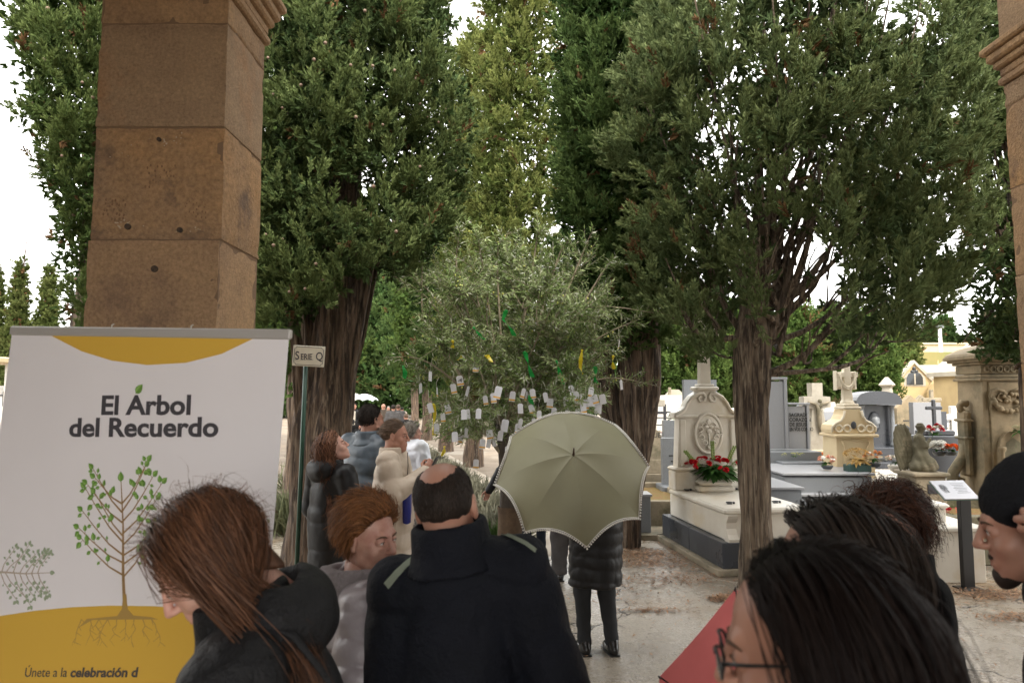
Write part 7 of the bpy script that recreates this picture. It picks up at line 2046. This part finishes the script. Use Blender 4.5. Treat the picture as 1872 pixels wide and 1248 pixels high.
# ================================================================== BANNER
M['ban_white'] = mat('banner_vinyl', (.74, .71, .73), .45, (.71, .68, .70), 2)
M['ban_yellow'] = mat('banner_yellow', (.60, .37, .055), .45)
M['ban_text'] = mat('banner_text', (.055, .052, .06), .5)
M['ban_leaf'] = mat('banner_leaf', (.13, .26, .045), .5)
M['ban_leaf2'] = mat('banner_leaf_light', (.24, .42, .10), .5)
M['ban_brown'] = mat('banner_brown', (.28, .17, .07), .5)
M['ban_pale'] = mat('banner_pale_leaf', (.30, .36, .24), .5)
M['ban_palebr'] = mat('banner_pale_brown', (.42, .35, .28), .5)
M['ban_root'] = mat('banner_root', (.36, .23, .07), .5)
M['alu'] = mat('aluminium', (.45, .43, .41), .45, metal=.3)
TL, TR, BLp = W(22, 612, 2.25), W(528, 620, 1.98), W(-58, 1248, 2.25)
ex_ = (TR - TL).normalized(); dn_ = (BLp - TL).normalized(); ey_ = ex_.cross(dn_).normalized(); dn_ = ey_.cross(ex_).normalized()
if dn_.z > 0: dn_ = -dn_
ey_ = (-dn_).cross(ex_).normalized()
BW = (TR - TL).length
BH = (TL.z - .10) / abs(dn_.z)
org = TL + dn_ * BH
bt = thing('rollup_banner', 'white roll-up banner headed El Arbol del Recuerdo with yellow arcs and leafy trees', 'banner', org)
bt.matrix_world = Matrix.Translation(org) @ Matrix((ex_, ey_, -dn_)).transposed().to_4x4()
bt.location = org; bt.rotation_euler = Matrix((ex_, ey_, -dn_)).transposed().to_euler()
def BP(px, py):
    """photo pixel -> banner plane (x, z from the foot)"""
    o_ = Vector((0, 0, CAMZ)); d_ = W(px, py, 2.0) - o_
    k = (TL - o_).dot(ey_) / d_.dot(ey_); q = o_ + d_ * k - org
    return (q.dot(ex_), q.dot(-dn_))
cBL, cBR = BP(-58, 1248), BP(477, 1248); cTL, cTR = (0, BH), (BW, BH)
ext = lambda a, b: (a[0] + (b[0] - a[0]) * (BH / (BH - b[1])), 0.0)
cBL, cBR = ext(cTL, cBL), ext(cTR, cBR)
mb = MB(); mb.prism([cBL, cBR, cTR, cTL], -.0008, .0008); sh = mb.build('printed_sheet', M['ban_white'], bt)
yb = [BP(0, 1125), BP(60, 1116), BP(130, 1109), BP(200, 1106), BP(280, 1107), BP(360, 1112), BP(430, 1122), BP(485, 1134)]
mb = MB(); xl = lambda z: cTL[0] + (cBL[0] - cTL[0]) * (1 - z / BH); xr = lambda z: cTR[0] + (cBR[0] - cTR[0]) * (1 - z / BH)
mb.prism([(min(max(p[0], xl(p[1])), xr(p[1])), p[1]) for p in [BP(-30, 1130)] + yb][::-1] + [cBL, cBR], -.0018, -.0009)
o = mb.build('yellow_arc', M['ban_yellow'], bt); mb = MB()
mb.prism([(BP(94, 619)[0], BH - .001), BP(150, 642), BP(205, 659), BP(270, 667), BP(340, 663), BP(405, 647), (BP(462, 622)[0], BH - .001)], -.0018, -.0009)
mb.build('yellow_arc', M['ban_yellow'], bt)
mb = MB(); mb.box((BW / 2, .002, BH + .014), (BW + .012, .018, .030), ch=.004); mb.build('top_rail', M['alu'], bt)
for px in (205, 350):
    x = BP(px, 612)[0]; MB().tube([(x, -.004, BH + .024), (x, -.004, BH + .036), (x + .004, 0, BH + .04)], .002, 6).build('rail_hook', M['white_paint'], bt)
MB().tube([(BW / 2, .03, 0), (BW / 2, .03, BH)], .008, 8).build('support_pole', M['alu'], bt)
MB().box((BW / 2, 0, -.02), (BW + .03, .09, .08), ch=.01).build('base_case', M['alu'], bt)
def btext(s_, px0, py, px1, cap, m, shear=0.0, off=.006, y=-.0022):
    a, b = BP(px0, py), BP(px1, py); size = .05
    o = text_mesh(s_, size, m, 'lettering', bt, (0, 0, 0), ext=.0004, offset=off * size, shear=shear)
    xs_ = [v.co.x for v in o.data.vertices]; ys_ = [v.co.y for v in o.data.vertices]
    hcap = abs(BP(px0, py - cap)[1] - a[1]); wx = (b[0] - a[0])
    caph = .729 * size * .96
    o.scale = (wx / (max(xs_) - min(xs_)), hcap / caph, 1); o.location = (a[0] - min(xs_) * o.scale[0], y, a[1]); o.rotation_euler = (math.pi / 2, -math.atan2(b[1] - a[1], b[0] - a[0]), 0)
    return o
btext('El Arbol', 186, 757, 349, 34, M['ban_text'], off=.028)
btext('del Recuerdo', 127, 797, 400, 33, M['ban_text'], off=.028)
btext('Únete a la', 47, 1236, 124, 17, M['ban_text'], shear=.2, off=.004)
btext('celebración d', 130, 1236, 256, 17, M['ban_text'], shear=.2, off=.03)
def bleaf(mb, m2, c, ang, L, fat=.36):
    """leaf in banner plane: dark blade, paler half"""
    d = Vector((math.cos(ang), math.sin(ang))); n = Vector((-d.y, d.x)); c = Vector(c)
    prof = [(0, 0), (.2, .8), (.42, 1), (.65, .78), (.85, .35), (1, 0)]
    up_ = [c + d * L * u + n * L * fat * w for u, w in prof]; dn2 = [c + d * L * u - n * L * fat * w for u, w in prof[::-1]]
    pts = [(p.x, p.y) for p in up_ + dn2[1:-1]]
    mb.prism(pts, -.0024, -.0019)
    if m2 is not None:
        up2 = [c + d * L * (.08 + .84 * u) + n * L * fat * .62 * w + n * L * fat * .08 for u, w in prof]
        m2.prism([(p.x, p.y) for p in up2] , -.0028, -.0025)
def btree(base, top, spread, seed, ml, ml2, mbr, leafL, n1=7, flip=1, th=.006, lean=0, sparse=1.0):
    rr = random.Random(seed); mb, m2, br = MB(), MB(), MB()
    b, t_ = Vector(base), Vector(top); ax = t_ - b; H = ax.length; ax.normalize(); nx = Vector((-ax.y, ax.x))
    def stroke(pts, r0, r1):
        n = len(pts)
        for i in range(n - 1):
            a, c = pts[i], pts[i + 1]; d = (c - a)
            if d.length < 1e-6: continue
            d.normalize(); q = Vector((-d.y, d.x)); ra = r0 + (r1 - r0) * i / (n - 1); rc = r0 + (r1 - r0) * (i + 1) / (n - 1)
            br.prism([(a + q * ra)[:], (a - q * ra)[:], (c - q * rc)[:], (c + q * rc)[:]], -.0019 - .00002 * (i % 2), -.0013)
    stroke([b, b + ax * H * .33 + nx * .002, b + ax * H * .66 - nx * .003, t_], th, th * .2)
    tips = []
    for k in range(n1):
        for s_ in (-1, 1):
            u = .30 + .62 * (k + rr.uniform(-.2, .2)) / n1; st = b + ax * H * u
            L = spread * (1.05 - .75 * abs(u - .45) * 1.2) * rr.uniform(.8, 1.05); an = R(rr.uniform(38, 62)) * s_
            d = ax * math.cos(an) + nx * math.sin(an)
            pts = [st, st + d * L * .35 + ax * -.004, st + d * L * .7 + ax * L * .05, st + d * L + ax * L * .14]
            stroke(pts, th * .45, th * .12)
            for j in range(int(7 * sparse)):
                v = .25 + .75 * (j + 1) / (7 * sparse); i = min(int(v * 3), 2); p = pts[i].lerp(pts[i + 1], v * 3 - i)
                sd = 1 if j % 2 else -1; da = math.atan2(d.y, d.x) + sd * R(rr.uniform(45, 75)); q = p + Vector((math.cos(da), math.sin(da))) * leafL * rr.uniform(.25, .5)
                stroke([p, q], th * .12, th * .08)
                bleaf(mb, m2, q, da + rr.uniform(-.3, .3), leafL * rr.uniform(.55, 1.25))
            bleaf(mb, m2, pts[-1], math.atan2(d.y, d.x), leafL * 1.2)
    bleaf(mb, m2, t_, math.atan2(ax.y, ax.x), leafL * 1.5)
    o1 = br.build('printed_branches', mbr, bt); o2 = mb.build('printed_leaves', ml, bt); o3 = m2.build('leaf_pale_halves', ml2, bt)
    for o in (o1, o2, o3): o['kind'] = 'stuff'
    return stroke
btree(BP(229, 1126), BP(222, 880), .20, 3, M['ban_leaf'], M['ban_leaf2'], M['ban_brown'], .021, n1=8, th=.0062, sparse=.9)
btree(BP(-36, 1046), BP(92, 1046), .11, 5, M['ban_pale'], M['ban_pale'], M['ban_palebr'], .013, th=.004)
mb = MB()
for (x, y, a_) in ((486, 962, 2.4), (491, 974, 3.0), (484, 984, 3.6), (492, 992, 2.8), (487, 1003, 3.9), (493, 955, 2.0)): bleaf(mb, None, BP(x, y), a_, .013)
mb.build('printed_leaves', M['ban_pale'], bt)['kind'] = 'stuff'
mb, m2 = MB(), MB(); bleaf(mb, m2, BP(249, 719), R(52), .037, .34); mb.build('accent_leaf', M['ban_leaf'], bt); m2.build('accent_leaf_pale_half', M['ban_leaf2'], bt)
mb = MB()   # trunk flare and roots
mb.prism([BP(226, 1085), BP(232, 1085), BP(234, 1112), BP(245, 1124), BP(278, 1127), BP(290, 1131), BP(240, 1131), BP(170, 1132), BP(145, 1146), BP(160, 1130), BP(215, 1125), BP(224, 1112)], -.0024, -.0019)
rr = random.Random(8)
def rstroke(a, c, r0, r1):
    a, c = Vector(a), Vector(c); d = (c - a).normalized(); q = Vector((-d.y, d.x)); mb.prism([(a + q * r0)[:], (a - q * r0)[:], (c - q * r1)[:], (c + q * r1)[:]], -.0022, -.0019)
for x0 in range(150, 290, 16):
    p = (x0, 1131)
    for j in range(5):
        q = (p[0] + rr.uniform(-9, 9), p[1] + rr.uniform(7, 12)); rstroke(BP(*p), BP(*q), .0016 - j * .00025, .0013 - j * .00025)
        if rr.random() < .6: q2 = (p[0] + rr.uniform(-14, 14), p[1] + rr.uniform(6, 12)); rstroke(BP(*p), BP(*q2), .001, .0006)
        p = q
o = mb.build('printed_roots', M['ban_root'], bt)

# ================================================================== SERIE Q SIGN
s0 = W(561, 700, 5.0)
st = thing('cemetery_row_sign', 'small cream SERIE Q sign on a thin dark green pole', 'sign', (s0.x, 5.0, 0), R(4))
MB().tube([(-.055, .012, 0), (-.012, .012, W(560, 640, 5.0).z)], .016, 10).build('pole', mat('green_paint', (.012, .06, .035), .4), st)
zc = W(564, 651, 5.0).z; wS, hS = .228, .15
M['sign_cream'] = mat('sign_cream', (.74, .70, .57), .4, (.66, .62, .50), 12)
mb = MB(); mb.M = Matrix.Translation((.012, -.012, zc)) @ Matrix.Rotation(R(3), 4, 'Y'); mb.box((0, 0, 0), (wS, .006, hS), ch=.002); mb.build('plate', M['sign_cream'], st)
mb = MB(); mb.M = Matrix.Translation((.012, -.0165, zc)) @ Matrix.Rotation(R(3), 4, 'Y')
a, b, c = wS / 2 - .010, hS / 2 - .010, .014
for s1 in (-1, 1):
    mb.box((0, 0, s1 * b), (2 * (a - c), .001, .0035)); mb.box((s1 * a, 0, 0), (.0035, .001, 2 * (b - c)))
    for s2 in (-1, 1): mb.tube([(s1 * (a - c * math.cos(q)), 0, s2 * (b - c * math.sin(q))) for q in np.linspace(0, math.pi / 2, 6)], .0017, 4)
mb.build('border_line', M['ban_text'], st)
o = text_mesh('S', .085, M['ban_text'], 'lettering', st, (-.086, -.016, zc - .024), ext=.0006, offset=.001, xs=.8)
o = text_mesh('ERIE', .062, M['ban_text'], 'lettering', st, (-.046, -.016, zc - .026), ext=.0006, offset=.001, xs=.72)
o = text_mesh('Q', .085, M['ban_text'], 'lettering', st, (.062, -.016, zc - .030), ext=.0006, offset=.001, xs=.75)
mb = MB()   # serifs
for x in (-.046, -.0175, .0155, .0345, -.0855): mb.box((x + .004, -.0168, zc - .0262), (.013, .0009, .0022)); mb.box((x + .004, -.0168, zc + .0165), (.013, .0009, .0022))
mb.build('lettering', M['ban_text'], st)

# ================================================================== OLIVE TREE
Yt = 7.0
tb_ = W(932, 975, Yt); ox = tb_.x
ol = thing('olive_tree', 'young olive tree hung with paper tags and ribbons, pale fruit and slender silvery leaves', 'tree', (ox, Yt, 0))
rng = np.random.default_rng(21)
cz = W(945, 640, Yt).z; cxo = W(948, 600, Yt).x - ox
tips = []
paths = [([(0, 0, -.05), (.0, 0, .5), (-.01, 0, .9), (-.03, 0, 1.25), (-.05, 0, 1.55)], [.125, .115, .085, .085, .10])]
V, F = bark_tube([([(0, 0, -.05), (.0, 0, .3), (0, 0, .72)], [.14, .128, .122])], seg=24, rows=14, amp=.04); np_obj('trunk_wrap', V, F, M['burlap'], ol, True)
# crown outline by direction (photo): half widths at heights
def crown_in(p, m=0):
    px, py = proj((p + np.array([ox, Yt, 0]))[None])
    px, py = px[0], py[0]
    lo = np.interp(py, [415, 440, 480, 540, 600, 650, 700, 760, 800, 850], [850, 770, 735, 730, 735, 700, 735, 765, 790, 850]); hi = np.interp(py, [415, 440, 480, 540, 600, 660, 720, 760, 800, 830], [900, 1085, 1125, 1150, 1150, 1135, 1120, 1095, 1010, 960])
    return lo + m < px < hi - m and py < 800
ends = []
k = 0
while len(ends) < 75 and k < 4000:
    k += 1
    p = np.array([cxo + rng.uniform(-1.45, 1.3), rng.uniform(-.75, .75), rng.uniform(1.3, 3.35)])
    if crown_in(p, 15) and (p[1] / .8) ** 2 + ((p[2] - cz) / 1.4) ** 2 < 1 and all(np.linalg.norm(p - q) > .26 for q in ends): ends.append(p)
shoots = []
prim = []
for ie, e in enumerate(ends):
    st_ = np.array([-.05, 0, rng.uniform(1.05, 1.6)])
    if ie >= 16:
        b_ = min((q for P_ in prim for q in P_[1:4]), key=lambda q: np.linalg.norm(q - e) + (0 if q[2] < e[2] else .8)); st_ = b_
    mid = st_ + (e - st_) * .5 + np.array([0, 0, .18]) * rng.uniform(-.4, 1.2)
    pts = [st_, st_ + (mid - st_) * .5 + rng.normal(0, .03, 3), mid, (mid + e) / 2 + rng.normal(0, .05, 3), e]
    if ie < 16: prim.append(pts)
    r0 = rng.uniform(.014, .024) if ie < 16 else rng.uniform(.006, .010); paths.append((pts, np.linspace(r0, .003, 5)))
    for q in range(int(rng.integers(24, 32))):
        u = rng.uniform(.35, 1.0); i = min(int(u * 4), 3); s_ = pts[i] + (pts[i + 1] - pts[i]) * (u * 4 - i)
        d = nrm(rng.normal(0, 1, 3) * np.array([1, .8, .7]) + np.array([(e[0]) * .35, 0, .55 if s_[2] > 1.9 else -.15])); L = rng.uniform(.16, .42)
        if crown_in(s_ + d * L, -8): shoots.append((s_, d, L))
for (a, b) in (((1050, 560), (1195, 572)), ((1060, 640), (1165, 585)), ((1080, 690), (1200, 705)), ((790, 660), (700, 655)), ((830, 580), (745, 500)), ((800, 560), (720, 505)), ((830, 500), (842, 415)), ((880, 470), (870, 430)), ((1060, 480), (1082, 425)), ((980, 450), (985, 425)), ((770, 600), (772, 480)), ((905, 450), (935, 425)), ((1020, 470), (1040, 440)), ((1100, 500), (1120, 480))):
    A = np.array(W(*a, Yt - .3)) - np.array([ox, Yt, 0]); B_ = np.array(W(*b, Yt - .4)) - np.array([ox, Yt, 0])
    st_ = np.array([-.03, -.05, 1.5]) * .5 + A * .5; paths.append(([st_, A, (A + B_) / 2 + np.array([0, 0, .04]), B_], [.012, .009, .006, .003]))
    for q in range(9):
        u = rng.uniform(.2, 1); s_ = A + (B_ - A) * u; d = nrm((B_ - A) + rng.normal(0, .9, 3) * np.linalg.norm(B_ - A)); shoots.append((s_, d, rng.uniform(.08, .2)))
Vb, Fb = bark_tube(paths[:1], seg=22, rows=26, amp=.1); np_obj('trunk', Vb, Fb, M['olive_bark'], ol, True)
Vb, Fb = bark_tube(paths[1:], seg=7, rows=10, amp=0); np_obj('branches', Vb, Fb, M['olive_twig'], ol, True)
VV = []; CC = []; TW = MB()
for (s_, d, L) in shoots:
    n = int(L / .009)
    t = (np.arange(n) + .5) / n; up = np.array([0, 0, 1.0]) * (.25 if s_[2] > 1.8 else -.5)
    P = s_ + d * L * t[:, None] + up * (L * t[:, None]) ** 2 * 1.2
    TW.tube([s_, s_ + d * L * .5 + up * (L * .5) ** 2 * 1.2, s_ + d * L + up * L * L * 1.2], [.003, .0022, .0012], 3)
    e1 = nrm(np.cross(d, rng.normal(0, 1, 3))); e2 = np.cross(d, e1)
    a = np.arange(n) * 1.571 * 1.0 + rng.uniform(0, 6)
    o_ = e1 * np.cos(a)[:, None] + e2 * np.sin(a)[:, None]
    ld = nrm(d * rng.uniform(.5, 1.2, (n, 1)) + o_ + rng.normal(0, .2, (n, 3))); wv = nrm(np.cross(ld, d + rng.normal(0, .4, (n, 3))))
    ll = rng.uniform(.042, .072, (n, 1)); lw = ll * .105
    q0 = P; q1 = P + ld * ll * .45 - wv * lw; q2 = P + ld * ll * .45 + wv * lw; q3 = P + ld * ll + np.array([0, 0, -.004])
    VV.append(np.stack([q0, q1, q3, q2], 1).reshape(-1, 3))
    c0 = np.array([.13, .185, .062]) if rng.random() < .55 else np.array([.24, .295, .135]); c = c0 * rng.uniform(.6, 1.5, (n, 1)); 
    c = np.where(rng.random((n, 1)) < .12, np.array([.42, .44, .34]) * rng.uniform(.8, 1.1, (n, 1)), c)
    CC.append(np.repeat(c, 4, 0))
V = np.concatenate(VV); C = np.concatenate(CC); F = np.arange(len(V)).reshape(-1, 4)
o = np_obj('foliage', V, F, M['olive_leaf'], ol, False, C); o['kind'] = 'stuff'
o = TW.build('twigs', M['olive_twig'], ol); o['kind'] = 'stuff'
mb = MB()
for i in rng.choice(len(shoots), 90, replace=False):
    s_, d, L = shoots[i]
    if s_[1] > .15: continue
    for q in range(int(rng.integers(2, 7))):
        p = s_ + d * L * rng.uniform(.2, .9) + rng.normal(0, .02, 3); mb.ball(p, (.0085, .0085, .012), 7, 5)
o = mb.build('olives', mat('green_olives', (.42, .42, .09), .35, (.30, .34, .08), 20), ol); o['kind'] = 'stuff'

# tags
M['paper'] = mat('tag_paper', (.78, .78, .80), .6, (.70, .70, .73), 9, trans=.25)
M['tag_orange'] = mat('tag_orange', (.65, .35, .04), .6)
M['string'] = mat('tag_string', (.5, .47, .4), .8)
def cp(x, y): return (680 + x / 2.713, 400 + y / 2.713)
TG = [(515, 735, 1, 'p'), (432, 803, 1.1, 'p'), (400, 843, .95, 's'), (323, 860, .35, 's'), (480, 855, .6, 'b'), (632, 862, 1.5, 's'), (600, 888, .9, 's'), (700, 880, 1, 's'), (756, 865, .7, 's'), (794, 868, .95, 's'), (857, 885, .8, 'b'),
      (886, 915, 1.1, 's'), (985, 850, .9, 'b'), (1000, 905, .9, 's'), (1060, 920, 1.1, 's'), (1085, 905, 1.2, 'b'), (1100, 895, 1, 's'), (1124, 935, 1.5, 'b'), (1228, 625, .6, 's'), (1235, 822, .45, 'b'), (283, 938, .9, 'b'),
      (372, 943, 1, 's'), (455, 970, .95, 'b'), (474, 968, .6, 'b'), (622, 1020, .3, 'b'), (664, 1025, 1.3, 'b'), (718, 1040, .4, 's'), (741, 1015, .7, 'b'), (410, 1080, 1.05, 'b'), (444, 1090, 1, 's'), (470, 1060, .6, 'b'),
      (550, 1115, 1, 's'), (580, 1070, 1.1, 's'), (583, 1112, .8, 'b'), (608, 1105, .7, 'b'), (787, 945, 1, 's'), (801, 1012, .7, 'b'), (880, 990, .8, 'b'), (517, 1215, 1, 's'), (674, 1150, 1, 'b'), (290, 780, .3, 'b'),
      (975, 960, .9, 'b'), (1020, 962, .9, 's'), (240, 840, .3, 'b'), (1010, 880, .9, 's'), (1035, 895, .8, 'b'), (1140, 895, 1.1, 'b'), (1045, 940, 1, 's'), (960, 905, .8, 'b'), (905, 960, .9, 's'), (830, 975, .8, 's'), (735, 940, .9, 'b'), (560, 900, .8, 's'), (530, 965, .9, 'b'), (350, 985, .8, 's'), (320, 1040, .9, 'b'), (690, 1100, .8, 's'), (640, 1075, .9, 'b'), (770, 880, .6, 's'), (1090, 860, .9, 's')]
rows = {'upper': [], 'middle': [], 'lower': []}
for i, q in enumerate(TG): rows['upper' if q[1] < 850 else 'middle' if q[1] < 1000 else 'lower'].append(i)
ordn = ['first', 'second', 'third', 'fourth', 'fifth', 'sixth', 'seventh', 'eighth', 'ninth', 'tenth', 'eleventh', 'twelfth', 'thirteenth', 'fourteenth', 'fifteenth', 'sixteenth', 'seventeenth', 'eighteenth', 'nineteenth', 'twentieth', 'twenty-first', 'twenty-second', 'twenty-third', 'twenty-fourth', 'twenty-fifth', 'twenty-sixth', 'twenty-seventh', 'twenty-eighth', 'twenty-ninth', 'thirtieth', 'thirty-first', 'thirty-second', 'thirty-third', 'thirty-fourth', 'thirty-fifth', 'thirty-sixth', 'thirty-seventh', 'thirty-eighth', 'thirty-ninth', 'fortieth']
lab = {}
for rn, ids in rows.items():
    ids.sort(key=lambda i: TG[i][0])
    for n_, i in enumerate(ids): lab[i] = (rn, ordn[n_])
rt = random.Random(3)
for i, (x, y, sz, kd) in enumerate(TG):
    px, py = cp(x, y); Yq = Yt - rt.uniform(.55, .85) if py < 800 else Yt - rt.uniform(.2, .5)
    p = W(px, py, Yq); wd = (.075 if sz > .65 else .035 if sz > .4 else .015); hg = .092 * (1.25 if sz > 1.2 else 1.0)
    kind = {'p': 'with drawing', 's': 'with orange band', 'b': 'left blank'}[kd]
    look = 'narrow white paper tag seen nearly edge-on' if wd < .03 else 'half-turned white paper tag' if wd < .05 else 'large white paper tag' if sz > 1.2 else 'white paper tag'
    t = thing('paper_tag', f'{look} {kind}, {lab[i][1]} from left in {lab[i][0]} row', 'tag', (p.x, Yq, p.z + hg / 2), group='paper wish tags hanging from the olive tree')
    w0 = .055 * min(sz, 1.2) if sz > .65 else .055
    yaw = 0 if sz > .65 else (R(62) if sz > .4 else R(80))
    ti = rt.uniform(-.28, .28); mb = MB(); Mr = Matrix.Rotation(yaw + rt.uniform(-.3, .3), 4, 'Z') @ Matrix.Rotation(ti, 4, 'Y') @ Matrix.Rotation(rt.uniform(-.2, .2), 4, 'X')
    mb.M = Mr; c_ = .012
    mb.prism([(-w0 / 2, -hg), (w0 / 2, -hg), (w0 / 2, -c_), (w0 / 2 - c_, 0), (-w0 / 2 + c_, 0), (-w0 / 2, -c_)], -.0006, .0006); mb.build('card', M['paper'], t)
    if kd in 'sp':
        mb = MB(); mb.M = Mr; mb.box((0, 0, -hg + .014), (w0 + .0006, .0022, .014)); mb.build('orange_band', M['tag_orange'], t)
    if kd == 'p':
        mb = MB(); mb.M = Mr
        for a in range(4): mb.tube([(-.018 + .01 * a, -.0012, -.05), (-.005 + .008 * a, -.0012, -.035 + .004 * a), (.012, -.0012, -.05 - .004 * a)], .0022, 4)
        mb.build('drawing', M['ban_text'], t)
    MB().tube([(0, 0, -.006), (rt.uniform(-.01, .01), 0, .04), (rt.uniform(-.02, .02), .02, rt.uniform(.07, .13))], .0014, 4).build('string', M['string'], t)
# ribbons
M['rib_green'] = mat('green_ribbon', (.012, .33, .055), .35, trans=.2)
M['rib_yellow'] = mat('yellow_ribbon', (.62, .50, .02), .35, trans=.2)
RB = [((665, 455), (650, 500), (690, 545), (706, 580), 'g', 'highest green ribbon twisting at the centre of the olive crown'), ((505, 540), (522, 560), (540, 580), (560, 602), 'g', 'short green ribbon slanting on the left side of the olive crown'),
      ((155, 732), (165, 760), (160, 790), (200, 806), 'g', 'hooked green ribbon at the far left of the olive crown'), ((758, 660), (770, 700), (780, 740), (797, 785), 'g', 'long green ribbon hanging above the row of middle tags'),
      ((915, 705), (925, 740), (935, 780), (950, 822), 'g', 'long glossy green ribbon right of the olive crown centre'), ((780, 880), (786, 900), (795, 915), (805, 932), 'g', 'small green ribbon among the middle tags'),
      ((1105, 735), (1110, 760), (1105, 790), (1112, 815), 'g', 'pale green ribbon half hidden in right side leaves'), ((565, 680), (580, 700), (592, 712), (575, 672), 'y', 'small looped yellow ribbon near the printed tag'),
      ((1042, 652), (1035, 700), (1033, 740), (1046, 768), 'y', 'long yellow ribbon hanging on the right of the olive crown'), ((306, 920), (312, 970), (303, 1030), (308, 1076), 'y', 'longest yellow ribbon hanging low on the left of the olive'),
      ((1197, 680), (1193, 710), (1197, 730), (1200, 745), 'y', 'thin yellow ribbon at the right tip of the olive branches'), ((360, 1130), (358, 1150), (352, 1165), (345, 1182), 'y', 'lowest yellow ribbon below the olive foliage'),
      ((445, 680), (440, 692), (432, 696), (425, 700), 'y', 'tiny yellow ribbon above the left printed tag'), ((400, 605), (403, 620), (400, 630), (398, 640), 'y', 'short yellow ribbon knotted high on the left')]
for k, (a, b, c, d, kd, lb) in enumerate(RB):
    Yq = Yt - rt.uniform(.6, .85); P = [W(*cp(*q), Yq + .03 * j) for j, q in enumerate((a, b, c, d))]
    t = thing('ribbon', lb, 'ribbon', P[0], group=None)
    V = []; n = 16
    for j in range(n + 1):
        u = j / n * 3; i = min(int(u), 2); p = P[i].lerp(P[i + 1], u - i) - P[0]; an = u * 1.1 + k; wv = Vector((math.cos(an), math.sin(an) * .8, .1)) * (.022 if kd == 'g' else .018)
        V += [p - wv, p + wv]
    F = [(2 * j, 2 * j + 1, 2 * j + 3, 2 * j + 2) for j in range(n)]
    np_obj('ribbon_strip', V, F, M['rib_green' if kd == 'g' else 'rib_yellow'], t, True)
    MB().ball((0, 0, 0), (.012, .012, .009), 8, 6).build('knot', M['rib_green' if kd == 'g' else 'rib_yellow'], t)

# ================================================================== LAVENDER AND LOW PLANTS along the avenue
def bush(label, x, y, r, h, col, seed, n=520, name='lavender_bush', group=None, flowers=None):
    rng = np.random.default_rng(seed); t = thing(name, label, 'bush', (x, y, 0), group=group)
    a = rng.uniform(0, 6.283, n); e = rng.uniform(.35, 1.5, n); d = np.stack([np.cos(a) * np.cos(e), np.sin(a) * np.cos(e), np.sin(e)], 1)
    L = h * rng.uniform(.6, 1.1, n); b = np.stack([rng.normal(0, r * .4, n), rng.normal(0, r * .4, n), np.zeros(n)], 1)
    m = b + d * L[:, None] * .6; tp = b + d * L[:, None] + np.array([0, 0, -.02])
    w = nrm(np.cross(d, rng.normal(0, 1, (n, 3)))) * .007 * (1 + y / 12)
    V = np.stack([b - w, b + w, m + w, m - w], 1).reshape(-1, 3); V2 = np.stack([m - w, m + w, tp + w * .3, tp - w * .3], 1).reshape(-1, 3)
    V = np.concatenate([V, V2]); F = np.arange(len(V)).reshape(-1, 4); c = np.array(col) * rng.uniform(.6, 1.4, (n, 1)); C = np.repeat(np.concatenate([c, c * 1.2]), 4, 0)
    o = np_obj('stems', V, F, M['plant_leaf'], t, False, C); o['kind'] = 'stuff'
    X_ = b[:200] + d[:200] * L[:200, None] * .5
    V, F, C = foliage(rng, X_, d[:200], h * .3, 5, 6, .03, .008 * (1 + y / 14), [np.array(col) * .8, np.array(col), np.array(col) * 1.5], brown=.03)
    np_obj('leaves', V, F, M['plant_leaf'], t, False, C)
    return t
GL = 'grey-green lavender along the avenue edge'
words_ = ['nearest', 'second', 'third', 'fourth', 'fifth', 'sixth', 'farthest']
for i, (x, y) in enumerate(((-.15, 8.9), (-.25, 10.3), (-.6, 11.8), (-1.05, 13.4), (-1.5, 15.4), (-2.1, 18), (-3.0, 21.5))):
    bush(f'{words_[i]} grey-green lavender bush edging the gravel avenue beyond the olive tree', x, y, .34, .46, (.17, .165, .12), 80 + i, group=GL)
bush('small leafy green plant at the foot of the olive trunk', W(925, 900, 7.9).x - .12, 8.0, .2, .42, (.07, .12, .035), 90, 260, 'green_plant')
for i, (x, y) in enumerate(((-3.0, 9.5), (-3.7, 13), (-4.7, 16.5))):
    bush(('nearest', 'middle', 'farthest')[i] + ' dry bush between the trunks on the fluted-trunk side of the avenue', x, y, .5, .6, (.12, .13, .07), 95 + i, group='dry bushes under the avenue trees')
# hedge at the end of the avenue, far mass of trees
for i, (px, Y, w_, top, lab) in enumerate(((560, 60, 110, 600, 'far dark tree closing the avenue behind the fluted trunk'), (705, 64, 80, 440, 'far tall dark tree behind the walking crowd'), (640, 66, 80, 470, 'far tall tree closing the avenue beside the fluted trunk'), (800, 60, 100, 610, 'far broad tree behind the lavender'), (900, 58, 90, 640, 'far tree hidden by the olive crown'), (1050, 55, 100, 610, 'far tree between olive and leaning trunk'), (470, 62, 100, 620, 'far tree behind the banner edge'))):
    a = W(px, top, Y); r = w_ / FPX * Y * .6
    cypress(lab, a.x, Y, [(.6, r * .9), (3, r * 1.1), (a.z - 2, r), (a.z, r * .3)], 300, 1.5, 10, 5, .26, .11, PAL_D, seed=110 + i, back=.05, group='far trees closing the view', name='broadleaf_tree')
t = thing('far_building', 'sunlit cream building front at the very end of the avenue', 'building', (W(655, 700, 70).x, 70, 0))
boxpart('front', (0, 0, 1.9), (5, 2, 3.8), M['far_wall'], t, .02); MB().prism([(-2.7, 3.7), (2.7, 3.7), (0, 4.7)], -1.3, 1.3).build('gable_roof', M['roof_tile'], t); boxpart('doorway', (0, -1.02, 1.1), (1.2, .06, 2.2), M['window'], t)
